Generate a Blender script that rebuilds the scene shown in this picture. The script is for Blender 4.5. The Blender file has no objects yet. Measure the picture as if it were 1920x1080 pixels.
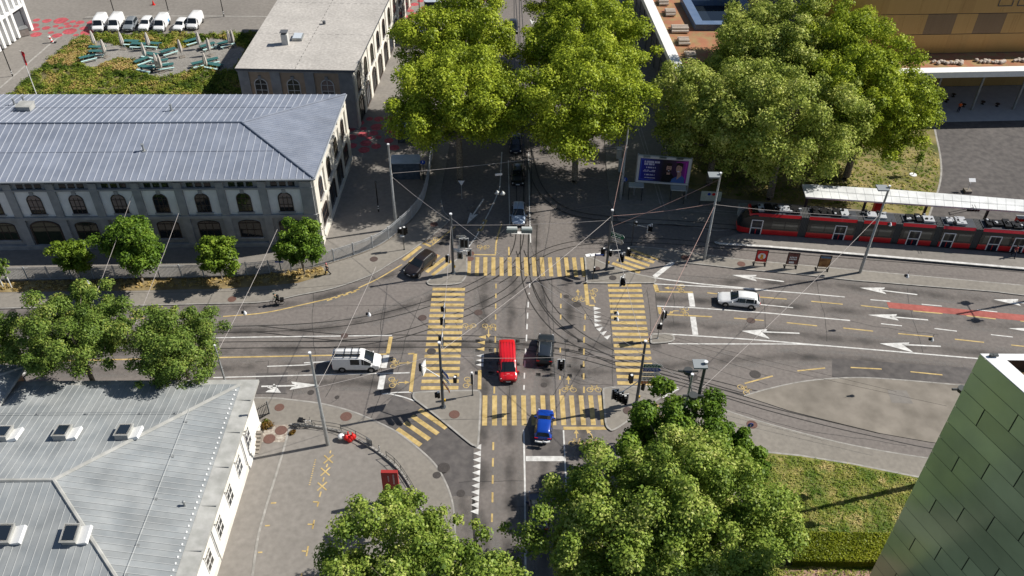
import bpy, math, random
import numpy as np
from mathutils import Vector, Matrix
R = math.radians
scene = bpy.context.scene
COL = scene.collection
# ---------------------------------------------------------------- camera (drone, 69.5 m up, looking down 40.9 degrees)
CF, CP, CR, CH = 1666.7, 0.712959, 0.0118747, 69.514
_fw = Vector((0, math.cos(CP), -math.sin(CP))); _up0 = Vector((0, math.sin(CP), math.cos(CP))); _rt0 = Vector((1, 0, 0))
_rt = _rt0*math.cos(CR) + _up0*math.sin(CR); _up = _up0*math.cos(CR) - _rt0*math.sin(CR)
cam = bpy.data.objects.new('camera', bpy.data.cameras.new('camera')); COL.objects.link(cam)
cam.data.sensor_width = 36; cam.data.lens = CF/1920*36; cam.data.clip_end = 3000; cam.data.clip_start = 1
M4 = Matrix((_rt, _up, -_fw)).transposed().to_4x4(); M4.translation = (0, 0, CH); cam.matrix_world = M4
scene.camera = cam
# ---------------------------------------------------------------- world, sun, exposure
SUN_EL, SUN_AZ = R(42), R(15)          # azimuth measured from +X towards +Y
w = bpy.data.worlds.new('World'); scene.world = w; w.use_nodes = True
nt = w.node_tree; bg = nt.nodes['Background']
sky = nt.nodes.new('ShaderNodeTexSky'); sky.sky_type = 'NISHITA'; sky.sun_disc = False
sky.sun_elevation = SUN_EL; sky.sun_rotation = R(90) - SUN_AZ; sky.air_density = 1.0; sky.dust_density = 0.6
nt.links.new(sky.outputs[0], bg.inputs[0]); bg.inputs[1].default_value = 0.065
sl = bpy.data.lights.new('sun', 'SUN'); sl.energy = 5.0; sl.angle = R(0.55); sl.color = (1.0, 0.955, 0.87)
so = bpy.data.objects.new('sun', sl); COL.objects.link(so)
sd = Vector((math.cos(SUN_EL)*math.cos(SUN_AZ), math.cos(SUN_EL)*math.sin(SUN_AZ), math.sin(SUN_EL)))
so.rotation_euler = sd.to_track_quat('Z', 'Y').to_euler(); so.location = sd*200
vs = scene.view_settings; vs.view_transform = 'Standard'; vs.look = 'None'; vs.exposure = 0.35; vs.gamma = 1
scene.cycles.max_bounces = 6; scene.cycles.transparent_max_bounces = 6
SHX, SHY = -math.cos(SUN_AZ)/math.tan(SUN_EL), -math.sin(SUN_AZ)/math.tan(SUN_EL)

def G(px, py, z=0.0):
    """a measured point of the survey photo (1920x1080) to the place where it lies at height z"""
    d = _fw + _rt*((px-960)/CF) - _up*((py-540)/CF)
    t = (z-CH)/d.z
    return Vector((d.x*t, d.y*t, z))
def scl(p):
    return CF/((Vector(p)-Vector((0, 0, CH))).dot(_fw))
def lin(r, g, b):
    f = lambda c: ((c/255+.055)/1.055)**2.4 if c > 10 else c/255/12.92
    return (f(r), f(g), f(b), 1)
# ---------------------------------------------------------------- materials
def mat(name, c, c2=None, scale=3.0, rough=.8, metal=0, spec=.3, bump=0, bscale=None, detail=4, big=None, bigscale=.12, coord='Object', lo=.35, hi=.65, stretch=None):
    m = bpy.data.materials.new(name); m.use_nodes = True
    n = m.node_tree.nodes; l = m.node_tree.links; b = n['Principled BSDF']
    b.inputs['Roughness'].default_value = rough; b.inputs['Metallic'].default_value = metal
    b.inputs['Specular IOR Level'].default_value = spec
    c = tuple(c[:3])+(1,)
    b.inputs['Base Color'].default_value = c
    if c2 or bump or big:
        tc = n.new('ShaderNodeTexCoord'); src = tc.outputs[coord]
        if stretch:
            mp = n.new('ShaderNodeMapping'); mp.inputs['Scale'].default_value = stretch; l.new(src, mp.inputs[0]); src = mp.outputs[0]
    last = None
    if c2:
        t = n.new('ShaderNodeTexNoise'); t.inputs['Scale'].default_value = scale; t.inputs['Detail'].default_value = detail
        l.new(src, t.inputs['Vector'])
        r = n.new('ShaderNodeValToRGB'); r.color_ramp.elements[0].position = lo; r.color_ramp.elements[1].position = hi
        r.color_ramp.elements[0].color = c; r.color_ramp.elements[1].color = tuple(c2[:3])+(1,)
        l.new(t.outputs['Fac'], r.inputs[0]); last = r.outputs[0]
    if big:   # large soft wear patches: multiplies
        t2 = n.new('ShaderNodeTexNoise'); t2.inputs['Scale'].default_value = bigscale; t2.inputs['Detail'].default_value = 5; t2.inputs['Roughness'].default_value = .6
        l.new(src, t2.inputs['Vector'])
        r2 = n.new('ShaderNodeMapRange'); r2.inputs[1].default_value = .3; r2.inputs[2].default_value = .7; r2.inputs[3].default_value = big[0]; r2.inputs[4].default_value = big[1]
        l.new(t2.outputs['Fac'], r2.inputs[0])
        mx = n.new('ShaderNodeMix'); mx.data_type = 'RGBA'; mx.blend_type = 'MULTIPLY'; mx.inputs[0].default_value = 1
        if last: l.new(last, mx.inputs[6])
        else: mx.inputs[6].default_value = c
        l.new(r2.outputs[0], mx.inputs[7]); last = mx.outputs[2]
    if last: l.new(last, b.inputs['Base Color'])
    if bump:
        t3 = n.new('ShaderNodeTexNoise'); t3.inputs['Scale'].default_value = bscale or scale; t3.inputs['Detail'].default_value = 3
        l.new(src, t3.inputs['Vector'])
        bp = n.new('ShaderNodeBump'); bp.inputs['Strength'].default_value = bump; bp.inputs['Distance'].default_value = .05
        l.new(t3.outputs['Fac'], bp.inputs['Height']); l.new(bp.outputs[0], b.inputs['Normal'])
    return m
def leafmat(name, cols, trans=.35, nw=1.6, rw=.55, ns=.35):
    m = bpy.data.materials.new(name); m.use_nodes = True; n = m.node_tree.nodes; l = m.node_tree.links
    n.remove(n['Principled BSDF']); out = n['Material Output']
    g = n.new('ShaderNodeNewGeometry'); r = n.new('ShaderNodeValToRGB')
    e = r.color_ramp.elements
    while len(e) < len(cols): e.new(.5)
    for i, c in enumerate(cols): e[i].position = i/(len(cols)-1); e[i].color = tuple(c)+(1,)
    tc = n.new('ShaderNodeTexCoord'); t = n.new('ShaderNodeTexNoise'); t.inputs['Scale'].default_value = ns; t.inputs['Detail'].default_value = 3
    l.new(tc.outputs['Object'], t.inputs['Vector'])
    a = n.new('ShaderNodeMath'); a.operation = 'MULTIPLY_ADD'; a.inputs[1].default_value = rw; l.new(g.outputs['Random Per Island'], a.inputs[0])
    a2 = n.new('ShaderNodeMath'); a2.operation = 'MULTIPLY_ADD'; a2.inputs[1].default_value = nw; a2.inputs[2].default_value = .22-.5*nw+(.55-rw)*.5
    l.new(t.outputs['Fac'], a2.inputs[0]); l.new(a2.outputs[0], a.inputs[2]); l.new(a.outputs[0], r.inputs[0])
    d = n.new('ShaderNodeBsdfDiffuse'); tr = n.new('ShaderNodeBsdfTranslucent'); gl = n.new('ShaderNodeBsdfGlossy'); gl.inputs['Roughness'].default_value = .45
    l.new(r.outputs[0], d.inputs[0]); l.new(r.outputs[0], tr.inputs[0]); gl.inputs[0].default_value = (.8, .85, .8, 1)
    m1 = n.new('ShaderNodeMixShader'); m1.inputs[0].default_value = trans; l.new(d.outputs[0], m1.inputs[1]); l.new(tr.outputs[0], m1.inputs[2])
    m2 = n.new('ShaderNodeMixShader'); m2.inputs[0].default_value = .012; l.new(m1.outputs[0], m2.inputs[1]); l.new(gl.outputs[0], m2.inputs[2])
    l.new(m2.outputs[0], out.inputs[0]); return m
def islands(m, lo, hi):
    """every separate sheet of a mesh a little lighter or darker than the next"""
    n = m.node_tree.nodes; l = m.node_tree.links; gi = n.new('ShaderNodeNewGeometry'); hs = n.new('ShaderNodeHueSaturation'); mr = n.new('ShaderNodeMapRange'); mr.inputs[3].default_value = lo; mr.inputs[4].default_value = hi
    l.new(gi.outputs['Random Per Island'], mr.inputs[0]); l.new(mr.outputs[0], hs.inputs['Value']); src = n['Principled BSDF'].inputs['Base Color'].links[0].from_socket; l.new(src, hs.inputs['Color']); l.new(hs.outputs[0], n['Principled BSDF'].inputs['Base Color']); return m
def glass(name, c=(.012, .016, .02), rough=.06):
    return mat(name, c, rough=rough, spec=.6)
def paint(name, c, c2=None):
    m = mat(name, c, rough=.28, spec=.5, big=(.93, 1.05), bigscale=1.5)
    m.node_tree.nodes['Principled BSDF'].inputs['Coat Weight'].default_value = .5
    m.node_tree.nodes['Principled BSDF'].inputs['Coat Roughness'].default_value = .08
    return m
# ---------------------------------------------------------------- mesh collector
class MB:
    def __init__(s): s.v = []; s.f = []; s.m = []
    def add(s, vs, fs, mi=0):
        k = len(s.v); s.v += [tuple(p) for p in vs]
        for f in fs: s.f.append(tuple(i+k for i in f)); s.m.append(mi)
    def quad(s, a, b, c, d, mi=0): s.add([a, b, c, d], [(0, 1, 2, 3)], mi)
    def poly(s, pts, mi=0): s.add(pts, [tuple(range(len(pts)))], mi)
    def box(s, c, d, rz=0, mi=0, M=None):
        x, y, z = d[0]/2, d[1]/2, d[2]/2
        vs = [Vector((sx*x, sy*y, sz*z)) for sz in (-1, 1) for sy in (-1, 1) for sx in (-1, 1)]
        m = (M if M is not None else Matrix.Rotation(rz, 3, 'Z'))
        s.add([m @ q + Vector(c) for q in vs], [(0, 2, 3, 1), (4, 5, 7, 6), (0, 1, 5, 4), (2, 6, 7, 3), (0, 4, 6, 2), (1, 3, 7, 5)], mi)
    def prism(s, pts, z0, z1, mi=0, top=None, bottom=False):
        n = len(pts); a = sum(pts[i][0]*pts[(i+1) % n][1]-pts[(i+1) % n][0]*pts[i][1] for i in range(n))
        if a < 0: pts = pts[::-1]
        vs = [(p[0], p[1], z0) for p in pts]+[(p[0], p[1], z1) for p in pts]
        k = len(s.v); s.add(vs, [(i, (i+1) % n, n+(i+1) % n, n+i) for i in range(n)], mi)
        s.add(vs[n:], [tuple(range(n))], mi if top is None else top)
        if bottom: s.add(vs[:n], [tuple(reversed(range(n)))], mi)
    def tube(s, pts, r, n=6, mi=0, cap=True):
        pts = [Vector(p) for p in pts]; rs = r if isinstance(r, (list, tuple)) else [r]*len(pts)
        rings = []
        for i, p in enumerate(pts):
            d = (pts[min(i+1, len(pts)-1)]-pts[max(i-1, 0)]).normalized()
            u = d.cross(Vector((0, 0, 1)))
            if u.length < .05: u = d.cross(Vector((1, 0, 0)))
            u.normalize(); v = d.cross(u)
            rings.append([p+(u*math.cos(2*math.pi*k/n)+v*math.sin(2*math.pi*k/n))*rs[i] for k in range(n)])
        vs = [q for g in rings for q in g]; fs = []
        for i in range(len(pts)-1):
            for k in range(n): fs.append((i*n+k, i*n+(k+1) % n, (i+1)*n+(k+1) % n, (i+1)*n+k))
        if cap: fs += [tuple(reversed(range(n))), tuple(range((len(pts)-1)*n, len(pts)*n))]
        s.add(vs, [tuple(reversed(f)) for f in fs], mi)
    def cyl(s, c, r, h, n=16, mi=0, axis='Z', r2=None):
        c = Vector(c); ax = {'X': Vector((1, 0, 0)), 'Y': Vector((0, 1, 0)), 'Z': Vector((0, 0, 1))}[axis]
        s.tube([c, c+ax*h], [r, r if r2 is None else r2], n, mi)
    def ball(s, c, r, n=10, mi=0, sz=1):
        c = Vector(c); k = max(4, n//2); vs = []; fs = []
        for i in range(k+1):
            t = math.pi*i/k
            for j in range(n):
                a = 2*math.pi*j/n; vs.append(c+Vector((r*math.sin(t)*math.cos(a), r*math.sin(t)*math.sin(a), r*sz*math.cos(t))))
        for i in range(k):
            for j in range(n): fs.append((i*n+j, (i+1)*n+j, (i+1)*n+(j+1) % n, i*n+(j+1) % n))
        s.add(vs, fs, mi)
    def strip(s, pts, wd, z, mi=0):
        """flat ribbon along ground points"""
        P = [Vector((p[0], p[1])) for p in pts]; L = []; Rr = []
        for i, p in enumerate(P):
            a = P[max(i-1, 0)]; b = P[min(i+1, len(P)-1)]; d = (b-a).normalized(); nrm = Vector((-d.y, d.x))*wd/2
            L.append((p.x+nrm.x, p.y+nrm.y, z)); Rr.append((p.x-nrm.x, p.y-nrm.y, z))
        for i in range(len(P)-1): s.quad(Rr[i], Rr[i+1], L[i+1], L[i], mi)
    def build(s, name, mats, parent=None, smooth=None, loc=None):
        me = bpy.data.meshes.new(name); me.from_pydata(s.v, [], s.f)
        if not isinstance(mats, (list, tuple)): mats = [mats]
        for m in mats: me.materials.append(m)
        if len(mats) > 1: me.polygons.foreach_set('material_index', s.m)
        if smooth:
            me.polygons.foreach_set('use_smooth', [True]*len(me.polygons)); me.set_sharp_from_angle(angle=R(smooth))
        me.update(); o = bpy.data.objects.new(name, me); COL.objects.link(o)
        if parent: o.parent = parent
        if loc: o.location = loc
        return o
def thing(name, label, cat, loc=(0, 0, 0), rz=0, group=None):
    o = bpy.data.objects.new(name, None); COL.objects.link(o); o.empty_display_size = .3
    o.location = loc; o.rotation_euler = (0, 0, rz); o['label'] = label; o['category'] = cat
    if group: o['group'] = group
    return o
def tag(o, label, cat, group=None):
    o['label'] = label; o['category'] = cat
    if group: o['group'] = group
    return o
def struct(o, kind='structure'): o['kind'] = kind; return o
def dup(root, loc, rz, label, group=None):
    r = root.copy(); COL.objects.link(r); r.location = loc; r.rotation_euler = (0, 0, rz); r['label'] = label
    if group: r['group'] = group
    for ch in list(root.children):
        c = ch.copy(); COL.objects.link(c); c.parent = r
        for g in ch.children:
            d = g.copy(); COL.objects.link(d); d.parent = c
    return r
def smooth(pts, n=6):
    """Catmull-Rom through points"""
    P = [Vector(p) for p in pts]; P = [P[0]*2-P[1]]+P+[P[-1]*2-P[-2]]; out = []
    for i in range(1, len(P)-2):
        for k in range(n):
            t = k/n; a, b, c, d = P[i-1], P[i], P[i+1], P[i+2]
            out.append(.5*((2*b)+(c-a)*t+(2*a-5*b+4*c-d)*t*t+(3*b-a-3*c+d)*t**3))
    out.append(P[-2]); return out
def GP(pts, z=0.0, n=0):
    P = [G(x, y, z) for x, y in pts]
    return smooth(P, n) if n else P
# ================================================================ MATERIALS
M_asph = mat('asphalt', (0.140, 0.124, 0.116), (0.214, 0.192, 0.177), scale=2.6, rough=.9, spec=.2, detail=12, lo=.2, hi=.8, big=(.9, 1.07), bigscale=.05, bump=.12, bscale=9)
M_asphd = mat('dark asphalt', (0.090, 0.083, 0.082), (0.130, 0.119, 0.114), scale=1.2, rough=.9, spec=.2, detail=8, big=(.8, 1.15), bigscale=.08)
M_pave = mat('pavement asphalt', (0.196, 0.179, 0.158), (0.271, 0.248, 0.217), scale=2.2, rough=.92, spec=.2, detail=12, lo=.2, hi=.8, big=(.88, 1.08), bigscale=.09)
M_plaza = mat('plaza asphalt', (0.182, 0.168, 0.152), (0.256, 0.236, 0.216), scale=1.8, rough=.92, spec=.2, detail=12, lo=.2, hi=.8, big=(.86, 1.1), bigscale=.06)
M_conc = mat('concrete', (0.177, 0.157, 0.133), (0.255, 0.228, 0.195), scale=.5, rough=.9, spec=.2, detail=14, lo=.3, hi=.62, big=(.8, 1.1), bigscale=.13)
M_kerb = mat('kerb stone', (0.264, 0.252, 0.232), (0.360, 0.344, 0.320), scale=2.0, rough=.85, big=(.85, 1.1), bigscale=.8)
M_white = mat('white road paint', (.55, .54, .52), (.74, .73, .71), scale=2.2, rough=.7, big=(.72, 1.05), bigscale=.9, detail=7)
M_yel = mat('yellow road paint', (.42, .295, .105), (.575, .425, .185), scale=2.0, rough=.7, big=(.72, 1.1), bigscale=.8, detail=8, lo=.3, hi=.6)
M_redlane = mat('red lane paint', (0.320, 0.084, 0.068), (0.384, 0.112, 0.092), scale=2.0, rough=.8, big=(.8, 1.1), bigscale=.4)
M_reddot = mat('coral dot paint', (.33, .075, .08), (.50, .09, .11), scale=2.5, rough=.8, detail=9, lo=.38, hi=.6, big=(.75, 1.1), bigscale=.5)
M_seam = mat('bitumen seam', (.032, .031, .03), rough=.6, spec=.3, big=(.7, 1.3), bigscale=.6)
M_rail = mat('rail groove steel', (.035, .033, .031), (.06, .055, .05), scale=3, rough=.45, metal=.3)
M_iron = mat('cast iron cover', (.075, .055, .05), (.12, .085, .075), scale=12, rough=.7, metal=.2)
M_irond = mat('dark iron cover', (.05, .045, .043), (.085, .075, .07), scale=12, rough=.7, metal=.2)
M_rust = mat('rusty iron cover', (.115, .062, .05), (.16, .088, .07), scale=10, rough=.85)
M_gravel = mat('gravel', (0.192, 0.180, 0.164), (0.288, 0.272, 0.248), scale=4, rough=.95, detail=10, big=(.85, 1.1), bigscale=.3)
M_pebble = mat('pebbles', (0.200, 0.160, 0.132), (0.440, 0.400, 0.344), scale=3.2, rough=.9, detail=6)
M_lawn = mat('lawn soil', (.075, .115, .016), (.26, .22, .08), scale=.5, rough=1, detail=14, bump=.5, bscale=6, lo=.4, hi=.66, big=(.75, 1.2), bigscale=.25)
M_dry = mat('dry verge', (0.192, 0.136, 0.060), (0.288, 0.224, 0.112), scale=.8, rough=1, detail=8, big=(.75, 1.2), bigscale=.3)
M_lawn2 = mat('park grass', (0.088, 0.100, 0.028), (0.264, 0.216, 0.096), scale=.35, rough=1, detail=9, lo=.32, hi=.58, big=(.8, 1.15), bigscale=.2)
M_steel = mat('galvanised steel', (.30, .31, .31), (.40, .41, .41), scale=3, rough=.5, metal=.55)
M_steeld = mat('dark steel', (.075, .08, .08), rough=.5, metal=.4)
M_black = mat('black plastic', (.012, .012, .013), rough=.45)
M_tyre = mat('tyre rubber', (.018, .018, .018), rough=.8)
M_rim = mat('alloy rim', (.28, .28, .29), rough=.35, metal=.8)
M_glass = glass('window glass')
M_glassb = glass('blue tinted glass', (.015, .022, .032))
M_wht = mat('white panel', (.78, .78, .77), rough=.5)
M_lamp = mat('lamp lens', (.75, .76, .78), rough=.15, spec=.6)
M_tail = mat('tail lamp red', (.5, .012, .012), rough=.2, spec=.6)
M_wire = mat('wire', (.45, .41, .39), rough=.5, metal=.3)
M_wirer = mat('copper wire', (.42, .27, .24), rough=.5, metal=.3)
M_blue = mat('sign blue', (.015, .06, .34), rough=.5)
M_green = mat('sign green', (.008, .13, .07), rough=.5)
M_orange = mat('sign orange', (.62, .20, .01), rough=.5)
M_red = mat('signal red', (.62, .02, .018), rough=.45)
M_wood = mat('bark', (.12, .10, .075), (.27, .235, .18), scale=5, rough=.95)
M_skin = mat('skin', (.45, .25, .17), rough=.6)
M_cloth = mat('black cloth', (.014, .014, .016), rough=.9)
M_hair = mat('dark hair', (.02, .014, .01), rough=.7)

# ================================================================ GROUND
def sheet(name, pts, z, m, px=True, kind='structure', zz=0.0):
    P = [G(x, y, z) for x, y in pts] if px else [Vector((x, y, z)) for x, y in pts]
    a = sum(P[i].x*P[(i+1) % len(P)].y-P[(i+1) % len(P)].x*P[i].y for i in range(len(P)))
    if a < 0: P.reverse()
    b = MB(); b.poly(P); o = b.build(name, m); o['kind'] = kind; return o
def slab(name, pts, h, m, kerb=None, n=0, z0=-.05, kw=.16):
    P = [G(x, y, h) for x, y in pts]
    P = [(p.x, p.y) for p in P]
    b = MB(); b.prism(P, z0, h, 1, top=0); o = struct(b.build(name, [m, M_kerb]))
    if kerb:
        for kk in kerb:
            k = MB(); k.strip(smooth([G(x, y, h) for x, y in kk], 4), kw, h+.006); struct(k.build('kerb', M_kerb))
    return o
b = MB(); b.quad((-900, -300, 0), (900, -300, 0), (900, 1500, 0), (-900, 1500, 0)); struct(b.build('ground', M_asph))
NWK = [(-300, 590), (0, 578), (225, 573), (400, 569), (480, 567), (525, 561), (560, 553), (625, 540), (692, 517), (730, 495), (760, 477), (805, 445), (842, 413)]
slab('pavement', NWK+[(830, 392), (826, 360), (836, 310), (848, 240), (862, 150), (872, 80), (884, 0), (900, -120), (920, -300), (300, -300), (-900, -300), (-900, 590)], .10, M_plaza, [NWK+[(832, 396), (827, 375)]])
# lighter footway along the kerb
sheet('footway', [(-300, 588), (0, 576), (225, 571.5), (400, 567.5), (480, 565), (525, 559), (560, 551), (625, 538), (692, 515), (730, 493), (760, 475), (805, 443), (838, 413), (826, 392), (800, 386), (778, 408), (752, 432), (722, 456), (690, 472), (640, 487), (606, 499), (614, 515), (560, 531), (420, 542), (240, 546), (0, 549), (-300, 556)], .106, M_pave)
def island(pts, m=M_pave, h=.12):
    P = smooth([G(x, y, h) for x, y in pts+pts[:1]], 3)[:-1]
    b = MB(); b.prism([(p.x, p.y) for p in P], -.05, h, 1, top=0); struct(b.build('traffic_island', [m, M_kerb]))
    k = MB(); k.strip(P+P[:1], .2, h+.006); struct(k.build('kerb', M_kerb))
island([(872, 474), (875, 482), (874.5, 512), (868, 526), (855, 532), (812, 534), (802, 530), (806, 524), (846, 494)])
island([(1097, 481), (1112, 484), (1148, 500), (1190, 513), (1222, 519.5), (1229, 524), (1227, 528.5), (1215, 530), (1104, 530), (1101, 526)])
island([(775, 741), (786, 735), (888, 732), (898, 735), (901, 745), (897, 828), (890, 835), (878, 828), (844, 800), (817, 778), (791, 758), (777, 747)])
island([(1131, 733), (1141, 726.5), (1225, 725), (1240, 728.5), (1245, 738), (1236, 747), (1180, 787), (1152, 805), (1143, 804), (1136, 792), (1132, 745)])
island([(1221, 627), (1230, 626), (1255, 626), (1264, 633), (1258, 640), (1226, 643), (1221, 640)])
SWK = [(-300, 748), (200, 747), (420, 745.5), (505, 746), (535, 748), (600, 756), (650, 768), (690, 783), (745, 810), (790, 845), (818, 873), (836, 905), (846, 932), (851, 960), (854, 1020), (855, 1250)]
slab('pavement', SWK+[(-700, 1250), (-700, 748)], .10, M_plaza, [SWK])
sheet('footway', [(400, 747), (505, 748), (535, 750), (598, 758), (648, 770), (688, 785), (742, 812), (787, 847), (815, 875), (833, 906), (843, 933), (848, 960), (850, 1080), (800, 1080), (796, 960), (782, 925), (756, 893), (735, 868), (700, 833), (650, 808), (590, 800), (548, 799), (480, 797), (400, 797)], .106, M_pave)
sheet('pebble_bed', [(497, 797), (546, 796), (536, 829), (489, 829)], .112, M_pebble)
b = MB(); b.strip(smooth([G(x, y) for x, y in [(548, 797), (541, 812), (532, 845), (518, 892), (500, 950), (484, 1010), (474, 1080), (468, 1130)]], 4), .22, .13); struct(b.build('kerb', M_kerb))
SEK = [(1300, 746), (1350, 765), (1400, 782), (1450, 797), (1505, 812), (1600, 835), (1735, 858), (1900, 876), (2100, 895)]
slab('pavement', SEK+[(2300, 1300), (1112, 1300), (1115, 1080), (1121, 960), (1134, 892), (1165, 838), (1230, 790)], .10, M_pave, [SEK, [(1300, 746), (1230, 790), (1165, 838), (1134, 892), (1121, 960), (1115, 1080)]])
SEI = [(1395, 742), (1440, 729), (1500, 716), (1560, 709.5), (1620, 708), (1700, 713), (1800, 722), (1950, 737)]
slab('traffic_island', SEI+[(2000, 870), (1900, 851), (1740, 828), (1650, 812), (1560, 790), (1480, 770)], .06, M_conc, [SEI])
NEK = [(1240, 486), (1262, 489), (1290, 492.5), (1340, 498), (1400, 505), (1440, 508.5), (1500, 514), (1600, 525), (1670, 530.5), (1760, 538), (1860, 546), (1920, 553), (2150, 577)]
slab('pavement', NEK+[(2150, 556), (1920, 535), (1440, 491), (1340, 480), (1230, 465), (1176, 462), (1186, 466)], .10, M_pave, [NEK, [(1176, 462), (1230, 465), (1340, 480), (1440, 491), (1920, 535), (2150, 556)]])
PE = [(1342, 453), (1352, 456.5), (1440, 462), (1560, 472), (1920, 503), (2150, 523)]
slab('tram_platform', PE+[(2150, 492), (1920, 477), (1500, 443), (1400, 436), (1350, 446)], .28, M_plaza)
b = MB(); b.strip(smooth([G(x, y, .28) for x, y in PE], 3), .38, .287); struct(b.build('platform_edge', M_white))
slab('pavement', [(1112, -300), (1128, 120), (1136, 300), (1142, 372), (1160, 412), (1190, 424), (1260, 418), (1345, 432), (1390, 428), (1500, 418), (1920, 452), (2300, 480), (2400, -300)], .10, M_plaza)
sheet('lot', [(1753, 224), (2400, 224), (2500, 470), (1920, 432), (1742, 405), (1762, 345), (1764, 300)], .108, M_asphd)
PG = [(1268, 240), (1752, 240), (1764, 300), (1762, 345), (1742, 405), (1600, 392), (1500, 384), (1360, 372), (1290, 352)]
sheet('park_lawn', PG, .112, M_lawn2)
b = MB(); b.strip(smooth([G(x, y, .1) for x, y in PG[1:5]], 5), .25, .118); struct(b.build('kerb', M_kerb))
for off in (0, 6):
    b = MB(); b.strip([G(x+off, y, .1) for x, y in [(1196, 240), (1214, 300), (1240, 389), (1248, 393), (1340, 399-off*.7), (1420, 405-off*.7)]], .14, .12); struct(b.build('kerb', M_kerb))
LW = [(1408, 846), (1440, 848), (1500, 854), (1600, 870), (1715, 893), (1830, 915), (2100, 960), (2100, 1250), (1390, 1250), (1396, 950)]
sheet('lawn', LW, .115, M_lawn)
b = MB(); b.strip([G(x, y, .1) for x, y in LW[:7]], .2, .121); struct(b.build('kerb', M_kerb))
sheet('path', [(1470, 1068), (1920, 1068), (1920, 1300), (1470, 1300)], .122, mat('red paving', (.27, .16, .13), (.36, .23, .19), scale=2, rough=.9))
sheet('verge', [(-300, 530), (0, 527), (240, 524), (420, 519), (560, 510), (602, 499), (614, 514), (560, 530), (500, 536), (420, 541), (240, 545), (0, 548), (-300, 556)], .112, M_dry)
sheet('meadow_soil', [(5, 190), (85, 118), (145, 70), (190, 64), (430, 63), (484, 60), (470, 190)], .108, mat('meadow soil', (.10, .09, .04), (.2, .17, .08), scale=1, rough=1))
TER = [(172, 73), (215, 84), (300, 92), (345, 90), (395, 72), (430, 74), (458, 92), (452, 112), (440, 134), (405, 132), (390, 122), (326, 140), (300, 147), (255, 137), (258, 116), (228, 109), (195, 122), (160, 127), (150, 114), (178, 95)]
sheet('gravel_terrace', TER, .116, M_gravel)
b = MB()
for a in ([(0, 165), (60, 112), (97, 80), (125, 58)], [(160, 32), (260, 30), (375, 30), (520, 31)]): b.strip([G(x, y, .1) for x, y in a], .35, .109)
struct(b.build('kerb', M_kerb))
# painted coral dots
rnd = random.Random(4); b = MB()
def dots(x0, y0, x1, y1, n, lo, hi):
    pts = []
    for _ in range(n*20):
        p = (rnd.uniform(x0, x1), rnd.uniform(y0, y1)); g = G(p[0], p[1], .1); r = rnd.uniform(lo, hi)
        if all((g-q).length > (r+s)*1.06 for q, s in pts): pts.append((g, r))
        if len(pts) >= n: break
    for g, r in pts:
        k = 14; ph = rnd.random()*6
        b.poly([(g.x+r*math.cos(2*math.pi*i/k)*(1+.1*math.sin(3*i+ph)), g.y+r*math.sin(2*math.pi*i/k), .112) for i in range(k)])
dots(62, 36, 172, 67, 26, .5, 1.35); dots(655, 218, 752, 282, 26, .45, 1.05); dots(762, -20, 800, 45, 20, .5, 1.1)
struct(b.build('painted_dots', M_reddot))

# ================================================================ TRAM TRACKS
def track(pts, gauge=1.0, z=.005, n=8):
    P = smooth([G(x, y) for x, y in pts], n); b = MB()
    for s in (-1, 1):
        Q = []
        for i, p in enumerate(P):
            d = (P[min(i+1, len(P)-1)]-P[max(i-1, 0)]).normalized(); Q.append(p+Vector((-d.y, d.x, 0))*s*gauge/2)
        b.strip(Q, .13, z)
    struct(b.build('tram_rails', M_rail))
track([(-300, 622), (0, 621), (250, 620), (480, 616.5), (590, 611), (680, 600), (760, 582), (830, 560), (890, 535), (940, 505), (968, 470), (976, 420), (975, 350), (972, 250), (970, 100), (968, -60)])
track([(-300, 654), (0, 651), (250, 649), (480, 646.5), (640, 644), (740, 630), (820, 606), (900, 575), (960, 540), (985, 505), (975, 470)], z=.0055)
track([(480, 646.5), (640, 646.5), (800, 645), (940, 647), (1060, 661), (1160, 686), (1260, 712), (1350, 736), (1440, 763), (1560, 794), (1650, 814), (1740, 833), (1900, 858)], z=.0048)
track([(480, 616.5), (640, 633), (760, 634), (900, 636), (1030, 646), (1130, 668), (1230, 695)], z=.0058)
track([(968, -60), (985, 200), (990, 330), (984, 430), (984, 500), (993, 545), (1015, 585), (1050, 622), (1100, 652), (1160, 680), (1260, 706), (1440, 756), (1650, 806)], z=.0062)
track([(1000, 420), (998, 500), (1012, 545), (1035, 582), (1070, 617), (1115, 646), (1180, 676), (1260, 700), (1440, 745)], z=.0052)
track([(2100, 520), (1920, 506), (1700, 488), (1500, 473), (1360, 462), (1240, 452), (1120, 452), (1040, 466), (985, 495), (930, 528)], z=.0046)
track([(2100, 484), (1920, 470), (1500, 436), (1400, 429), (1280, 420), (1150, 412), (1060, 395), (1010, 350), (990, 280)], z=.112)

# ================================================================ MARKINGS
bw, by = MB(), MB()
ZM = .011
def wl(pts, wd=.15, n=0, z=ZM): bw.strip(GP(pts, 0, n), wd, z)
def yl(pts, wd=.15, n=0, z=ZM): by.strip(GP(pts, 0, n), wd, z)
wl([(1224, 520), (1262, 526), (1320, 533), (1380, 538.5), (1440, 544)], .2, 3); wl([(1227, 532.5), (1300, 536), (1380, 540.5), (1440, 545), (1500, 549.5), (1584, 557)], .16, 3, z=.014)
wl([(1262, 491.5), (1227, 519)], .6)
wl([(1232, 574), (1300, 577), (1440, 587), (1594, 601)], .17)
wl([(1294.5, 549.5), (1298.5, 575)], .65); wl([(1299, 594), (1304, 628)], .65); wl([(1420, 570.5), (1487, 577)])
wl([(1246, 626), (1340, 632), (1440, 639), (1540, 647.5), (1830, 672), (1990, 686)], .18, 3); wl([(1253, 644.5), (1350, 645), (1440, 645), (1500, 645.6), (1545, 648.5)], .16, 3, z=.014)
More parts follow.
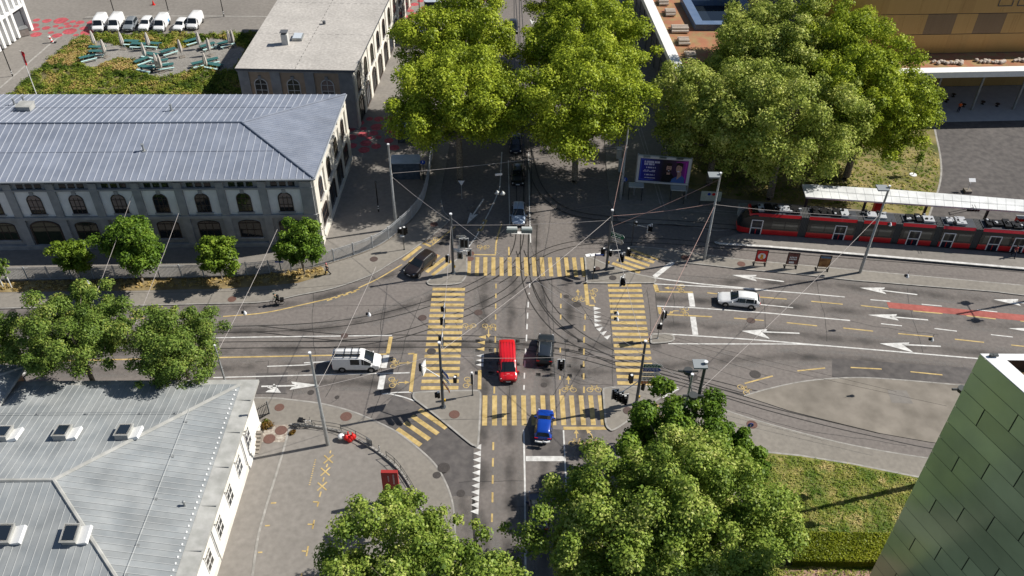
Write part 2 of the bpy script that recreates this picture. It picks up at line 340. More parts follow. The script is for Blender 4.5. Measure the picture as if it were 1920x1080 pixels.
for a in [((1632, 562), (1669, 565)), ((1728, 570.5), (1766, 574)), ((1832, 581), (1870, 585)), ((1652, 607), (1691, 611)), ((1752, 616), (1794, 621)), ((1858, 627.5), (1899, 632))]: wl(a)
for a in [((1326, 549), (1345, 551)), ((1418, 556.5), (1475, 561)), ((1521, 565), (1580, 570.5)), ((1614, 573), (1666, 578.5)), ((1712, 583), (1767, 588)), ((1812, 592), (1867, 598)), ((1913, 602), (1950, 606)),
          ((1376, 596.5), (1432, 601)), ((1475, 605), (1532, 611)), ((1581, 615), (1637, 621)), ((1684, 625.5), (1750, 631.5)), ((1790, 636), (1845, 642)), ((1896, 647), (1935, 651)),
          ((1495, 695.5), (1547, 690)), ((1595, 689), (1653, 692)), ((1707, 697), (1767, 703)), ((1396, 719), (1449, 705))]: yl(a, .17)
yl([(1228, 533.5), (1232.5, 547)], .5); yl([(1230.5, 547), (1299, 548)], .22); yl([(1236, 576), (1239, 589)], .42); yl([(1241, 589.5), (1335, 594)], .2)
wl([(390, 633.5), (480, 632), (560, 631), (735, 629)]); wl([(-200, 636), (60, 635), (180, 634)], .15)
for a in [((35, 601), (52, 601)), ((228, 597), (275, 596.5)), ((322, 595.3), (345, 594.9)), ((-60, 603), (-10, 602))]: yl(a)
yl([(418, 593.5), (480, 588.5), (520, 582), (560, 573), (617, 560)], .17, 4); yl([(672, 540), (710, 522), (754, 496)], .17, 4)
for i in range(4): yl([(618+i*15, 560-i*4.8), (629+i*15, 556.5-i*4.8)], .17); yl([(613+i*15, 563.8-i*4.8), (623+i*15, 560.5-i*4.8)], .2)
yl([(-200, 682), (0, 679), (80, 677.2), (250, 673.6), (480, 669), (621, 666.3), (725, 664)], .2); yl([(733, 631.5), (727, 663)], .42)
wl([(724.5, 666), (719, 690)], .65); wl([(718, 702.5), (713, 730)], .65)
wl([(501, 687), (570, 684.5), (588, 682)]); wl([(570, 680.5), (630, 677)]); wl([(400, 708), (480, 706), (590, 703), (768, 699)]); wl([(716, 739), (742, 736), (771, 735)]); wl([(728, 738), (755, 744), (778, 752)], .15, 3)
yl([(765, 663.5), (777, 663)], .2); yl([(779, 663), (770, 735)], .4)
wl([(941, 285), (937, 350), (931, 368), (918, 396), (905, 420), (893, 443), (873, 470.5)], .15, 4)
yl([(941, 419), (935, 437), (930.5, 455), (929, 476)], .2, 4); yl([(887, 477.5), (929.5, 478)], .2); yl([(854, 425), (810, 460)], .16); yl([(792, 455.5), (808, 462)], .35)
for p in [((907.5, 415.5), (909.5, 411.5)), ((903, 424.5), (905.5, 420)), ((897.5, 433.5), (900, 429))]: yl(p, .45)
yl([(913, 413), (903, 433)], .16, z=.014); yl([(954, 463), (954.5, 479)], .2)
wl([(991, 285), (993, 400), (995, 455)], .14); wl([(953, 300), (956, 428)], .12); wl([(958, 436), (994, 437)], .55)
for x, y0, y1 in [(993, 531, 539), (992, 549, 552), (990.2, 566, 576.5), (989, 586.5, 597.5), (988, 607.5, 617.5), (987, 627.5, 640), (985.3, 653, 665), (983.7, 676, 688), (983, 699, 710), (982.3, 722, 731)]: wl([(x+.4, y0), (x, y1)], .15)
wl([(982, 806), (984, 900), (985.5, 1080), (986, 1200)], .17); wl([(1056.5, 807), (1060, 880), (1064, 940)], .15); wl([(986, 860), (1058, 860)], .62); wl([(1146, 852), (1131, 893)], .3)
wl([(1232, 725.5), (1272, 727.5)], .25); wl([(1272, 728.5), (1242, 745)], .25)
for x, ys in ((930, [(532, 541), (550.5, 559), (569, 578.5), (589, 599), (609.5, 620), (631, 642.5), (653, 664)]), (1052, [(550, 559), (570, 578), (590, 599), (652, 661), (705, 712), (730, 740)])):
    for y0, y1 in ys: yl([(x-(y0-532)*.012, y0), (x-(y1-532)*.012, y1)], .16)
for x, y0, y1 in [(927, 725, 738), (925, 829, 844), (924.3, 859, 875), (924, 891, 907), (923.6, 923, 942), (922.6, 963, 979), (1097.3, 589, 599), (1096, 610, 621), (1095.3, 632, 642.5), (1095, 654, 665), (1094.6, 677.5, 687.5), (1094.5, 700, 711.5), (1095, 725, 737)]: yl([(x, y0), (x-.3, y1)], .18)
yl([(899.6, 694), (899, 730)], .38); yl([(1098, 532), (1102, 572)], .45); yl([(1104, 572.5), (1115, 573)], .25); yl([(1056.5, 803), (1139, 803)], .4)
def tri(cx, cy, ang, L=.85, W=.6, m=None):
    c = G(cx, cy); d = Vector((math.cos(ang), math.sin(ang), 0)); n = Vector((-d.y, d.x, 0)); a = c+d*L/2; p = c-d*L/2+n*W/2; q = c-d*L/2-n*W/2
    (m or bw).poly([(v.x, v.y, ZM) for v in (p, q, a)])
for y in (578.5, 586, 594, 601.5, 609.5): tri(1120+(y-578)*.06, y, 0)
for x, y in ((1126, 616), (1133, 623.5), (1140.5, 631)): tri(x, y, R(40))
for x, y in ((904, 632), (902, 642.5), (901, 654.5)): tri(x, y, R(180), m=by)
for x, y in ((900, 667), (899.5, 675.5), (899, 684)): tri(x, y, R(180))
for i in range(11): tri(895-i*.55, 838+i*12.1, R(180), L=.75, W=.7)
def arrow(tip, tail, hw=.62, hl=3.0, bend=0):
    a = G(*tip); c = G(*tail); d = (a-c); L = d.length; d.normalize(); n = Vector((-d.y, d.x, 0)); z = ZM
    k = a-d*hl*.75; f = lambda q: (q.x, q.y, z)
    bw.strip([c, k], .2, z)
    for s in (1, -1): bw.poly([f(a), f(a-d*hl+n*s*hw*(1+bend*s)), f(a-d*hl*.95+n*s*(hw*(1+bend*s)-.32)), f(k)][::s])
arrow((1372, 515.5), (1470, 528)); arrow((1612, 539.5), (1720, 552.5)); arrow((1627, 590.3), (1740, 600), .55, 3.4); arrow((1649, 644), (1764, 649.5), .8, 3.4, .5); arrow((1862, 561.5), (1945, 571)); arrow((1390, 620.5), (1499, 625), .8, 3, .4); arrow((1890, 615.5), (1990, 624), .5, 3.4)
arrow((598, 722), (490, 724.5), .6, 3.0); arrow((527, 736.5), (502, 725.5), .7, 1.5); arrow((90, 692), (30, 696), .6, 2.6); arrow((875, 421), (907, 373), .55, 2.6); arrow((250, 693), (290, 692), .4, 2)
arrow((993, 36), (1004, 46), .6, 2.2)
# zebra crossings
def zebra(TL, TR, BL, BR, n, axis, wd=.5):
    b = MB(); tl, tr, bl, br = [G(*p) for p in (TL, TR, BL, BR)]
    for i in range(n):
        t = i/(n-1)
        if axis == 'y': p, q = tl.lerp(bl, t), tr.lerp(br, t)
        else: p, q = tl.lerp(tr, t), bl.lerp(br, t)
        b.strip([p, q], wd, ZM)
    struct(b.build('zebra_crossing', M_yel))
zebra((811, 542), (872, 542.5), (789, 727.5), (859.5, 727), 18, 'y'); zebra((1139.5, 535), (1202.5, 535), (1157.5, 718), (1228, 719.5), 18, 'y')
zebra((880, 482), (1091, 483), (878.5, 516.5), (1096, 519), 15, 'x'); zebra((909.5, 741.5), (1125, 741.5), (908.5, 798), (1131.5, 797), 13, 'x')
zebra((1183, 468), (1235, 486), (1148, 493.5), (1200, 511), 5, 'y'); zebra((789, 462), (756, 488), (846, 489), (811, 516), 6, 'y')
zebra((786, 768), (837, 803), (745, 804), (789, 835), 4, 'y'); zebra((1202, 781), (1233, 758), (1240, 812), (1275, 788), 3, 'y')
b = MB(); b.poly([(p.x, p.y, .008) for p in reversed(GP([(1662.5, 566.5), (1920, 590.5), (2050, 603), (2050, 615), (1920, 602), (1667, 577.5)]))]); struct(b.build('red_bus_lane', M_redlane))
# bicycle symbols and small arrows
def bike_sym(x, y, ang, s=.74):
    c = G(x, y); ca, sa = math.cos(ang), math.sin(ang); T = lambda u, v: Vector((c.x+(u*ca-v*sa)*s, c.y+(u*sa+v*ca)*s, 0))
    for cx in (-.62, .62): by.strip([T(cx+.42*math.cos(k*math.pi/6), .42*math.sin(k*math.pi/6)) for k in range(13)], .075, ZM)
    for pl in ([(-.62, 0), (-.3, .62), (.42, .62), (0, .02), (-.62, 0)], [(0, .02), (-.35, .78), (-.52, .8), (-.2, .8)], [(.62, 0), (.38, .85), (.62, .95)]): by.strip([T(*q) for q in pl], .07, ZM+.002)
for x, y, a in [(906, 462.5, 180), (811, 450, 215), (880, 610.5, 180), (917, 611, 180), (875, 717, -95), (1085, 562, 0), (1114, 549, 75), (1278, 540.5, 80), (1286, 584, 80), (1067, 731, 0), (1114, 731, 0), (1081, 832, 0), (1112, 832, 0), (1394, 731, -60), (735, 717, -80), (737, 681, -80)]: bike_sym(x, y, R(a))
def small_arrow(pts):
    P = GP(pts); by.strip(P, .12, ZM); d = (P[-1]-P[-2]).normalized(); tri_c = P[-1]; n = Vector((-d.y, d.x, 0)); a = tri_c+d*.55; p = tri_c+n*.25; q = tri_c-n*.25
    by.poly([(v.x, v.y, ZM+.002) for v in (p, q, a)])
for a in ([(1265, 540.3), (1254, 540)], [(1273, 583), (1263, 583), (1260, 585)], [(1066, 720), (1065.6, 712)], [(1084, 554), (1083.6, 548)], [(748, 681), (763, 680.5)], [(747, 717.3), (759, 717)], [(1081, 822), (1080.6, 813)], [(1111, 822), (1109, 815), (1105, 811)], [(1116, 568), (1114.5, 563), (1112.5, 560.5)], [(916, 617), (916, 627)]): small_arrow(a)
# parking marks, bottom left
ZP = .118
def pl(pts, wd=.14): by.strip([G(x, y, .1) for x, y in pts], wd, ZP)
for x, y in ((616, 861), (610, 884.5), (604, 912)): pl([(x-9, y+8), (x+9, y-8)]); by.strip([G(x-8, y-7, .1), G(x+8, y+7, .1)], .14, ZP+.004)
for a in (((620, 845), (619, 850)), ((614, 870), (612, 876)), ((607.5, 895), (605.5, 903)), ((602, 922), (599, 932)), ((587, 941), (597, 941.5)), ((597.5, 941), (595, 950)), ((589.5, 975), (586, 992)), ((577, 983), (588, 983.5)), ((578, 1024), (574.5, 1043)), ((566, 1033), (576, 1034)), ((566, 1075), (563, 1094)), ((508, 943.5), (518, 943)), ((497, 986), (506, 985.5)), ((484, 1036), (492, 1035.5))): pl(a)
for i in range(12):
    pl([(593-i*1.0, 862+i*4.2), (590-i*1.0, 863+i*4.2)], .1)
struct(bw.build('white_markings', M_white)); struct(by.build('yellow_markings', M_yel))
# bitumen seams and cracks
b = MB(); rc = random.Random(7)
def seam(pts, wd=.05, jit=.12):
    P = GP(pts); Q = []
    for i in range(len(P)-1):
        n = max(2, int((P[i+1]-P[i]).length/1.2))
        for k in range(n): Q.append(P[i].lerp(P[i+1], k/n)+Vector((rc.uniform(-jit, jit), rc.uniform(-jit, jit), 0)))
    b.strip(Q+[P[-1]], wd, .0042)
for a in [[(588, 545), (587, 600), (590, 660), (592, 690)], [(720, 660), (713, 740), (695, 785)], [(480, 678), (504, 677), (502, 700)], [(480, 738), (538, 738)], [(720, 570), (712, 605), (715, 625)], [(868, 575), (878, 580), (905, 600), (925, 622)], [(988, 555), (985, 610)], [(1036, 500), (1037, 630)], [(1040, 575), (1140, 600), (1240, 630)], [(1430, 560), (1440, 640)], [(1530, 520), (1548, 600), (1550, 640)], [(1560, 592), (1640, 612), (1760, 628)], [(1700, 540), (1712, 600), (1730, 660)], [(1225, 655), (1330, 690), (1440, 722)], [(1240, 640), (1440, 705)], [(955, 640), (960, 700), (950, 760)], [(1060, 640), (1058, 730)], [(902, 640), (903, 655)], [(560, 700), (545, 750), (535, 800)], [(640, 690), (610, 745)], [(1380, 770), (1500, 806), (1700, 836)], [(1440, 735), (1640, 780), (1800, 800)], [(985, 900), (860, 905)], [(950, 950), (985, 950)], [(560, 860), (640, 930), (700, 1000)], [(640, 800), (690, 870), (740, 960)], [(1060, 700), (1035, 745)], [(1030, 530), (1080, 560), (1120, 620)], [(1145, 530), (1150, 730)], [(1020, 690), (1090, 720), (1150, 722)], [(1230, 550), (1235, 600)], [(1215, 545), (1220, 620)], [(1262, 550), (1264, 610)], [(850, 600), (870, 640)], [(790, 560), (760, 640), (745, 700)]]: seam(a)
for _ in range(26):
    x, y = rc.uniform(520, 1700), rc.uniform(540, 780); seam([(x, y), (x+rc.uniform(-45, 45), y+rc.uniform(-18, 18))], .035, .2)
struct(b.build('asphalt_seams', M_seam))
# tyre-polished and oil-stained lanes
def wear(name, col, amount):
    m = bpy.data.materials.new(name); m.use_nodes = True; n = m.node_tree.nodes; l = m.node_tree.links; b_ = n['Principled BSDF']; b_.inputs['Base Color'].default_value = col; b_.inputs['Roughness'].default_value = .75
    uv = n.new('ShaderNodeUVMap'); sx = n.new('ShaderNodeSeparateXYZ'); l.new(uv.outputs[0], sx.inputs[0]); pr = n.new('ShaderNodeValToRGB'); pr.color_ramp.interpolation = 'EASE'; e = pr.color_ramp.elements
    e[0].color = (0, 0, 0, 1); e[1].color = (0, 0, 0, 1); q = e.new(.5); q.color = (1, 1, 1, 1); l.new(sx.outputs[0], pr.inputs[0])
    tc = n.new('ShaderNodeTexCoord'); t = n.new('ShaderNodeTexNoise'); t.inputs['Scale'].default_value = .35; t.inputs['Detail'].default_value = 6; l.new(tc.outputs['Object'], t.inputs['Vector'])
    mr = n.new('ShaderNodeMapRange'); mr.inputs[1].default_value = .35; mr.inputs[2].default_value = .7; l.new(t.outputs['Fac'], mr.inputs[0]); k = n.new('ShaderNodeMath'); k.operation = 'MULTIPLY'; l.new(pr.outputs[0], k.inputs[0]); l.new(mr.outputs[0], k.inputs[1]); k2 = n.new('ShaderNodeMath'); k2.operation = 'MULTIPLY'; k2.inputs[1].default_value = amount; l.new(k.outputs[0], k2.inputs[0])
    tr = n.new('ShaderNodeBsdfTransparent'); mx = n.new('ShaderNodeMixShader'); l.new(k2.outputs[0], mx.inputs[0]); l.new(tr.outputs[0], mx.inputs[1]); l.new(b_.outputs[0], mx.inputs[2]); l.new(mx.outputs[0], n['Material Output'].inputs[0]); return m
M_oil = wear('oil stained lane', (.035, .033, .032, 1), .62); M_pol = wear('polished wheel path', (.21, .20, .19, 1), .5)
def lane(pts, off, wd, m, z):
    P = smooth([G(x, y) for x, y in pts], 5); b = MB(); b.strip([p for p in P], wd, z)
    if off:
        Q = []
        for i, p in enumerate(P): d = (P[min(i+1, len(P)-1)]-P[max(i-1, 0)]).normalized(); Q.append(p+Vector((-d.y, d.x, 0))*off)
        b = MB(); b.strip(Q, wd, z)
    o = struct(b.build('lane_wear', m)); u = o.data.uv_layers.new(name='UVMap'); u.data.foreach_set('uv', [c for _ in range(len(b.f)) for c in (0, 0, 0, 1, 1, 1, 1, 0)])
zl = .0015
for pts in ([(1230, 560), (1440, 572), (1700, 592), (1950, 618)], [(1240, 608), (1440, 622), (1700, 650), (1950, 672)], [(1240, 535), (1440, 528), (1700, 548), (1950, 573)], [(1225, 690), (1400, 672), (1560, 672), (1840, 700)], [(-200, 592), (300, 583), (520, 572), (700, 528), (830, 455), (905, 380)], [(-200, 628), (400, 622), (640, 612), (860, 540)], [(-200, 665), (400, 658), (720, 650), (960, 648), (1240, 648)], [(-200, 694), (400, 690), (620, 688), (900, 690), (1200, 700)], [(480, 730), (700, 718), (790, 780), (850, 860), (873, 960), (880, 1100)], [(954, 1080), (956, 850), (958, 640), (964, 500)], [(1022, 1080), (1020, 850), (1022, 640), (1010, 480), (1000, 380)], [(1095, 860), (1085, 740), (1070, 600), (1060, 480)], [(905, 1080), (906, 850), (908, 650), (908, 520)]):
    lane(pts, 0, 2.0, M_oil, zl); lane(pts, 1.0, 1.0, M_pol, zl+.0004); lane(pts, -1.0, 1.0, M_pol, zl+.0008); zl += .00008
# repaired patches of different asphalt
for k, (pts, m) in enumerate([([(480, 700), (540, 698), (535, 738), (480, 739)], M_asphd), ([(1664, 731), (1700, 732), (1712, 757), (1672, 755)], M_asphd), ([(990, 800), (1000, 860), (1060, 860), (1056, 806)], M_asphd), ([(700, 790), (745, 808), (790, 842), (818, 872), (848, 930), (890, 930), (888, 838), (798, 770), (740, 740)], M_asphd), ([(1560, 672), (1830, 690), (1830, 720), (1560, 707)], M_asphd)]):
    sheet('asphalt_patch', pts, .0032 if k != 1 else .066, m if k != 1 else M_plaza)
# manhole covers
def cover(x, y, label, r=.42, m=None, z=.0):
    onp = z; b = MB(); c = G(x, y, z); b.cyl((0, 0, 0), r, .012, 20); 
    o = b.build('manhole_cover', m or M_iron, loc=(c.x, c.y, z+.008 if z == 0 else z+.008)); tag(o, label, 'manhole cover', 'manhole covers set in the road and pavement')
for a in [(524, 764, 'rusty manhole cover in the pavement left of the big lamp mast', .5, M_rust, .1), (505, 823, 'rusty manhole cover in pebbles closest to the entrance steps', .6, M_rust, .11), (527, 807, 'reddish manhole cover in the pebble bed near the leaning bicycles', .6, M_rust, .11), (649, 781, 'reddish manhole cover in the pavement beside the curved kerb', .6, M_rust, .1), (646, 629.5, 'manhole cover interrupting the white line behind the white van'), (583, 736, 'small manhole cover in the road near the turn arrow', .35, M_irond), (632, 745, 'smallest manhole cover before the kerb, left of the slip lane', .25, M_irond), (792, 596, 'manhole cover just left of the west zebra crossing', .5), (897, 586, 'manhole cover right of the west zebra beside two bicycle symbols', .5), (809, 659, 'manhole cover on the stripes of the west zebra crossing', .5, M_irond), (852, 777, 'reddish manhole cover on the island of the south-west mast', .55, M_rust, .12), (701, 486, 'manhole cover in the pavement between the curved fence and the black SUV', .5, M_iron, .1), (814, 421, 'reddish manhole cover in the pavement near the corner of the avenue', .5, M_rust, .1), (882, 475.5, 'manhole cover at the top corner of the island by the north zebra', .5, M_rust), (881, 485, 'manhole cover on the first stripe of the north zebra', .5, M_rust), (1284, 483, 'reddish manhole cover in the pavement left of the red sandwich board', .5, M_rust, .1), (1390, 495, 'reddish manhole cover in the pavement under the red poster board', .5, M_rust, .1), (1149, 521, 'grey manhole cover on the north-east traffic island', .45, M_irond, .12), (1119, 504, 'brown manhole cover beside the street name post on the island', .42, M_iron, .12), (1062, 556, 'small manhole cover between dashed lines north of the dark car', .35, M_irond), (1082, 571, 'dark manhole cover under the bicycle symbol in the middle of the crossing', .5, M_irond), (1020, 722, 'small manhole cover in front of the south zebra crossing', .35, M_irond), (1177, 770, 'brown manhole cover on the south-east traffic island', .5, M_iron, .12), (1299, 707, 'manhole cover in the turning lane left of the short mast', .55, M_irond), (1416, 702, 'dark manhole cover beside the single yellow dash of the turning lane', .6, M_irond), (1408, 601, 'manhole cover on the yellow dash below the white estate car', .5), (1410, 796, 'rusty manhole cover in the footway beside the maple tree', .55, M_rust, .1), (22, 585, 'manhole cover in the road at the far left under the trees', .5, M_irond), (388, 594, 'manhole cover in the road right of the locust tree', .5, M_irond), (435, 561, 'rusty manhole cover in the shady pavement below the small trees', .5, M_rust, .1), (832, 877, 'large dark manhole cover at the kerb of the slip lane', .6, M_irond, .1), (819, 891, 'manhole cover just inside the kerb beside the large dark cover', .4, M_irond, .1), (864, 925, 'dark manhole cover in the slip lane beside the white shark teeth', .4, M_irond)]: cover(*a)
# ================================================================ BUILDINGS
def bpart(mb, name, mats, root, smooth=None):
    return mb.build(name, mats, parent=root, smooth=smooth, loc=-Vector(root.location))
M_zinc = mat('blue grey zinc roof', (0.188, 0.212, 0.268), (0.228, 0.252, 0.308), scale=.8, rough=.42, spec=.45, big=(.82, 1.1), bigscale=.22, detail=6)
M_zinc2 = mat('pale zinc roof', (0.239, 0.257, 0.266), (0.313, 0.327, 0.329), scale=.5, rough=.38, spec=.5, big=(.8, 1.12), bigscale=.3, detail=7)
islands(M_zinc, .96, 1.04); islands(M_zinc2, .92, 1.07)
M_ledge = mat('weathered cornice metal', (0.328, 0.328, 0.307), (0.426, 0.422, 0.402), scale=1.2, rough=.7, detail=8, big=(.8, 1.1), bigscale=.5)
M_stone = mat('grey sandstone', (.27, .275, .28), (.34, .34, .34), scale=1.2, rough=.9, big=(.82, 1.1), bigscale=.35, detail=6)
M_cream = mat('cream render', (.68, .65, .585), (.76, .73, .665), scale=1.5, rough=.9, big=(.86, 1.05), bigscale=.4)
M_whtr = mat('white render', (.74, .735, .72), (.80, .795, .78), scale=1.0, rough=.9, big=(.86, 1.06), bigscale=.4)
M_beige = mat('beige render', (.40, .30, .215), (.46, .35, .255), scale=1.5, rough=.9, big=(.86, 1.06), bigscale=.4)
M_offw = mat('warm white wall', (.72, .71, .685), (.79, .78, .755), scale=.8, rough=.9, big=(.86, 1.05), bigscale=.4)
M_frame = mat('window frame', (.06, .042, .034), rough=.6)
M_framew = mat('white window frame', (.62, .62, .60), rough=.6)
M_slate = mat('dark eaves board', (.10, .105, .115), rough=.7)
M_blind = mat('roller blind', (.22, .17, .15), (.27, .21, .18), scale=4, rough=.85)

RW = random.Random(8); M_panes = [M_glass, M_glass, glass('pane with curtain', (.045, .042, .038), .12), glass('pane painted tree green', (.022, .03, .018), .05), glass('pane painted sky blue', (.05, .06, .075), .05)]  # last two tints stand in for reflected trees and sky
class Wall:
    """a facade: s metres along it from the corner, z up, o metres out of it"""
    def __init__(s, root, A, B, side=1):
        s.root = root; s.A = Vector((A[0], A[1], 0)); d = Vector((B[0]-A[0], B[1]-A[1], 0)); s.L = d.length; s.u = d.normalized(); s.n = Vector((s.u.y, -s.u.x, 0))*side
    def P(s, a, z, o=0): return s.A+s.u*a+s.n*o+Vector((0, 0, z))
    def slab(s, mb, a0, a1, z0, z1, o0, o1, mi=0):
        p = [s.P(a, z, o) for z in (z0, z1) for o in (o0, o1) for a in (a0, a1)]
        mb.add(p, [(0, 1, 3, 2), (4, 6, 7, 5), (0, 4, 5, 1), (2, 3, 7, 6), (0, 2, 6, 4), (1, 5, 7, 3)], mi)
    def outline(s, c, wd, z0, z1, rise, n=9):
        h = wd/2; pts = [(c-h, z0), (c+h, z0)]
        if rise <= 0: return pts+[(c+h, z1), (c-h, z1)]
        zs = z1-rise
        return pts+[(c+h*math.cos(math.pi*k/n), zs+rise*math.sin(math.pi*k/n)) for k in range(n+1)]
    def window(s, c, wd, z0, z1, rise=0, fr=.12, bars=(1, 2), frame=None, glassm=None, name='window', blind=0, keystone=False, sill=True, out=.0, base=.0):
        out += base
        a = s.outline(c, wd, z0, z1, rise); b = s.outline(c, wd+2*fr, z0-fr, z1+fr, rise+(fr if rise else 0))
        f = MB(); k = len(a)
        for i in range(k):
            j = (i+1) % k
            f.quad(s.P(*a[i], .11+out), s.P(*a[j], .11+out), s.P(*b[j], .11+out), s.P(*b[i], .11+out))
            f.quad(s.P(*b[i], .11+out), s.P(*b[j], .11+out), s.P(*b[j], -.02), s.P(*b[i], -.02)); f.quad(s.P(*a[j], .11+out), s.P(*a[i], .11+out), s.P(*a[i], .02), s.P(*a[j], .02))
        for q in range(bars[0]):
            x = c-wd/2+wd*(q+1)/(bars[0]+1); s.slab(f, x-.035, x+.035, z0, z1-rise*.12 if bars[0] == 1 else z1-rise*.6, .03+base, .07+base)
        for q in range(bars[1]):
            z = z0+(z1-rise-z0)*(q+1)/max(1, bars[1])*(1 if rise else .75); s.slab(f, c-wd/2, c+wd/2, z-.035, z+.035, .03+base, .075+base)
        o = bpart(f, name, frame or M_frame, s.root)
        g = MB(); g.poly([s.P(x, z, .028+base) for x, z in a]); gp = g.build('pane', glassm or RW.choice(M_panes), parent=o)
        if blind:
            g = MB(); zz = z1-rise*.3-(z1-z0)*blind; g.poly([s.P(x, z, .034+base) for x, z in s.outline(c, wd-.08, zz, z1-.05, rise*.98 if rise else 0)]); g.build('blind', M_blind, parent=o)
        if sill:
            f = MB(); s.slab(f, c-wd/2-.25, c+wd/2+.25, z0-fr-.2, z0-fr, -.02, .24); f.build('sill', M_stone, parent=o)
        if keystone:
            f = MB(); s.slab(f, c-.22, c+.22, z1+.05, z1+.55, -.02, .2); f.build('keystone', M_stone, parent=o)
        return o
def ribs(mb, poly, edir, step, r=.035, mi=1, start=.4):
    """standing seams running straight up a roof plane"""
    poly = [Vector(p) for p in poly]; O = poly[0]; e = Vector(edir).normalized(); N = Vector((0, 0, 0))
    for i in range(1, len(poly)-1): N += (poly[i]-O).cross(poly[i+1]-O)
    N.normalize()
    if N.z < 0: N.negate()
    g = N.cross(e).normalized(); q = [((p-O).dot(e), (p-O).dot(g)) for p in poly]
    t = min(a for a, _ in q)+start; tm = max(a for a, _ in q)
    while t < tm-.1:
        xs = []
        for i in range(len(q)):
            (a0, b0), (a1, b1) = q[i], q[(i+1) % len(q)]
            if (a0-t)*(a1-t) < 0: xs.append(b0+(b1-b0)*(t-a0)/(a1-a0))
        xs.sort()
        if len(xs) >= 2:
            c0 = O+e*t+g*xs[0]; c1 = O+e*t+g*xs[-1]; h = N*r*1.6
            mb.add([c0-e*r, c0+e*r, c1+e*r, c1-e*r, c0-e*r+h, c0+e*r+h, c1+e*r+h, c1-e*r+h], [(4, 5, 6, 7), (0, 1, 5, 4), (1, 2, 6, 5), (2, 3, 7, 6), (3, 0, 4, 7)], mi)
        t += step
def sheets(mb, poly, edir, step, start=.4, mi=0):
    """a roof plane laid in separate strips between the seams"""
    poly = [Vector(p) for p in poly]; O = poly[0]; e = Vector(edir).normalized(); t0 = [(p-O).dot(e) for p in poly]; t = min(t0)+start-step; tm = max(t0)
    def clip(P, k, sgn):
        out = []
        for i in range(len(P)):
            p, q = P[i], P[(i+1) % len(P)]; a, c = ((p-O).dot(e)-k)*sgn, ((q-O).dot(e)-k)*sgn
            if a >= 0: out.append(p)
            if a*c < 0: out.append(p.lerp(q, a/(a-c)))
        return out
    while t < tm:
        P = clip(clip(poly, t, 1), t+step, -1) if len(poly) > 2 else []
        if len(P) > 2: mb.poly(P, mi)
        t += step
def lerp2(a, b, t): return Vector(a)*(1-t)+Vector(b)*t
# ---------------------------------------------------------------- stone hall with the hipped blue-grey roof
EZ, RZ = 10.5, 12.15
e1, e2 = G(588, 335, EZ), G(648, 177, EZ); fl = G(0, 341, EZ); bl_ = G(0, 177, EZ)
e4 = lerp2(e1, fl, 1.55); e3 = lerp2(e2, bl_, 1.25)
hall = thing('stone_hall', 'long grey stone hall with blue-grey hipped metal roof and arched windows', 'building', (e1.x, e1.y, 0))
rm = lerp2((e1+e2)/2, (e4+e3)/2, 0); axis = ((e4+e3)/2-(e1+e2)/2).normalized()
r1 = rm+axis*10.9; r1.z = RZ; r2 = rm+axis*70; r2.z = RZ
b = MB()
for p, d_, st_ in (([e1, r1, r2, e4], e4-e1, .84), ([e1, e2, r1], e2-e1, .84), ([e2, e3, r2, r1], e3-e2, .84)): sheets(b, p, d_, st_)
ribs(b, [e1, r1, r2, e4], e4-e1, .84); ribs(b, [e1, e2, r1], e2-e1, .42, r=.018, start=.3); ribs(b, [e2, e3, r2, r1], e3-e2, .84)
b.tube([e1+Vector((0, 0, .05)), r1+Vector((0, 0, .05))], .13, 6, 2); b.tube([e2+Vector((0, 0, .05)), r1+Vector((0, 0, .05))], .13, 6, 0); b.tube([r1+Vector((0, 0, .04)), r2+Vector((0, 0, .04))], .12, 6, 2)
for t in (.48,):   # cross joint of the long sheets
    for (A, B, C, D) in ((e1, e4, r2, r1), (e2, e3, r2, r1)):
        p = lerp2(A, D, t); q = lerp2(B, C, t); b.tube([p+Vector((0, 0, .03)), q+Vector((0, 0, .03))], .035, 4, 0)
bpart(b, 'roof', [M_zinc, mat('roof seam', (.42, .44, .49), rough=.45), mat('lead flashing', (.10, .12, .16), rough=.6)], hall)
inw = lambda p, c, k: p+(Vector((c.x, c.y, p.z))-p).normalized()*k
w1 = e1+Vector((-.55, .75, 0)); w2 = e2+Vector((-.55, -.75, 0)); w3 = e3+Vector((.5, -.75, 0)); w4 = e4+Vector((.5, .75, 0))
b = MB(); b.prism([(p.x, p.y) for p in (w1, w2, w3, w4)], 0, EZ-.7, 0); bpart(b, 'wall', [M_stone], hall)
b = MB(); ring = [(e1, w1), (e2, w2), (e3, w3), (e4, w4)]
for i in range(4):
    (a, aw), (c, cw) = ring[i], ring[(i+1) % 4]
    dz = lambda p, z: Vector((p.x, p.y, z))
    b.quad(dz(a, EZ-.28), dz(c, EZ-.28), dz(c, EZ), dz(a, EZ)); b.quad(dz(aw, EZ-.68), dz(cw, EZ-.68), dz(c, EZ-.28), dz(a, EZ-.28)); 
bpart(b, 'eaves', [M_slate], hall)
b = MB(); b.tube([e1+Vector((.06, -.1, -.06)), e4+Vector((0, -.1, -.06))], .1, 6); b.tube([e1+Vector((.1, -.1, -.06)), e2+Vector((.1, 0, -.06))], .1, 6); bpart(b, 'gutter', [mat('grey gutter', (.3, .32, .35), rough=.5)], hall)
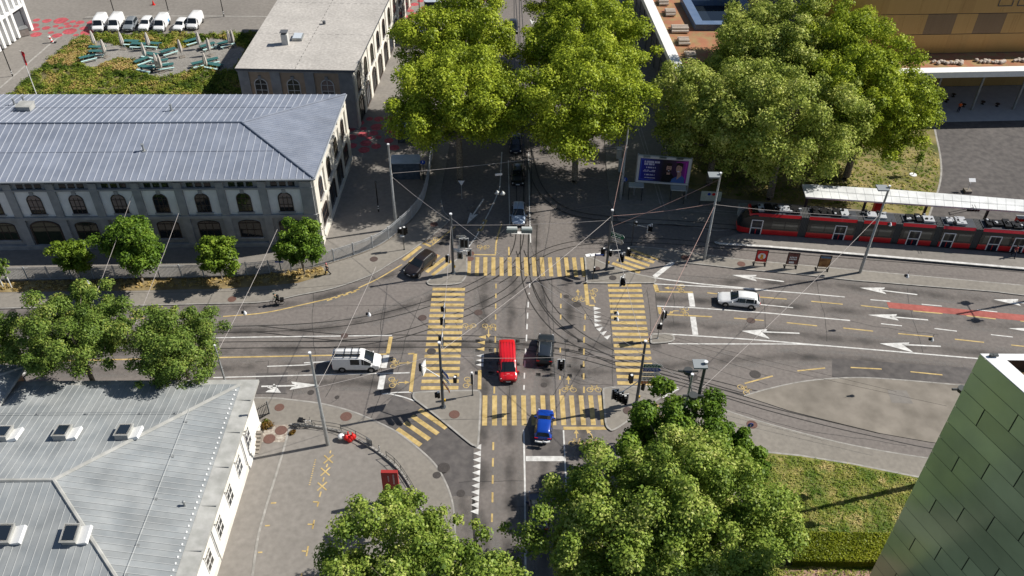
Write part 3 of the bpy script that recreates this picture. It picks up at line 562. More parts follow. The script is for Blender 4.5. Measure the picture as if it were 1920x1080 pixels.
def dress(root, W, first, pitch, n, panelm, gate=(), stone=None, k_up=True, pil=1.3, last_end=None, blindset=()):
    """pilasters, string course and the windows of one facade"""
    st_ = stone or M_stone
    p = MB(); W.slab(p, 0, first-pitch/2+pil/2, 0, EZ-.72, -.02, .28)
    for k in range(n):
        c = first+pitch*k; W.slab(p, c+pitch/2-pil/2, c+pitch/2+pil/2, 0, EZ-.72, -.02, .28)
    L = first+pitch*(n-1)+pitch/2+pil/2
    bpart(p, 'pilasters', [st_], root)
    c_ = MB(); W.slab(c_, -.1, L, 4.55, 4.95, -.02, .36); W.slab(c_, -.05, L, 8.72, 8.95, -.02, .32); W.slab(c_, -.1, L, 0, .7, -.02, .38); bpart(c_, 'string_course', [st_], root)
    q = MB()
    for k in range(n):
        c = first+pitch*k; W.slab(q, c-pitch/2+pil/2+.02, c+pitch/2-pil/2-.02, 4.97, 8.7, -.02, .06)
    bpart(q, 'render_panels', [panelm], root)
    for k in range(n):
        c = first+pitch*k
        W.window(c, 1.55, 5.45, 8.05, .72, fr=.09, bars=(2, 2), keystone=True, out=-.02, base=.06, blind=(.72 if k in blindset else 0))
        if k in gate: W.window(c, 3.3, 0.06, 4.1, .75, fr=.2, bars=(1, 1), name='gate', sill=False, base=.11 if stone else .0)
        else: W.window(c, 2.5, 1.55, 3.95, .35, fr=.10, bars=(2, 2), out=-.02, base=.11 if stone else .0)
        g = MB()
        for d in (-1.05, 0, 1.05):
            W.slab(g, c+d-.38, c+d+.38, 9.0, 9.62, -.02, .05)
        bpart(g, 'attic_windows', [M_glass], root)
dress(hall, Wall(hall, w1, w4, -1), 3.45, 4.97, 9, M_whtr, gate=(6,), blindset=(0, 4, 6, 5), pil=.95)
dress(hall, Wall(hall, w1, w2), 3.2, 4.6, 4, M_cream, gate=(1, 2), pil=1.0, stone=mat('sunlit side stone tone', (.60, .57, .51), (.68, .65, .58), scale=1.2, rough=.9, big=(.86, 1.05), bigscale=.4))  # side stone painted paler than the front, sunlight put into its colour
W = Wall(hall, w1, w2); b = MB(); W.slab(b, .05, 19.2, .72, 4.5, -.02, .1); bpart(b, 'rustication', [M_cream], hall)  # cream over the grey stone carries the sunlit look in its colour
# what stands on that roof: vents and a hatch
def on_hall(px, py):   # a point on the front or back slope
    lo, hi = EZ, RZ
    best = None
    for k in range(40):
        z = lo+(hi-lo)*k/39; p = G(px, py, z); a, c = (e1+e2)/2, axis; y = abs((p-a).dot(Vector((-c.y, c.x, 0)))); half = (e2-e1).length/2
        zr = EZ+(RZ-EZ)*(1-min(1, y/half)); d = abs(zr-z)
        if best is None or d < best[0]: best = (d, Vector((p.x, p.y, zr)))
    return best[1]
for px, py in ((270, 283), (322, 208), (46, 193), (28, 197)):
    p = on_hall(px, py); b = MB(); b.cyl((p.x, p.y, p.z-.1), .13, 1.0, 8); b.cyl((p.x, p.y, p.z+.85), .2, .1, 8); b.cyl((p.x, p.y, p.z-.05), .3, .12, 10); bpart(b, 'vent_pipe', [M_steel], hall)
p = on_hall(50, 205); b = MB(); b.box((p.x, p.y, p.z+.35), (1.7, 1.5, .7)); b.box((p.x, p.y, p.z+.74), (1.9, 1.7, .1)); bpart(b, 'roof_hatch', [M_ledge], hall)

# ---------------------------------------------------------------- flat roofed hall behind
FZ = 10.0
f1, f4 = G(665, 132, FZ), G(440, 128, FZ); fd = (G(728, 0, FZ)-f1).normalized(); gd = (G(520, 0, FZ)-f4).normalized()
f2, f3 = f1+fd*37, f4+gd*37
fh = thing('flat_hall', 'beige hall with a flat gravel roof and a chimney, behind the metal-roofed hall', 'building', (f1.x, f1.y, 0))
M_roofg = mat('gravelled roof', (0.370, 0.344, 0.318), (0.482, 0.456, 0.421), scale=2.5, rough=.95, detail=12, big=(.86, 1.08), bigscale=.25)
b = MB(); b.prism([(p.x, p.y) for p in (f1, f2, f3, f4)], FZ-.35, FZ, 1, top=0, bottom=True)
for a, c in ((lerp2(f1, f4, .5), lerp2(f2, f3, .5)), (f1+fd*11.5, f4+gd*11.5), (f1+fd*23, f4+gd*23)):
    d = (c-a); n_ = max(4, int(d.length/1.1))
    for i in range(n_):
        q = a+d*((i+.2)/n_); r_ = a+d*((i+.75)/n_); b.strip([q, r_], .07, FZ+.006, 2)
bpart(b, 'roof', [M_roofg, M_slate, M_seam], fh)
v1, v2, v3, v4 = f1+Vector((-.6, .95, 0)), f2+Vector((-.6, -.5, 0)), f3+Vector((.6, -.5, 0)), f4+Vector((.6, .95, 0))
b = MB(); b.prism([(p.x, p.y) for p in (v1, v2, v3, v4)], 0, FZ-.35, 0); bpart(b, 'wall', [M_beige], fh)
W = Wall(fh, v1, v4, -1); p = MB()
for a0, a1 in ((0, 2.0), (5.6, 7.0), (10.5, 11.9), (15.0, 16.5)): W.slab(p, a0, a1, 0, FZ-.4, -.02, .2)
W.slab(p, -.1, 16.6, 4.4, 4.75, -.02, .24); W.slab(p, -.1, 16.6, 9.1, FZ-.38, -.02, .26); W.slab(p, 0, 16.5, 0, 4.4, -.02, .08); bpart(p, 'pilasters', [M_stone], fh)
for k, c in enumerate((3.8, 8.75, 13.5)):
    W.window(c, 1.7, 5.2, 7.9, .8, fr=.12, bars=(1, 2), frame=M_framew, keystone=True, blind=(.62 if k == 0 else 0)); W.window(c, 1.9, 1.2, 3.6, .3, bars=(1, 1), base=.08)
W = Wall(fh, v1, v2); p = MB(); nb = 8
for k in range(nb): W.slab(p, k*4.5, k*4.5+1.1, 0, FZ-.4, -.02, .2)
W.slab(p, -.05, 36.5, 4.4, 4.7, -.02, .26); W.slab(p, -.05, 36.5, 9.2, FZ-.38, -.02, .3); bpart(p, 'pilasters', [M_cream], fh)
q = MB(); W.slab(q, .2, 36.4, .0, 9.2, -.02, .06); bpart(q, 'render_panels', [M_cream], fh)
for k in range(nb):
    W.window(k*4.5+2.8, 1.5, 5.2, 7.9, .7, bars=(1, 1), base=.06); W.window(k*4.5+2.8, 2.2, .3, 3.9, .8, bars=(1, 1), base=.06, sill=False)
p = G(536, 82, FZ); b = MB(); b.box((p.x, p.y, FZ+.8), (.95, .95, 1.6)); ch = bpart(b, 'chimney', [mat('chimney render', (.42, .42, .41), (.52, .52, .5), scale=2, rough=.9)], fh)
b = MB(); b.box((p.x, p.y, FZ+1.95), (1.1, 1.1, .1)); b.box((p.x, p.y, FZ+1.75), (.7, .7, .34)); b.build('chimney_cap', M_slate, parent=ch)
p = G(559, 72, FZ); b = MB(); b.box((p.x, p.y, FZ+.2), (1.5, 1.9, .4)); sk = bpart(b, 'roof_light', [M_steel], fh); b = MB(); b.poly([(p.x-.65, p.y-.85, FZ+.44), (p.x+.65, p.y-.85, FZ+.44), (p.x+.65, p.y+.85, FZ+.52), (p.x-.65, p.y+.85, FZ+.52)]); b.build('dome', mat('milky dome', (.5, .54, .58), rough=.15), parent=sk)
p = G(608, 45, FZ); b = MB(); b.cyl((p.x, p.y, FZ), .25, .5, 8); bpart(b, 'vent_pipe', [M_slate], fh)
# building behind it along the same street front
g1 = G(741, 74, 0); fh2 = thing('far_hall', 'cream street front continuing behind the flat roofed hall at the top edge', 'building', g1)
q1 = g1+Vector((.0, 0, 0)); q2 = q1+fd*30; b = MB(); b.prism([(q1.x, q1.y), (q2.x, q2.y), (q2.x-12, q2.y), (q1.x-12+6, q1.y)], 0, 10.5, 0); bpart(b, 'wall', [M_cream], fh2)
W = Wall(fh2, q1, q2); p = MB()
for k in range(6): W.slab(p, k*4.4, k*4.4+1, 0, 10.3, -.02, .22)
bpart(p, 'pilasters', [M_cream], fh2)
for k in range(6): W.window(k*4.4+2.6, 1.5, 5.0, 7.7, .7, bars=(1, 1)); W.window(k*4.4+2.6, 2.0, .4, 3.6, .8, bars=(1, 1), sill=False)
# tall block beyond the top edge: only its shadow reaches into the photo
tb = thing('city_block', 'tall block just past the top edge shading the car park', 'building', (-60, 174, 0))
b = MB(); b.prism([(-92, 173.6), (-12, 177.5), (-12, 195), (-92, 195)], 0, 22); bpart(b, 'wall', [M_stone], tb)
W = Wall(tb, (-92, 173.6), (-12, 177.5))
for k in range(18): W.window(3+k*4.3, 1.8, 3, 5.4, bars=(1, 0)); 

# ---------------------------------------------------------------- office with the pale zinc roof, bottom left
OZ, OR = 6.5, 8.7
oc = G(485, 710, OZ); od = (G(365, 1080, OZ)-oc).normalized(); ow = (G(42, 713, OZ)-oc).normalized()
on_ = oc+od*27; x0 = oc+ow*23.2; x1 = on_+ow*23.2
off = thing('office_house', 'low white house with a pale hipped zinc roof and skylights at the lower left', 'building', (oc.x, oc.y, 0))
LR, LB = 1.5, .75     # ledge widths on the street side and at the back
a1 = oc+ow*LR+od*LB; a2 = on_+ow*LR-od*LB; a3 = x1-od*LB; a4 = x0+od*LB
for q in (a1, a2, a3, a4): q.z = OZ+.05
mid = (a1+a2)/2; ra = mid+ow*11.9; ra.z = OR; rb = (a3+a4)/2; rb.z = OR
b = MB(); P1, P2, P3 = [a1, ra, rb, a4], [a2, a1, ra], [a3, a2, ra, rb]
for p, d_, st_ in ((P1, ow, .62), (P2, od, .58), (P3, ow, .62)): sheets(b, p, d_, st_)
ribs(b, P1, ow, .62, r=.02); ribs(b, P2, od, .58, r=.022); ribs(b, P3, ow, .62, r=.02)
for a, c, k, m in ((a1, ra, .17, 2), (a2, ra, .17, 2), (ra, rb, .17, 2)): b.tube([a+Vector((0, 0, .02)), c+Vector((0, 0, .02))], k, 6, m)
for t in (.42, .45):   # safety rope posts and rope
    pass
bpart(b, 'roof', [M_zinc2, mat('pale roof seam', (.40, .41, .41), rough=.5), M_ledge], off)
b = MB(); b.tube([lerp2(a1, ra, .30)+Vector((0, 0, .22)), lerp2(a2, ra, .30)+Vector((0, 0, .22))], .02, 4)
for t in (.08, .3, .55, .8, .95):
    p = lerp2(lerp2(a1, ra, .30), lerp2(a2, ra, .30), t); b.tube([p, p+Vector((0, 0, .24))], .03, 5); b.box(p+Vector((0, 0, .03)), (.35, .2, .04))
b.tube([lerp2(a1, ra, .34)+Vector((0, 0, .25)), lerp2(a4, rb, .34)+Vector((0, 0, .25))], .02, 4)
for t in (.04, .22, .5, .75, .95):
    p = lerp2(lerp2(a1, ra, .34), lerp2(a4, rb, .34), t); b.tube([p, p+Vector((0, 0, .26))], .03, 5); b.box(p+Vector((0, 0, .03)), (.35, .2, .04))
bpart(b, 'safety_rope', [M_steel], off)
b = MB()
for k in range(44):
    p = lerp2(a1, a2, (k+.5)/44)+ow*.28; b.box(p+Vector((0, 0, .08)), (.1, .18, .1))
bpart(b, 'snow_guards', [M_wht], off)
b = MB(); o4 = [oc, on_, on_+ow*23.2, x0]; i4 = [a1, a2, a3, a4]
for i in range(4):
    j = (i+1) % 4; A, B_, C, D = o4[i].copy(), o4[j].copy(), i4[j].copy(), i4[i].copy()
    for q in (A, B_): q.z = OZ-.12
    for q in (C, D): q.z = OZ+.03
    b.quad(A, B_, C, D); dn = Vector((0, 0, -.32)); b.quad(A+dn, B_+dn, B_, A)
    W_ = Vector(((A+B_)/2-(C+D)/2)).normalized()
    k0, k1 = A-W_*1.2, B_-W_*1.2
    k0.z = k1.z = OZ-.44; b.quad(A+dn, B_+dn, k1, k0)
for t in (.1, .245, .39, .54, .7, .86): p = lerp2(oc, on_, t); b.strip([p, p+ow*LR], .12, OZ+.02-.0); 
bpart(b, 'cornice', [M_ledge], off)
k1 = oc+ow*.75+od*.6; k2 = on_+ow*.75; k3 = x1+Vector((.1, 0, 0)); k4 = x0+od*.6+Vector((.1, 0, 0))
b = MB(); b.prism([(p.x, p.y) for p in (k1, k2, k3, k4)], 0, OZ-.42, 0); bpart(b, 'wall', [M_offw], off)
W = Wall(off, k1, k2, -1); p = MB(); W.slab(p, -.05, 26, 4.5, 4.72, -.02, .14); W.slab(p, -.05, 26, 0, .8, -.02, .12); bpart(p, 'string_course', [M_cream], off)
for k in range(7):
    c = 3.6+k*3.3; W.window(c, 1.2, 1.7, 3.9, 0, fr=.07, bars=(1, 2), frame=M_offw, out=-.04, sill=False); h = MB(); W.slab(h, c-.75, c+.75, 4.12, 4.2, -.02, .22); bpart(h, 'window_hood', [M_cream], off)
    W.window(c, .6, 5.1, 5.5, 0, fr=.05, bars=(0, 0), frame=M_offw, sill=False, out=-.04)
    d = MB()
    for s in (-1.2, 1.2): W.slab(d, c+s-.1, c+s+.1, 5.7, 6.0, -.02, .28)
    bpart(d, 'cornice_brackets', [M_offw], off)
    if k in (0, 3):
        g = MB(); g.tube([W.P(c+1.7, z, .12) for z in (0, 6)], .05, 6); bpart(g, 'downpipe', [M_steel], off)
def on_off(px, py, poly):
    """where the sight line meets a roof plane"""
    A, B_, C = poly[0], poly[1], poly[2]; N = (B_-A).cross(C-A).normalized(); o = Vector((0, 0, CH)); d = G(px, py, 0)-o; return o+d*((A-o).dot(N)/d.dot(N)), (N if N.z > 0 else -N)
for px, py, pl_ in ((8, 818, P1), (119, 816, P1), (234, 815, P1), (12, 1005, P3), (136, 1005, P3)):
    p, N = on_off(px, py, pl_); up = Vector((0, 1, 0)) if pl_ is P3 else Vector((0, -1, 0)); e = ow.normalized(); g = N.cross(e); g = g if g.z > 0 else -g
    Mx = Matrix((e, g, N)).transposed(); b = MB(); b.box(p+N*.3, (1.15, 1.5, .62), M=Mx)
    b.box(p+N*.56+e*0, (1.3, 1.62, .1), M=Mx); s_ = bpart(b, 'skylight', [M_ledge], off)
    b = MB(); b.box(p+N*.625, (.92, 1.22, .03), M=Mx); pn = b.build('pane', M_glassb, parent=s_)
    b = MB(); b.box(p+N*.15+e*1.0-e*2.0, (.9, 1.5, .3), M=Mx@Matrix.Rotation(R(18), 3, 'Y')); b.build('flashing', M_wht, parent=s_)
p, N = on_off(347, 948, P2); b = MB(); b.cyl(p-Vector((0, 0, .05)), .11, .5, 8); b.ball(p+Vector((0, 0, .5)), .16, 8); bpart(b, 'vent_pipe', [M_steel], off)
# entrance steps and little gate
st = thing('entrance_steps', 'stone entrance steps at the side of the low white house', 'steps', G(484, 828))
b = MB(); c = G(489, 826)
for k in range(6): b.box((c.x-.9, c.y+.25-k*.36, .5-k*.08), (2.2, .36, 1.0-k*.16))
bpart(b, 'treads', [M_conc], st)
b = MB(); b.box((c.x-.3, c.y-2.3, .25), (.25, 2.4, .5)); bpart(b, 'side_wall', [M_offw], st)
gt = thing('iron_gate', 'black iron picket gate beside the corner of the low white house', 'gate', G(496, 797)); c = G(496, 797)
b = MB()
for k in range(10): b.tube([(c.x-1.0+k*.13, c.y+.3+k*.12, .1), (c.x-1.0+k*.13, c.y+.3+k*.12, 1.9)], .025, 5)
b.tube([(c.x-1.0, c.y+.3, 1.6), (c.x+.2, c.y+1.4, 1.6)], .035, 5); b.tube([(c.x-1.0, c.y+.3, .3), (c.x+.2, c.y+1.4, .3)], .035, 5); bpart(b, 'pickets', [M_black], gt)
b = MB(); b.tube([(c.x+.24, c.y+1.44, .1), (c.x+.24, c.y+1.44, 2.0)], .06, 6); bpart(b, 'gate_post', [M_steel], gt)
# neighbour at the left edge
nz = 7.2; n1 = G(48, 686, nz); n2 = G(0, 757, nz); nd = (n2-n1).normalized(); nb_ = thing('neighbour_house', 'pale metal roof cut off by the left edge beside the low white house', 'building', (n1.x, n1.y, 0))
m1 = n1; m2 = n1+nd*14; m3 = m2+Vector((-14, 0, 0)); m4 = m1+Vector((-14, 0, 0)); rr = (m1+m2)/2+Vector((-6, 0, 2)); rl = rr+Vector((-8, 0, 0))
b = MB(); b.poly([m1, rr, rl, m4]); b.poly([m1, m2, rr]); b.poly([m2, m3, rl, rr]); ribs(b, [m1, m2, rr], m2-m1, .6, r=.02); ribs(b, [m1, rr, rl, m4], Vector((-1, 0, 0)), .6, r=.02)
b.tube([m1, rr], .15, 6, 2); b.tube([m1+Vector((0, 0, -.08)), m2+Vector((0, 0, -.08))], .14, 6, 2); b.tube([m1+Vector((0, 0, -.08)), m4+Vector((0, 0, -.08))], .14, 6, 2); bpart(b, 'roof', [M_zinc2, M_ledge, M_ledge], nb_)
b = MB(); b.prism([(p.x-.5, p.y-.4*(1 if i in (0, 3) else -1)) for i, p in enumerate((m1, m2, m3, m4))], 0, nz-.1, 0); bpart(b, 'wall', [mat('salmon render', (.5, .34, .25), (.56, .39, .29), scale=1.5, rough=.9)], nb_)
b = MB(); b.tube([m1+Vector((.05, -.2, -.1)), m1+Vector((.3, -.5, -.5)), m1+Vector((-.3, -.6, -1)), m1+Vector((-.3, -.6, -7))], .09, 7); bpart(b, 'downpipe', [M_steel], nb_)

# ---------------------------------------------------------------- white slab building, top left corner
wb0, wb1 = G(55, 58), G(0, 97); wbd = (wb1-wb0).normalized()
wbl = thing('white_block', 'white building with vertical fins in the upper left corner', 'building', wb0)
o_ = wb0+wbd*26; b = MB(); bk = Vector((-wbd.y, wbd.x, 0)); bk = bk if bk.x < 0 else -bk
b.prism([(wb0.x+bk.x*.5, wb0.y+bk.y*.5), (o_.x+bk.x*.5, o_.y+bk.y*.5), (o_.x+bk.x*18, o_.y+bk.y*18), (wb0.x+bk.x*18, wb0.y+bk.y*18)], 0, 24, 0); bpart(b, 'wall', [mat('grey glazing', (.30, .31, .32), (.36, .37, .38), scale=.5, rough=.4)], wbl)
W = Wall(wbl, wb0, o_, 1 if Vector((wbd.y, -wbd.x, 0)).dot(bk) < 0 else -1); b = MB()
for k in range(20): W.slab(b, .35+k*1.35, .65+k*1.35+.25, 4.9 if k < 2 else 0.3, 24.3, -.6, .55)
for z in (4.6, 10.6, 16.6, 22.6): W.slab(b, 0, 26, z, z+.55, -.6, .5)
W.slab(b, -.6, .05, 0, 24.3, -18, .55); bpart(b, 'fins', [mat('white fins', (.74, .74, .73), (.80, .80, .79), scale=.6, rough=.6)], wbl)
b = MB(); W.slab(b, .3, 3.0, 0, 4.4, -.4, -.2); bpart(b, 'entrance_void', [M_slate], wbl)

# ---------------------------------------------------------------- annex with planted roof, and the golden hall
AZ = 8.6
A1 = G(1271, 145, AZ); ad = (G(1207, 0, AZ)-A1).normalized(); af = (G(1920, 133, AZ)-A1).normalized()
A2 = A1+ad*48; A4 = A1+af*95; A3 = A4+ad*48
an = thing('annex', 'low dark building with a terracotta planted roof edged by a white parapet', 'building', (A1.x, A1.y, 0))
M_sedum = mat('planted roof', (.34, .15, .085), (.30, .21, .10), scale=.7, rough=1, detail=10, lo=.42, hi=.62, big=(.85, 1.1), bigscale=.3)
M_par = mat('white parapet', (.74, .73, .71), (.80, .79, .77), scale=1.5, rough=.7)
pw = 1.55; B1 = A1+ad*pw+af*pw; B2 = A2+af*pw; B4 = A4+ad*pw; b = MB(); b.quad(*[Vector((q.x, q.y, AZ-.12)) for q in (B1, B4, A3, B2)]); bpart(b, 'roof', [M_sedum], an)
b = MB()
for (p, q, r_, s_) in ((A1, A4, B4, B1), (A1, B1, B2, A2)):
    T = [Vector((v.x, v.y, AZ)) for v in (p, q, r_, s_)]; b.poly(T); D = [Vector((v.x, v.y, AZ-.9)) for v in (p, q, r_, s_)]
    for i in range(4): b.quad(D[i], D[(i+1) % 4], T[(i+1) % 4], T[i])
    b.poly(D[::-1])
bpart(b, 'parapet', [M_par], an)
M_dkp = mat('dark facade panel', (.085, .09, .098), (.11, .115, .122), scale=1, rough=.4, spec=.5)
C1 = A1+ad*1.0+af*1.2; C2 = A2+af*1.2; C4 = C1+af*37.2; C3 = C4+ad*46
b = MB(); b.prism([(p.x, p.y) for p in (C1, C4, C3, C2)], 0, AZ-.9, 0); bpart(b, 'wall', [M_dkp], an)
W = Wall(an, C1, C2, -1); b = MB()
for k in range(13): W.slab(b, .2+k*3.7, .32+k*3.7, .1, AZ-.95, -.02, .1)
W.slab(b, 0, 46, 3.6, 3.75, -.02, .08); bpart(b, 'mullions', [M_slate], an)
W = Wall(an, C1, C4); b = MB()
for k in range(10): W.slab(b, .2+k*3.7, .32+k*3.7, .1, AZ-.95, -.02, .1)
bpart(b, 'mullions', [M_slate], an)
# arcade columns
for px, py in ((1821, 207), (1899, 206), (1742, 210)):
    c = G(px, py); b = MB(); b.cyl((c.x, c.y, 0), .19, AZ-.9, 12); b.cyl((c.x, c.y, 0), .3, .15, 12); bpart(b, 'column', [M_steel], an)
# roof garden dead-wood piles are things of their own, see below
# sunken light well with blue grey rim
def roofp(x, y): return G(x, y, AZ)
Q = [roofp(1275, 3), roofp(1395, 3), roofp(1428, 56), roofp(1303, 56)]; b = MB(); n_ = 4; Zt = AZ+.9
inn = [q*.74+(Q[0]+Q[1]+Q[2]+Q[3])/4*.26 for q in Q]
for i in range(4):
    j = (i+1) % 4; z = lambda v, h: Vector((v.x, v.y, h))
    b.quad(z(Q[i], AZ-.12), z(Q[j], AZ-.12), z(Q[j], Zt), z(Q[i], Zt)); b.quad(z(Q[i], Zt), z(Q[j], Zt), z(inn[j], Zt), z(inn[i], Zt)); b.quad(z(inn[i], Zt), z(inn[j], Zt), z(inn[j], AZ-.1), z(inn[i], AZ-.1))
lw = bpart(b, 'light_well', [mat('blue grey sheet metal', (.10, .15, .25), (.13, .18, .28), scale=1, rough=.45)], an); b = MB(); b.poly([z(v, AZ-.08) for v in inn]); b.build('pane', M_glass, parent=lw)
# golden hall
H1 = A1+af*20.5+ad*6.3; gh = thing('golden_hall', 'tall hall clad in bronze-gold perforated panels behind the low roof', 'building', (H1.x, H1.y, 0))
M_gold = [mat('gold panel %d' % i, c, c2, scale=.25, rough=.42, metal=.35, spec=.5, stretch=(14, 14, .2), lo=.3, hi=.7) for i, (c, c2) in enumerate((((.44, .275, .10), (.47, .295, .11)), ((.40, .245, .088), (.43, .265, .097)), ((.47, .285, .10), (.50, .31, .112)), ((.20, .135, .078), (.22, .15, .085))))]
H2 = H1+af*80; b = MB(); b.prism([(p.x, p.y) for p in (H1, H2, H2+ad*30, H1+ad*30)], AZ-.11, 18.6, 0); l1, l2 = H1+ad*5.0, H2+ad*5.0; b.prism([(p.x, p.y) for p in (l1, l2, l2+ad*20, l1+ad*20)], 0, AZ-.13, 0); bpart(b, 'wall', [M_slate], gh)
WU, WL = Wall(gh, H1, H2), Wall(gh, l1, l2); b = MB(); rg = random.Random(11); rows = [(0.2, 4.2), (4.3, 8.4), (8.6, 11.6), (11.7, 14.8), (14.9, 18.6)]
for ri, (z0, z1) in enumerate(rows):
    s = 0; W = WL if ri < 2 else WU
    if ri == 2: bpart(b, 'cladding', M_gold, gh); b = MB()
    while s < 79:
        wd = rg.choice((3.2, 3.2, 4.4, 2.2)); d = 3 if (rg.random() < .16 and ri >= 3) else rg.choice((0, 0, 1, 2)); W.slab(b, s, min(79.5, s+wd), z0, z1, -.02, .12+.004*d, d)
        n_ = int(wd/.42)
        for k in range(n_):
            if rg.random() < .16: W.slab(b, s+k*.42+.02, s+k*.42+.05, z0, z1, .1, .145, d)
        s += wd
bpart(b, 'cladding', M_gold, gh)
W = WU
for s in (28.5, 31.4, 34.3, 37.2, 40.1): W.window(s, 2.0, 16.0, 17.8, 0, fr=.08, bars=(0, 0), glassm=mat('pane painted sky grey', (.45, .47, .49), rough=.1), frame=M_slate, sill=False, out=.1)  # pale grey pane colour stands in for the reflected sky
b = MB(); b.quad(*[Vector((v.x, v.y, .116)) for v in (C4+ad*-.8, A4+ad*.2, A4+ad*11.4, C4+ad*11.4)]); struct(b.build('arcade_floor', mat('arcade paving', (.40, .42, .45), (.46, .48, .5), scale=1, rough=.7)))
# wood piles on the planted roof
M_log = mat('bleached logs', (.44, .37, .31), (.56, .48, .41), scale=6, rough=.9)
for px, py, lab, wd in [(1243, 6, 'bleached log stack at the top edge of the planted roof', 1.6), (1256, 26, 'bleached log stack second from the top on the planted roof', 1.6), (1274, 57, 'longest bleached log stack, in the middle of the planted roof', 2.6), (1281, 80, 'bleached log stack above the lowest one on the planted roof', 1.6), (1294, 107, 'lowest bleached log stack, near the white corner of the planted roof', 1.5), (1776, 119, 'row of grey stones and tufts on the narrow roof strip', 4.4), (1857, 117, 'second row of grey stones and tufts on the narrow roof strip', 4.0), (1918, 114, 'row of grey stones cut by the right edge on the roof strip', 3.0)]:
    c = G(px, py, AZ-.1); b = MB(); rl = random.Random(px)
    if wd < 3:
        for k in range(5): b.tube([(c.x-wd/2+rl.uniform(-.1, .1), c.y-1.0+k*.5, AZ+.15), (c.x+wd/2+rl.uniform(-.1, .1), c.y-1.0+k*.5, AZ+.2)], .22, 7)
        for k in range(3): b.tube([(c.x-wd/2, c.y-.6+k*.5, AZ+.5), (c.x+wd/2, c.y-.6+k*.5, AZ+.5)], .2, 7)
        o = b.build('log_stack', M_log, loc=(0, 0, 0)); tag(o, lab, 'log stack', 'log stacks on the planted roof')
    else:
        for k in range(14): b.ball((c.x-wd/2+wd*k/13, c.y+rl.uniform(-.4, .4), AZ+.1), rl.uniform(.2, .42), 7, sz=.7)
        o = b.build('stone_row', M_log); tag(o, lab, 'stones', 'stone rows on the roof strip')

# ---------------------------------------------------------------- green panelled tower, lower right
TZ = 30.0
T1 = G(1838, 663, TZ); td = (G(1920, 735.5, TZ)-T1).normalized(); T2 = T1+Vector((34, .3, 0)); T4 = T1+td*24; T3 = T4+Vector((34, .3, 0))
tw = thing('panelled_tower', 'tower clad in glossy grey-green panels with a white parapet, lower right corner', 'building', (T1.x, T1.y, 0))
b = MB(); k_ = .12; b.prism([(p.x+k_, p.y-k_*.2) for p in (T1, T2, T3, T4)], 0, TZ-.95, 0); bpart(b, 'wall', [mat('green joint', (.05, .062, .045), rough=.6)], tw)
M_pan = mat('green glass panel', (.37, .45, .26), (.44, .52, .31), scale=.12, rough=.18, metal=.2, spec=.6, big=(.85, 1.12), bigscale=.12)
islands(M_pan, .86, 1.14)
W = Wall(tw, T1, T4, -1); W.n = W.n if W.n.x < 0 else -W.n; b = MB(); row = 0; z = TZ-.02
while z > .5:
    s = -(row*1.97 % 5.9); h = 1.6
    while s < 24:
        a0, a1 = max(0, s), min(24, s+5.86)
        if a1-a0 > .2: b.quad(W.P(a0+.018, z-h+.02, .03), W.P(a1-.018, z-h+.02, .03), W.P(a1-.018, z-.02, .03), W.P(a0+.018, z-.02, .03))
        s += 5.9
    z -= h; row += 1
bpart(b, 'cladding', [M_pan], tw)
inT = []
for p, q in ((T1, Vector((1.45, -.55, 0))), (T2, Vector((-1, -.8, 0))), (T3, Vector((-1.3, .6, 0))), (T4, Vector((.6, .8, 0)))): inT.append(p+q)
b = MB()
for i in range(4):
    j = (i+1) % 4; b.quad(T1*0+((T1, T2, T3, T4)[i]), (T1, T2, T3, T4)[j], inT[j], inT[i]); dn = Vector((0, 0, -.9)); b.quad(inT[i], inT[j], inT[j]+dn, inT[i]+dn, 1); A, C = (T1, T2, T3, T4)[i], (T1, T2, T3, T4)[j]; dn = Vector((0, 0, -.05)); b.quad(A+dn, C+dn, C, A)
bpart(b, 'parapet', [mat('bright white parapet', (.74, .74, .74), rough=.5), mat('brown parapet lining with shade', (.07, .045, .03), (.11, .07, .045), scale=2, rough=.9)], tw)  # inner faces painted dark brown, shade of the recess put into the colour
b = MB(); b.poly([Vector((p.x, p.y, TZ-.85)) for p in inT]); bpart(b, 'roof', [mat('roof planting', (.10, .06, .035), (.14, .10, .05), scale=1.2, rough=1)], tw)
p = T1+Vector((.55, -.25, .02)); b = MB(); b.cyl(p, .12, .18, 8); b.box(p+Vector((.25, .0, .12)), (.35, .2, .12)); bpart(b, 'roof_fitting', [M_steeld], tw)
# ================================================================ TREES
L_plane = leafmat('plane tree leaves', [(0.095, 0.129, 0.012), (0.221, 0.291, 0.024), (0.377, 0.448, 0.038), (0.554, 0.594, 0.075)], .28)
L_plane2 = leafmat('plane tree leaves pale', [(0.110, 0.148, 0.025), (0.246, 0.314, 0.050), (0.441, 0.488, 0.108), (0.714, 0.719, 0.245)], .28)
L_maple = leafmat('maple leaves', [(0.034, 0.073, 0.010), (0.084, 0.157, 0.018), (0.157, 0.252, 0.029), (0.258, 0.358, 0.050)], .28)
L_street = leafmat('young street tree leaves', [(.05, .09, .010), (.115, .185, .020), (.21, .31, .032), (.36, .42, .06)], .28)
L_locust = leafmat('locust leaves', [(0.060, 0.100, 0.022), (0.120, 0.193, 0.034), (0.210, 0.293, 0.058), (0.384, 0.399, 0.096)], .28)
L_near = leafmat('big plane leaves', [(0.063, 0.112, 0.017), (0.160, 0.241, 0.036), (0.308, 0.393, 0.069), (0.595, 0.605, 0.200)], .28)
L_brown = leafmat('rust coloured leaves', [(.07, .04, .01), (.14, .075, .015), (.18, .11, .02), (.14, .13, .02)], .3)
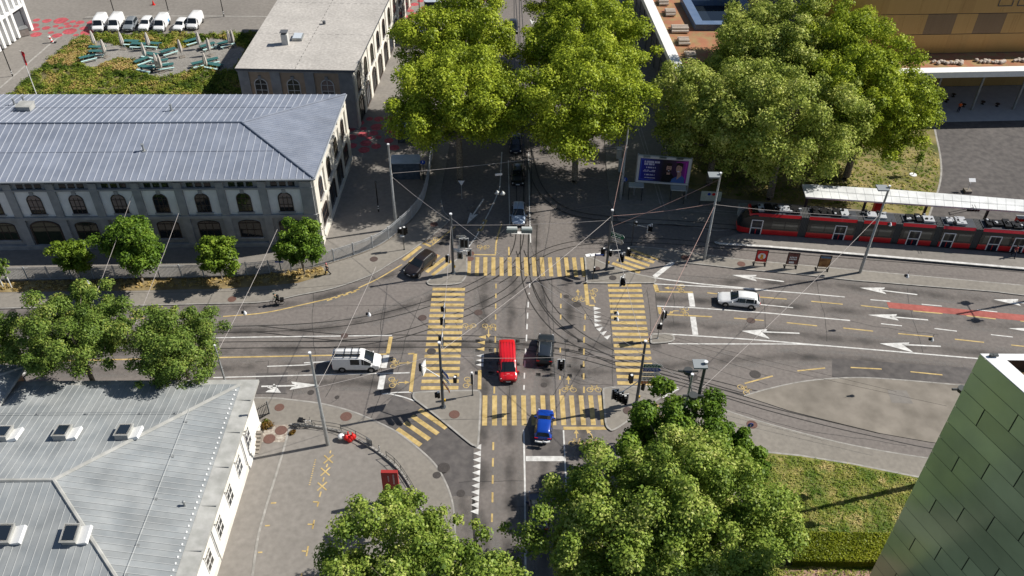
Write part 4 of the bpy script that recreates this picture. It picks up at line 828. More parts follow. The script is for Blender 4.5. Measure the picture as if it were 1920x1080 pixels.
def crown_mesh(name, m, blobs, n, size, seed, up=.35, jit=.42):
    rg = np.random.default_rng(seed)
    C = np.array([b[:3] for b in blobs]); Rr = np.array([b[3] for b in blobs]); wgt = Rr**2; k = rg.choice(len(blobs), n, p=wgt/wgt.sum())
    d = rg.normal(size=(n, 3)); d /= np.linalg.norm(d, axis=1)[:, None]; lowm = (d[:, 2] < -.25) & (rg.random(n) < .65); d[lowm, 2] *= -1
    rad = Rr[k]*(1.22-.85*rg.random(n)); p = C[k]+d*rad[:, None]*np.array([1, 1, .86]); 
    nn = d*.7+rg.normal(size=(n, 3))*jit+np.array([0, 0, up]); nn /= np.linalg.norm(nn, axis=1)[:, None]
    t = np.cross(nn, rg.normal(size=(n, 3))); t /= np.linalg.norm(t, axis=1)[:, None]; b2 = np.cross(nn, t)
    s = size*(.55+.8*rg.random(n))[:, None]; fold = nn*s*.22
    v = np.empty((n, 4, 3)); v[:, 0] = p-t*s*.62; v[:, 1] = p+b2*s*.42+fold; v[:, 2] = p+t*s*.62; v[:, 3] = p-b2*s*.42+fold
    me = bpy.data.meshes.new(name); me.vertices.add(n*4); me.vertices.foreach_set('co', v.reshape(-1)); me.loops.add(n*4); me.loops.foreach_set('vertex_index', np.arange(n*4, dtype=np.int32))
    me.polygons.add(n); me.polygons.foreach_set('loop_start', np.arange(0, n*4, 4, dtype=np.int32)); me.update(calc_edges=True); me.materials.append(m)
    return me
def lumps(rx, ry, rz, zc, K, seed, lr=(.26, .42), shell=(.58, .84), inner=4, cut=-.55, dens=1.0):
    """foliage masses: several limbs' worth of leaves with clefts between them, each made of many small sprays"""
    rg = random.Random(seed); out = []; ph = rg.random()*6; subs = []; N = 10 if K > 30 else 6
    for i in range(N):
        z = -.78+1.68*(i+.5)/N; a = i*2.39996+ph+rg.uniform(-.5, .5); q = math.sqrt(max(.05, 1-z*z)); o = rg.uniform(.46, .66); r = rg.uniform(.40, .56)*dens
        subs.append((Vector((q*math.cos(a)*o, q*math.sin(a)*o, z*o)), r))
    subs.append((Vector((rg.uniform(-.1, .1), rg.uniform(-.1, .1), .12)), .56))
    for c, r in subs:
        n = max(6, int(K*2.6*r*r/(.25*N)))
        for k in range(n):
            z = 1-2*(k+.5)/n; a = k*2.39996+rg.uniform(-.4, .4); q = math.sqrt(max(0, 1-z*z)); d = Vector((q*math.cos(a), q*math.sin(a), z*.9)); p = c+d*r*rg.uniform(.72, 1.08)
            if p.z < cut or rg.random() < .12: continue
            if any((p-c2).length < r2*.62 for c2, r2 in subs): continue
            L = rg.uniform(*lr)*min(rx, ry, rz*1.1)*.66
            if rg.random() < .14: p = c+(p-c)*rg.uniform(1.08, 1.22); L *= .6
            out.append((rx*p.x, ry*p.y, zc+rz*p.z, L))
    for c, r in subs[:inner+3]: out.append((rx*c.x, ry*c.y, zc+rz*c.z, r*rx*.5))
    return out
def tree(label, cat, px, py, zc, rx, rz, n, size, m, seed, group, K=34, name='plane_tree', base=None, trunk=.38, ry=None, lr=(.17, .34), up=.35, cut=-.95, shell=(.62, .93), dens=1.0):
    if base: b0 = G(*base); 
    else: q = G(px, py, zc); b0 = Vector((q.x, q.y, 0))
    t = thing(name, label, cat, (b0.x, b0.y, .1), 0, group); B = lumps(rx, ry or rx, rz, zc, K, seed, lr, cut=cut, shell=shell, dens=dens)
    o = bpy.data.objects.new('crown', crown_mesh('crown', m, B, n, size, seed, up)); COL.objects.link(o); o.parent = t
    w_ = MB(); rg = random.Random(seed+5); hh = zc-rz*.35
    w_.tube([(0, 0, -.1), (.05, 0, .5), (rg.uniform(-.15, .15), rg.uniform(-.15, .15), hh*.55), (rg.uniform(-.3, .3), rg.uniform(-.3, .3), hh), (0, 0, zc+rz*.3)], [trunk*1.25, trunk, trunk*.85, trunk*.65, trunk*.2], 9)
    for k in range(min(16, len(B))):
        c = B[(k*7) % len(B)]; s0 = rg.uniform(.55, .95); st_ = Vector((0, 0, hh*s0+zc*.1)); e = Vector(c[:3]); mid_ = st_.lerp(e, .5)+Vector((0, 0, -.06*rz))
        w_.tube([st_, mid_, e], [trunk*.42, trunk*.26, trunk*.07], 5)
    w_.build('trunk', M_wood, parent=t, smooth=60)
    return t
AV = 'tall plane trees shading the avenue'
tree('plane tree at the near end of the avenue, left of the queue of cars', 'tree', 857, 195, 12.0, 8.5, 7.9, 66717, 0.254, L_plane, 1, AV, 64, trunk=.45)
tree('plane tree second from the crossing on the left side of the avenue', 'tree', 862, 88, 12.6, 8.5, 7.6, 55598, 0.265, L_plane, 2, AV, 60, trunk=.45)
tree('plane tree at the near end of the avenue, right of the queue of cars', 'tree', 1086, 198, 12.0, 9.2, 8.3, 77837, 0.254, L_plane, 3, AV, 72, trunk=.45)
tree('plane tree second from the crossing on the right side of the avenue', 'tree', 1092, 86, 12.8, 9.0, 7.8, 66717, 0.265, L_plane, 4, AV, 70, trunk=.45)
tree('plane tree cut by the top edge right of the avenue', 'tree', 1062, -25, 12.5, 7.4, 7, 40771, 0.277, L_plane, 5, AV, 34, trunk=.45)
tree('rust coloured tree at the top edge left of the avenue', 'tree', 890, -22, 8, 5, 4.2, 14400, 0.370, L_brown, 6, AV, 24, trunk=.35)
tree('plane tree at the top edge above the rust coloured one', 'tree', 850, -75, 12, 6.5, 6.5, 22239, 0.277, L_plane, 7, AV, 30)
PK = 'plane trees in the park beside the tram stop'
tree('plane tree of the park nearest the billboard', 'tree', 1352, 216, 11, 8.2, 8.2, 66717, 0.254, L_plane2, 11, PK, 70, trunk=.5)
tree('pale plane tree of the park behind the billboard tree, touching the white parapet', 'tree', 1436, 94, 12.5, 9.4, 8.0, 70423, 0.265, L_plane2, 12, PK, 72, trunk=.5)
tree('plane tree of the park whose crown covers the end of the tram canopy', 'tree', 1475, 236, 11.5, 9.0, 8.0, 59304, 0.254, L_plane2, 13, PK, 66, trunk=.5)
tree('green plane tree of the park nearest the dark yard on the right', 'tree', 1626, 200, 11.5, 8.1, 8.0, 77837, 0.260, L_plane, 14, PK, 74, trunk=.5)
tree('plane tree of the park in front of the golden hall', 'tree', 1580, 112, 12.5, 8.6, 7.8, 55598, 0.265, L_plane, 15, PK, 66, trunk=.5)
LO = 'locust trees along the left road'
tree('broad locust tree standing left of its neighbour at the left road', 'tree', 128, 610, 9.5, 5.1, 4.6, 53504, 0.176, L_locust, 21, LO, 34, name='locust_tree', dens=1.16, base=(190, 752), trunk=.28, lr=(.17, .32))
tree('darker locust tree beside the lamp mast at the left road', 'tree', 340, 640, 8.5, 4.5, 3.9, 34048, 0.176, L_locust, 22, LO, 26, name='locust_tree', dens=1.16, base=(368, 757), trunk=.25, lr=(.22, .38))
tree('locust tree cut by the left edge of the photo', 'tree', -60, 640, 9, 3.4, 3.6, 21888, 0.176, L_locust, 23, LO, 26, name='locust_tree', dens=1.16, base=(28, 752), trunk=.25)
FN = 'small trees between the fence and the stone hall'
tree('smallest round tree between gate and fence of the stone hall', 'tree', 122, 474, 3.4, 2.2, 2.3, 8000, 0.222, L_street, 31, FN, 22, name='street_tree', base=(152, 522), trunk=.1, lr=(.34, .5))
tree('largest dark green tree by the fence, leaning trunk in view', 'tree', 235, 452, 5.6, 3.5, 3.5, 20800, 0.237, L_maple, 32, FN, 30, name='street_tree', base=(268, 530), trunk=.17, lr=(.3, .44))
tree('compact oval tree by the fence before the fifth arched window', 'tree', 403, 462, 4.0, 2.1, 2.6, 10400, 0.222, L_street, 33, FN, 22, name='street_tree', base=(418, 530), trunk=.1, lr=(.38, .52))
tree('tree with a pointed top at the corner of the stone hall', 'tree', 560, 442, 4.8, 2.7, 3.0, 14400, 0.237, L_maple, 34, FN, 24, name='street_tree', base=(571, 515), trunk=.15, lr=(.3, .46))
tree('thin sapling with two stakes at the left edge', 'tree', 5, 500, 3.0, 1.3, 1.5, 1064, 0.210, L_locust, 35, FN, 10, name='street_tree', base=(15, 540), trunk=.05)
NR = 'trees in the foreground below the crossing'
tree('round plane tree at the bottom edge beside the parking yard', 'tree', 775, 1112, 8.0, 7.6, 5.3, 67891, 0.208, L_near, 41, NR, 70, trunk=.32, dens=1.12, lr=(.17, .32))
tree('biggest plane tree at the bottom edge, left half over the road', 'tree', 1172, 1006, 9.2, 6.8, 5.6, 79872, 0.208, L_near, 42, NR, 72, trunk=.4, dens=1.12)
tree('plane tree at the bottom edge beside the lawn and hedge', 'tree', 1316, 985, 9.0, 6.8, 6.2, 79872, 0.208, L_near, 43, NR, 72, trunk=.4, dens=1.12)
tree('deep green maple at the bend of the tram track', 'tree', 1272, 842, 6.2, 5.4, 4.6, 47520, 0.252, L_maple, 44, NR, 36, name='maple_tree', trunk=.26, dens=1.28)
tree('smaller dark maple crown at the right end of the maple pair', 'tree', 1378, 862, 4.5, 2.7, 2.9, 14400, 0.244, L_maple, 45, NR, 26, name='maple_tree', trunk=.2, dens=1.2)
tree('slender leafy shoot beside the red totem', 'tree', 742, 950, 4.6, 1.7, 1.5, 5990, 0.197, L_near, 46, NR, 14, trunk=.12)
# shrub beside the iron gate and in the pebbles
def shrub(label, px, py, r, n, m, seed, size=.16):
    p = G(px, py, .1); B = [(0, 0, r*.45, r*.7), (r*.4, .1, r*.3, r*.5), (-r*.3, -.2, r*.3, r*.5)]
    o = bpy.data.objects.new('shrub', crown_mesh('shrub', m, B, n, size, seed)); COL.objects.link(o); o.location = p; tag(o, label, 'shrub'); return o
shrub('low leafy bush under the locust tree at the left kerb', 150, 546, 1.3, 900, L_locust, 60, .2); shrub('yellowing shrub by the black iron gate', 501, 801, .8, 260, L_brown, 61); shrub('bright green tuft by the black iron gate', 499, 793, .4, 120, L_street, 62); shrub('dry tuft at the low kerb of the pebble bed', 549, 812, .35, 120, L_brown, 63)
# meadow: uncountable grass and herbs
def inside(p, poly):
    c = False; j = len(poly)-1
    for i in range(len(poly)):
        if (poly[i][1] > p[1]) != (poly[j][1] > p[1]) and p[0] < (poly[j][0]-poly[i][0])*(p[1]-poly[i][1])/(poly[j][1]-poly[i][1])+poly[i][0]: c = not c
        j = i
    return c
def grass(name, poly, holes, n, size, m, seed, hgt=.5, z=.1, kind='stuff', clump=None, up=.6):
    rg = random.Random(seed); P = [tuple(G(x, y, z)[:2]) for x, y in poly]; Hs = [[tuple(G(x, y, z)[:2]) for x, y in h] for h in holes]
    xs = [p[0] for p in P]; ys = [p[1] for p in P]; B = []
    while len(B) < (clump or 300):
        q = (rg.uniform(min(xs), max(xs)), rg.uniform(min(ys), max(ys)))
        if inside(q, P) and not any(inside(q, h) for h in Hs): r = rg.uniform(.5, 1.3)*hgt; B.append((q[0], q[1], z+r*.15, r))
    o = bpy.data.objects.new(name, crown_mesh(name, m, B, n, size, seed, up=up, jit=.3)); COL.objects.link(o); o['kind'] = kind; return o
L_mead = leafmat('meadow herbs', [(.05, .09, .014), (.14, .20, .025), (.27, .30, .05), (.46, .33, .12)], .3, nw=2.6, rw=.5, ns=.3)
L_meadd = leafmat('dry meadow grass', [(.26, .20, .06), (.45, .33, .12), (.60, .46, .20), (.35, .22, .06)], .3)
L_grass = leafmat('short grass', [(.10, .17, .018), (.18, .25, .03), (.33, .33, .07), (.62, .50, .22)], .3, nw=3.2, rw=.35, ns=.4)
MEAD = [(12, 186), (85, 118), (148, 70), (185, 65), (430, 64), (480, 62), (462, 120), (452, 188)]
grass('meadow', MEAD, [TER], 60000, .24, L_mead, 71, .55, clump=1500)
grass('dry_meadow_grass', [(85, 122), (150, 72), (180, 78), (178, 95), (150, 114), (110, 128)], [TER], 9000, .22, L_meadd, 72, .5, clump=220)
grass('dry_meadow_grass', [(190, 125), (230, 112), (256, 118), (254, 134), (200, 134)], [TER], 7000, .22, L_meadd, 73, .5, clump=160)
grass('lawn_grass', [(1412, 850), (1500, 858), (1600, 874), (1715, 897), (1740, 902), (1690, 1000), (1690, 1080), (1440, 1080), (1405, 960)], [], 34000, .11, L_grass, 74, .2, z=.08, clump=5200, up=2.0)
grass('park_grass', [(1290, 300), (1740, 260), (1760, 300), (1758, 345), (1738, 400), (1500, 380), (1350, 366)], [], 22000, .16, L_grass, 75, .2, z=.07, clump=3000, up=2.0)
grass('verge_grass', [(0, 529), (420, 521), (600, 501), (612, 512), (500, 534), (0, 546)], [], 4200, .2, L_meadd, 76, .22, z=.06, clump=420)
# clipped hedge
hg = thing('hedge', 'clipped green hedge along the lower edge of the lawn', 'hedge', G(1570, 1035))
hp = [G(x, y, 0) for x, y in ((1470, 1012), (1700, 1012), (1700, 1062), (1470, 1062))]; b = MB(); b.prism([(p.x, p.y) for p in hp], 0, 1.05); bpart(b, 'shade_core', [mat('hedge shade', (.02, .025, .01), rough=1)], hg)  # near-black core, shade inside the hedge put into its colour
rg = np.random.default_rng(9); n = 22000; xs = rg.uniform(hp[0].x, hp[1].x, n); ys = rg.uniform(hp[3].y-.05, hp[0].y+.05, n); zs = np.full(n, 1.15)+rg.normal(size=n)*.07; sd_ = rg.random(n) < .35; ys[sd_] = np.where(rg.random(sd_.sum()) < .7, hp[3].y-.08, hp[0].y+.08); zs[sd_] = rg.uniform(.1, 1.15, sd_.sum())
hb = [(0, 0, 0, 1)]; me = crown_mesh('foliage', leafmat('hedge leaves', [(.07, .095, .006), (.16, .20, .012), (.26, .29, .02), (.36, .36, .04)], .3), hb, n, .14, 10, up=1.4, jit=.6)
co = np.empty(n*12); me.vertices.foreach_get('co', co); co = co.reshape(n, 4, 3); co -= co.mean(axis=1, keepdims=True); co += np.stack([xs, ys, zs], 1)[:, None, :]-np.array(hg.location)[None, None, :]; me.vertices.foreach_set('co', co.reshape(-1)); me.update()
o = bpy.data.objects.new('foliage', me); COL.objects.link(o); o.parent = hg
# ================================================================ VEHICLES (x forward, origin on the ground under the middle)
def vehicle(label, cat, loc, rz, L, W, H, kind, pm, group=None, name='parked_car', dark_trim=None, rack=None, plate=True):
    t = thing(name, label, cat, loc, rz, group); hw = W/2
    # stations: x (of half length), z low, z belt, z top, half widths low, belt, top
    prof = {
     'estate': [(1.0, .30, .38, .41, .46, .50, .44), (.95, .17, .44, .48, .80, .82, .72), (.76, .13, .51, .575, .95, .97, .80), (.43, .12, .56, .645, .97, 1., .82), (.02, .12, .58, .965, .97, 1., .70), (-.30, .12, .59, 1., .97, 1., .71), (-.70, .12, .61, .96, .97, 1., .68), (-.83, .14, .62, .90, .95, .98, .64), (-.975, .2, .60, .66, .90, .93, .80), (-1., .3, .52, .56, .78, .80, .68)],
     'hatch': [(1.0, .28, .37, .41, .50, .54, .46), (.94, .16, .45, .50, .80, .83, .72), (.74, .12, .52, .59, .95, .97, .80), (.46, .11, .56, .645, .97, 1., .82), (-.02, .11, .58, .965, .97, 1., .70), (-.30, .11, .62, 1., .97, 1., .71), (-.66, .12, .64, .96, .97, 1., .68), (-.80, .14, .65, .91, .95, .98, .64), (-.96, .2, .58, .66, .90, .93, .80), (-1., .3, .48, .52, .78, .80, .66)],
     'suv': [(1.0, .30, .43, .48, .54, .58, .50), (.95, .18, .50, .55, .84, .86, .76), (.76, .14, .55, .62, .96, .98, .84), (.47, .13, .58, .66, .98, 1., .86), (.06, .13, .60, .965, .98, 1., .74), (-.25, .13, .63, 1., .98, 1., .75), (-.70, .13, .65, .985, .98, 1., .73), (-.86, .15, .66, .94, .96, .98, .70), (-.97, .2, .60, .68, .92, .94, .84), (-1., .3, .52, .56, .80, .82, .72)],
     'van': [(1.0, .22, .36, .40, .70, .73, .64), (.95, .13, .43, .48, .90, .92, .82), (.80, .10, .49, .56, .98, .99, .84), (.745, .10, .50, .58, .98, 1., .85), (.33, .10, .53, .955, .98, 1., .82), (.22, .10, .56, .99, .98, 1., .85), (-.3, .10, .56, 1., .98, 1., .85), (-.92, .10, .56, .99, .98, 1., .85), (-.985, .12, .56, .95, .96, .98, .83), (-1., .2, .52, .88, .92, .94, .80)],
     'bigvan': [(1.0, .20, .32, .36, .70, .73, .64), (.95, .11, .38, .43, .90, .92, .82), (.82, .09, .44, .50, .98, .99, .86), (.74, .09, .45, .53, .98, 1., .88), (.50, .09, .47, .86, .98, 1., .88), (.36, .09, .47, .985, .98, 1., .88), (-.3, .09, .5, 1., .98, 1., .88), (-.93, .09, .5, .995, .98, 1., .88), (-.985, .11, .5, .96, .96, .98, .86), (-1., .18, .46, .88, .92, .94, .84)]}[kind]
    st = [(a*L/2, b_*H, c*H, d*H, e*hw, f*hw, g*hw) for a, b_, c, d, e, f, g in prof]
    b = MB(); rings = []
    for x, zl, zb, zt, wl_, wb, wt in st:
        half = [(wl_*.86, zl), (wl_, zl+.16*H*.6), (wb, zl+(zb-zl)*.55), (wb*.995, zb), (wt+(wb-wt)*.12, zt-(zt-zb)*.10-.01), (wt*.86, zt-.004), (wt*.45, zt+.012), (0, zt+.018)]
        rings.append([(x, y, z) for y, z in half]+[(x, -y, z) for y, z in half[-2::-1]])
    n = len(rings[0]); vs_ = [p for r in rings for p in r]; fs = []
    for i in range(len(rings)-1):
        for k in range(n-1): fs.append((i*n+k, i*n+k+1, (i+1)*n+k+1, (i+1)*n+k))
        fs.append((i*n+n-1, i*n, (i+1)*n, (i+1)*n+n-1))
    fs += [tuple(range(n)), tuple(reversed(range((len(rings)-1)*n, len(rings)*n)))]
    b.add(vs_, fs); b.build('body', pm, parent=t, smooth=38)
    up = Vector((0, 0, 1))
    def glassq(i0, i1, k0, k1, nm, u=(.05, .95), v=(.06, .94), m=M_glass, off=.012):
        g = MB(); A, B_ = [Vector(p) for p in rings[i0]], [Vector(p) for p in rings[i1]]
        ks = list(range(k0, k1+1)); nv = len(ks)
        def at(uu, vv):
            f = vv*(nv-1); i = min(nv-2, int(f)); w_ = f-i; return A[ks[i]].lerp(A[ks[i+1]], w_).lerp(B_[ks[i]].lerp(B_[ks[i+1]], w_), uu)
        N = 6; cen = Vector((0, 0, H*.4))
        for j in range(N):
            v0, v1 = v[0]+(v[1]-v[0])*j/N, v[0]+(v[1]-v[0])*(j+1)/N; q = [at(u[0], v0), at(u[1], v0), at(u[1], v1), at(u[0], v1)]
            nr = (q[1]-q[0]).cross(q[3]-q[0]); nr = nr.normalized() if nr.length > 1e-9 else up; c_ = sum(q, Vector())/4
            if nr.dot(c_-cen) < 0: nr = -nr
            g.quad(*[p+nr*off for p in q])
        return g
    big = kind in ('van', 'bigvan')
    if kind == 'bigvan':
        g = glassq(3, 4, 4, 10, 'w', (.06, .99), (.07, .93)); g2 = glassq(4, 5, 4, 10, 'w', (.0, .35), (.07, .93)); g.add(g2.v, g2.f); g.build('windscreen', M_glass, parent=t)
    else: glassq(3, 4, 4, 10, 'w', (.08, .93), (.05, .95)).build('windscreen', M_glass, parent=t)
    if not big: glassq(-3, -2, 4, 10, 'r', (.12, .92), (.08, .92)).build('rear_window', M_glass, parent=t)
    for s in (0, 1):
        k0 = 3 if s == 0 else n-1-4; g = MB()
        def side(i0, i1, u, v):
            q = glassq(i0, i1, k0, k0+1, '', u, v, off=.01); g.add(q.v, q.f)
        vv = (.04, .93) if s == 0 else (.07, .96)
        if big:
            side(3, 4, (.25, .97), vv); side(4, 5, (.02, .75), vv)
            if kind == 'van' and rack is None and name != 'parked_van': side(5, 6, (.1, .9), vv)
            elif rack: side(5, 6, (.12, .85), vv)
        else:
            side(3, 4, (.30, .98), vv); side(4, 5, (.0, .95), vv); side(5, 6, (.0, .95), vv); side(6, 7, (.02, .85), vv)
        g.build('side_window', M_glass, parent=t)
    r_ = .5*.225*(H if not big else H*.74)*1.0 if False else (.33 if not big else .345)
    for sx in (.62, -.60):
        for sy in (1, -1):
            wt_ = MB(); y0 = sy*(hw-.21); wt_.cyl((sx*L/2, min(y0, y0+sy*.225), r_), r_, .225, 18, axis='Y'); wo = wt_.build('wheel', M_tyre, parent=t, smooth=40)
            rm_ = MB(); rm_.cyl((sx*L/2, hw+.012 if sy > 0 else -hw-.022, r_), r_*.64, .012, 14, axis='Y'); rm_.build('rim', M_rim, parent=wo)
            ar = MB(); ar.cyl((sx*L/2, hw-.10 if sy > 0 else -hw-.003, r_+.03), r_*1.16, .103, 18, axis='Y'); ar.build('wheel_arch', M_black, parent=t)
    x0_, x1_ = L/2, -L/2
    for sy in (1, -1):
        zf = st[1][2]; b = MB(); M_ = Matrix.Rotation(sy*-.45, 3, 'Z'); b.box((L*.466, sy*hw*.66, zf-.01), (.10, .36, .13), M=M_); b.build('headlight', M_lamp, parent=t)
        b = MB(); zr = st[-2][2]-.06
        if big: b.box((x1_+.03, sy*hw*.90, H*.42), (.06, .12, .42))
        else: b.box((x1_+.07, sy*hw*.74, zr), (.14, .34, .16))
        b.build('tail_light', M_tail, parent=t)
        b = MB(); mx_ = st[3][0]-.25; b.box((mx_, sy*(hw+.10), st[3][2]+.07), (.10, .2, .15)); b.build('mirror', dark_trim or pm, parent=t)
    b = MB(); b.box((x0_-.03, 0, st[0][1]+.10), (.07, W*.58, .14)); b.box((x0_-.10, 0, st[1][1]+.06), (.12, W*.8, .12)); b.build('grille', M_black, parent=t)
    b = MB(); b.box((x1_+.02, 0, st[-1][1]+.02), (.08, W*.8, .16)); b.build('rear_bumper', M_black, parent=t)
    if plate:
        b = MB(); b.box((x0_+.012, 0, st[0][1]+.03), (.02, .5, .11)); b.build('number_plate', M_wht, parent=t)
    if kind in ('suv', 'estate'):
        for sy in (1, -1):
            b = MB(); b.tube([(st[4][0], sy*st[4][6]*.93, st[4][3]+.03), (st[5][0], sy*st[5][6]*.93, st[5][3]+.05), (st[6][0], sy*st[6][6]*.93, st[6][3]+.03)], .022, 5); b.build('roof_rail', M_steel, parent=t)
    if rack:
        b = MB()
        for sy in (1, -1): b.tube([(st[8][0]+.1, sy*hw*.72, H+.13), (st[5][0]-.05, sy*hw*.72, H+.13)], .035, 5)
        b.tube([(st[8][0]+.1, 0, H+.14), (st[5][0]-.05, 0, H+.14)], .05, 5); b.tube([(st[8][0]+.1, -hw*.40, H+.14), (st[5][0]-.05, -hw*.40, H+.14)], .09, 6)
        for x in (st[8][0]+.25, -1.2, -.45, .3): b.tube([(x, -hw*.8, H+.10), (x, hw*.8, H+.10)], .03, 5); [b.box((x, sy*hw*.76, H+.04), (.06, .06, .12)) for sy in (1, -1)]
        b.build('roof_rack', M_black, parent=t)
    return t
P_white = paint('white car paint', (.80, .80, .80)); P_red = paint('red car paint', (.56, .010, .016)); P_black = paint('black car paint', (.012, .012, .014)); P_brown = paint('black brown car paint', (.022, .016, .015))
P_blue = paint('bright blue car paint', (.004, .045, .32)); P_dkblue = paint('dark blue car paint', (.006, .011, .04)); P_silver = paint('silver blue car paint', (.34, .42, .54)); P_grey = paint('grey car paint', (.20, .22, .24)); P_anth = paint('anthracite car paint', (.02, .026, .035))
def put(px0, py0, px1, py1):
    """front and rear ground points -> centre and heading"""
    a, c = G(px0, py0), G(px1, py1); m = (a+c)/2; d = a-c; return (m.x, m.y, 0), math.atan2(d.y, d.x), d.length
l, r_, _ = put(953, 720, 950, 660); rv = vehicle('bright red van driving down the middle of the crossing', 'van', l, r_, 5.0, 1.95, 1.95, 'van', P_red, name='delivery_van')
b = MB()
for k in range(5): b.box((-.55, -.62+k*.31, 1.975), (3.0, .05, .03))
b.build('roof_grooves', P_red, parent=rv)
b = MB(); zz = .615*1.95+.02
b.box((1.98, 0, 1.09), (.02, .32, .1), M=Matrix.Rotation(R(22), 3, 'Y')); 
for k in range(9): b.box((2.12, -.5+k*.12, 1.02), (.012, .07 if k % 3 else .03, .07), M=Matrix.Rotation(R(22), 3, 'Y'))
b.build('lettering', M_wht, parent=rv)
l, r_, _ = put(1024, 637, 1020, 687); vehicle('dark anthracite car beside the red van, driving away from the camera', 'car', l, r_, 4.4, 1.85, 1.56, 'suv', P_anth, name='passenger_car')
l, r_, _ = put(1023, 775, 1017, 833); bc = vehicle('bright blue small car with an empty bicycle carrier on its tail', 'car', l, r_, 4.0, 1.76, 1.48, 'hatch', P_blue, name='passenger_car')
b = MB(); b.box((-2.28, .1, .72), (.34, 1.2, .05)); 
for y in (-.35, .35): b.tube([(-2.05, y, .6), (-2.3, y, .75), (-2.3, y, 1.15)], .025, 5)
b.build('bicycle_carrier', M_black, parent=bc)
b = MB(); b.tube([(-2.36, .72, .76), (-2.42, .4, .79), (-2.45, .0, .80)], .09, 6); b.tube([(-2.36, -.06, .8), (-2.42, -.4, .82), (-2.3, -.75, .86)], .10, 6); b.build('carrier_rail', M_wht, parent=bc)
l, r_, _ = put(1003, 935, 1013, 1000); vehicle('dark blue car half hidden under the biggest plane tree', 'car', (G(1008, 965).x, G(1008, 965).y, 0), R(92), 4.3, 1.8, 1.5, 'hatch', P_dkblue, name='passenger_car')
l, r_, _ = put(1345, 568, 1421, 569); vehicle('white estate car waiting in the right hand lanes', 'car', l, math.atan2(*(G(1343, 563)-G(1422, 571)).yx), 4.85, 1.86, 1.50, 'estate', P_white, name='passenger_car', dark_trim=P_white)
l, r_, _ = put(716, 686, 626, 686); wv = vehicle('white van with a black roof rack at the left stop line', 'van', l, r_, 5.1, 1.95, 1.97, 'van', P_white, name='delivery_van', rack=True)
l, r_, _ = put(769, 520, 808, 487); vehicle('black SUV turning across the north-west zebra stripes', 'car', l, r_, 4.6, 1.88, 1.66, 'suv', P_brown, name='passenger_car')
QU = 'cars queuing in the shade of the avenue'
for px, py, lab, pm, kd in [(972, 408, 'silver blue car first in line at the avenue stop bar', P_silver, 'hatch'), (971, 335, 'black car second in the avenue queue, behind the silver one', P_black, 'estate'), (967, 276, 'dark blue car third in the avenue queue', P_dkblue, 'hatch'), (966, 213, 'grey car fourth in the avenue queue under the crowns', P_grey, 'suv'), (962, 56, 'black car alone at the top of the avenue', P_black, 'hatch')]:
    c = G(px, py); vehicle(lab, 'car', (c.x, c.y, 0), R(-90.5), 4.4, 1.82, 1.52, kd, pm, QU, name='passenger_car')
PV = 'vehicles parked in a row by the meadow'
for px, py, px2, py2, lab, pm, kd, dim, nm in [
    (184, 62, 196, 42, 'white panel van at the left end of the parked row', P_white, 'bigvan', (4.5, 1.92, 2.0), 'parked_van'), (213, 62, 226, 42, 'white panel van second from the left in the parked row', P_white, 'bigvan', (4.6, 1.92, 2.05), 'parked_van'),
    (240, 62, 252, 45, 'silver grey people carrier in the parked row', P_grey, 'suv', (4.0, 1.8, 1.6), 'parked_car'), (269, 62, 282, 45, 'white people carrier with dark side windows in the parked row', P_white, 'suv', (4.1, 1.82, 1.7), 'parked_car'),
    (298, 62, 311, 43, 'white panel van with a blue mark on its side in the parked row', P_white, 'bigvan', (4.5, 1.92, 2.0), 'parked_van'), (333, 62, 346, 47, 'small white car second from the right in the parked row', P_white, 'suv', (3.8, 1.75, 1.5), 'parked_car'), (360, 58, 373, 40, 'white panel van at the right end of the parked row, parked further back', P_white, 'bigvan', (4.5, 1.92, 2.0), 'parked_van')]:
    a, c = G(px, py, .1), G(px2, py2, .1); h = math.atan2(a.y-c.y, a.x-c.x); d = (a-c).normalized(); m = a-d*dim[0]/2; v = vehicle(lab, 'van' if nm == 'parked_van' else 'car', (m.x, m.y, .11), h, *dim, kd, pm, PV, name=nm)
    if 'blue mark' in lab:
        b = MB(); b.box((-1.0, .965, .95), (.7, .02, .45)); b.build('side_mark', mat('pale blue film', (.15, .4, .7)), parent=v)
# ---------------------------------------------------------------- tram
TRA = Vector(G(1389, 441, .0)); TRB = Vector(G(1920, 478, .0)); tdv = (TRB-TRA).normalized(); trz = math.atan2(tdv.y, tdv.x)
side_n = Vector((-tdv.y, tdv.x, 0))     # towards the canopy
T0 = TRA+side_n*1.2
tram = thing('tram', 'long red and black low-floor tram standing at the stop', 'tram', (T0.x, T0.y, .12), trz)
M_tred = paint('tram red', (.52, .012, .016)); M_tblk = mat('tram black band', (.020, .021, .022), rough=.2, spec=.5); M_bell = mat('bellows', (.055, .058, .06), (.08, .082, .085), scale=6, rough=.8, stretch=(8, 1, 1)); M_roofd = mat('tram roof', (.05, .055, .065), rough=.6)
segs = [(-.15, 7.0), (8.0, 13.9), (14.7, 18.6), (19.5, 23.5), (24.4, 28.3), (29.2, 35.5), (36.3, 41)]
HT, TW = 3.35, 1.2
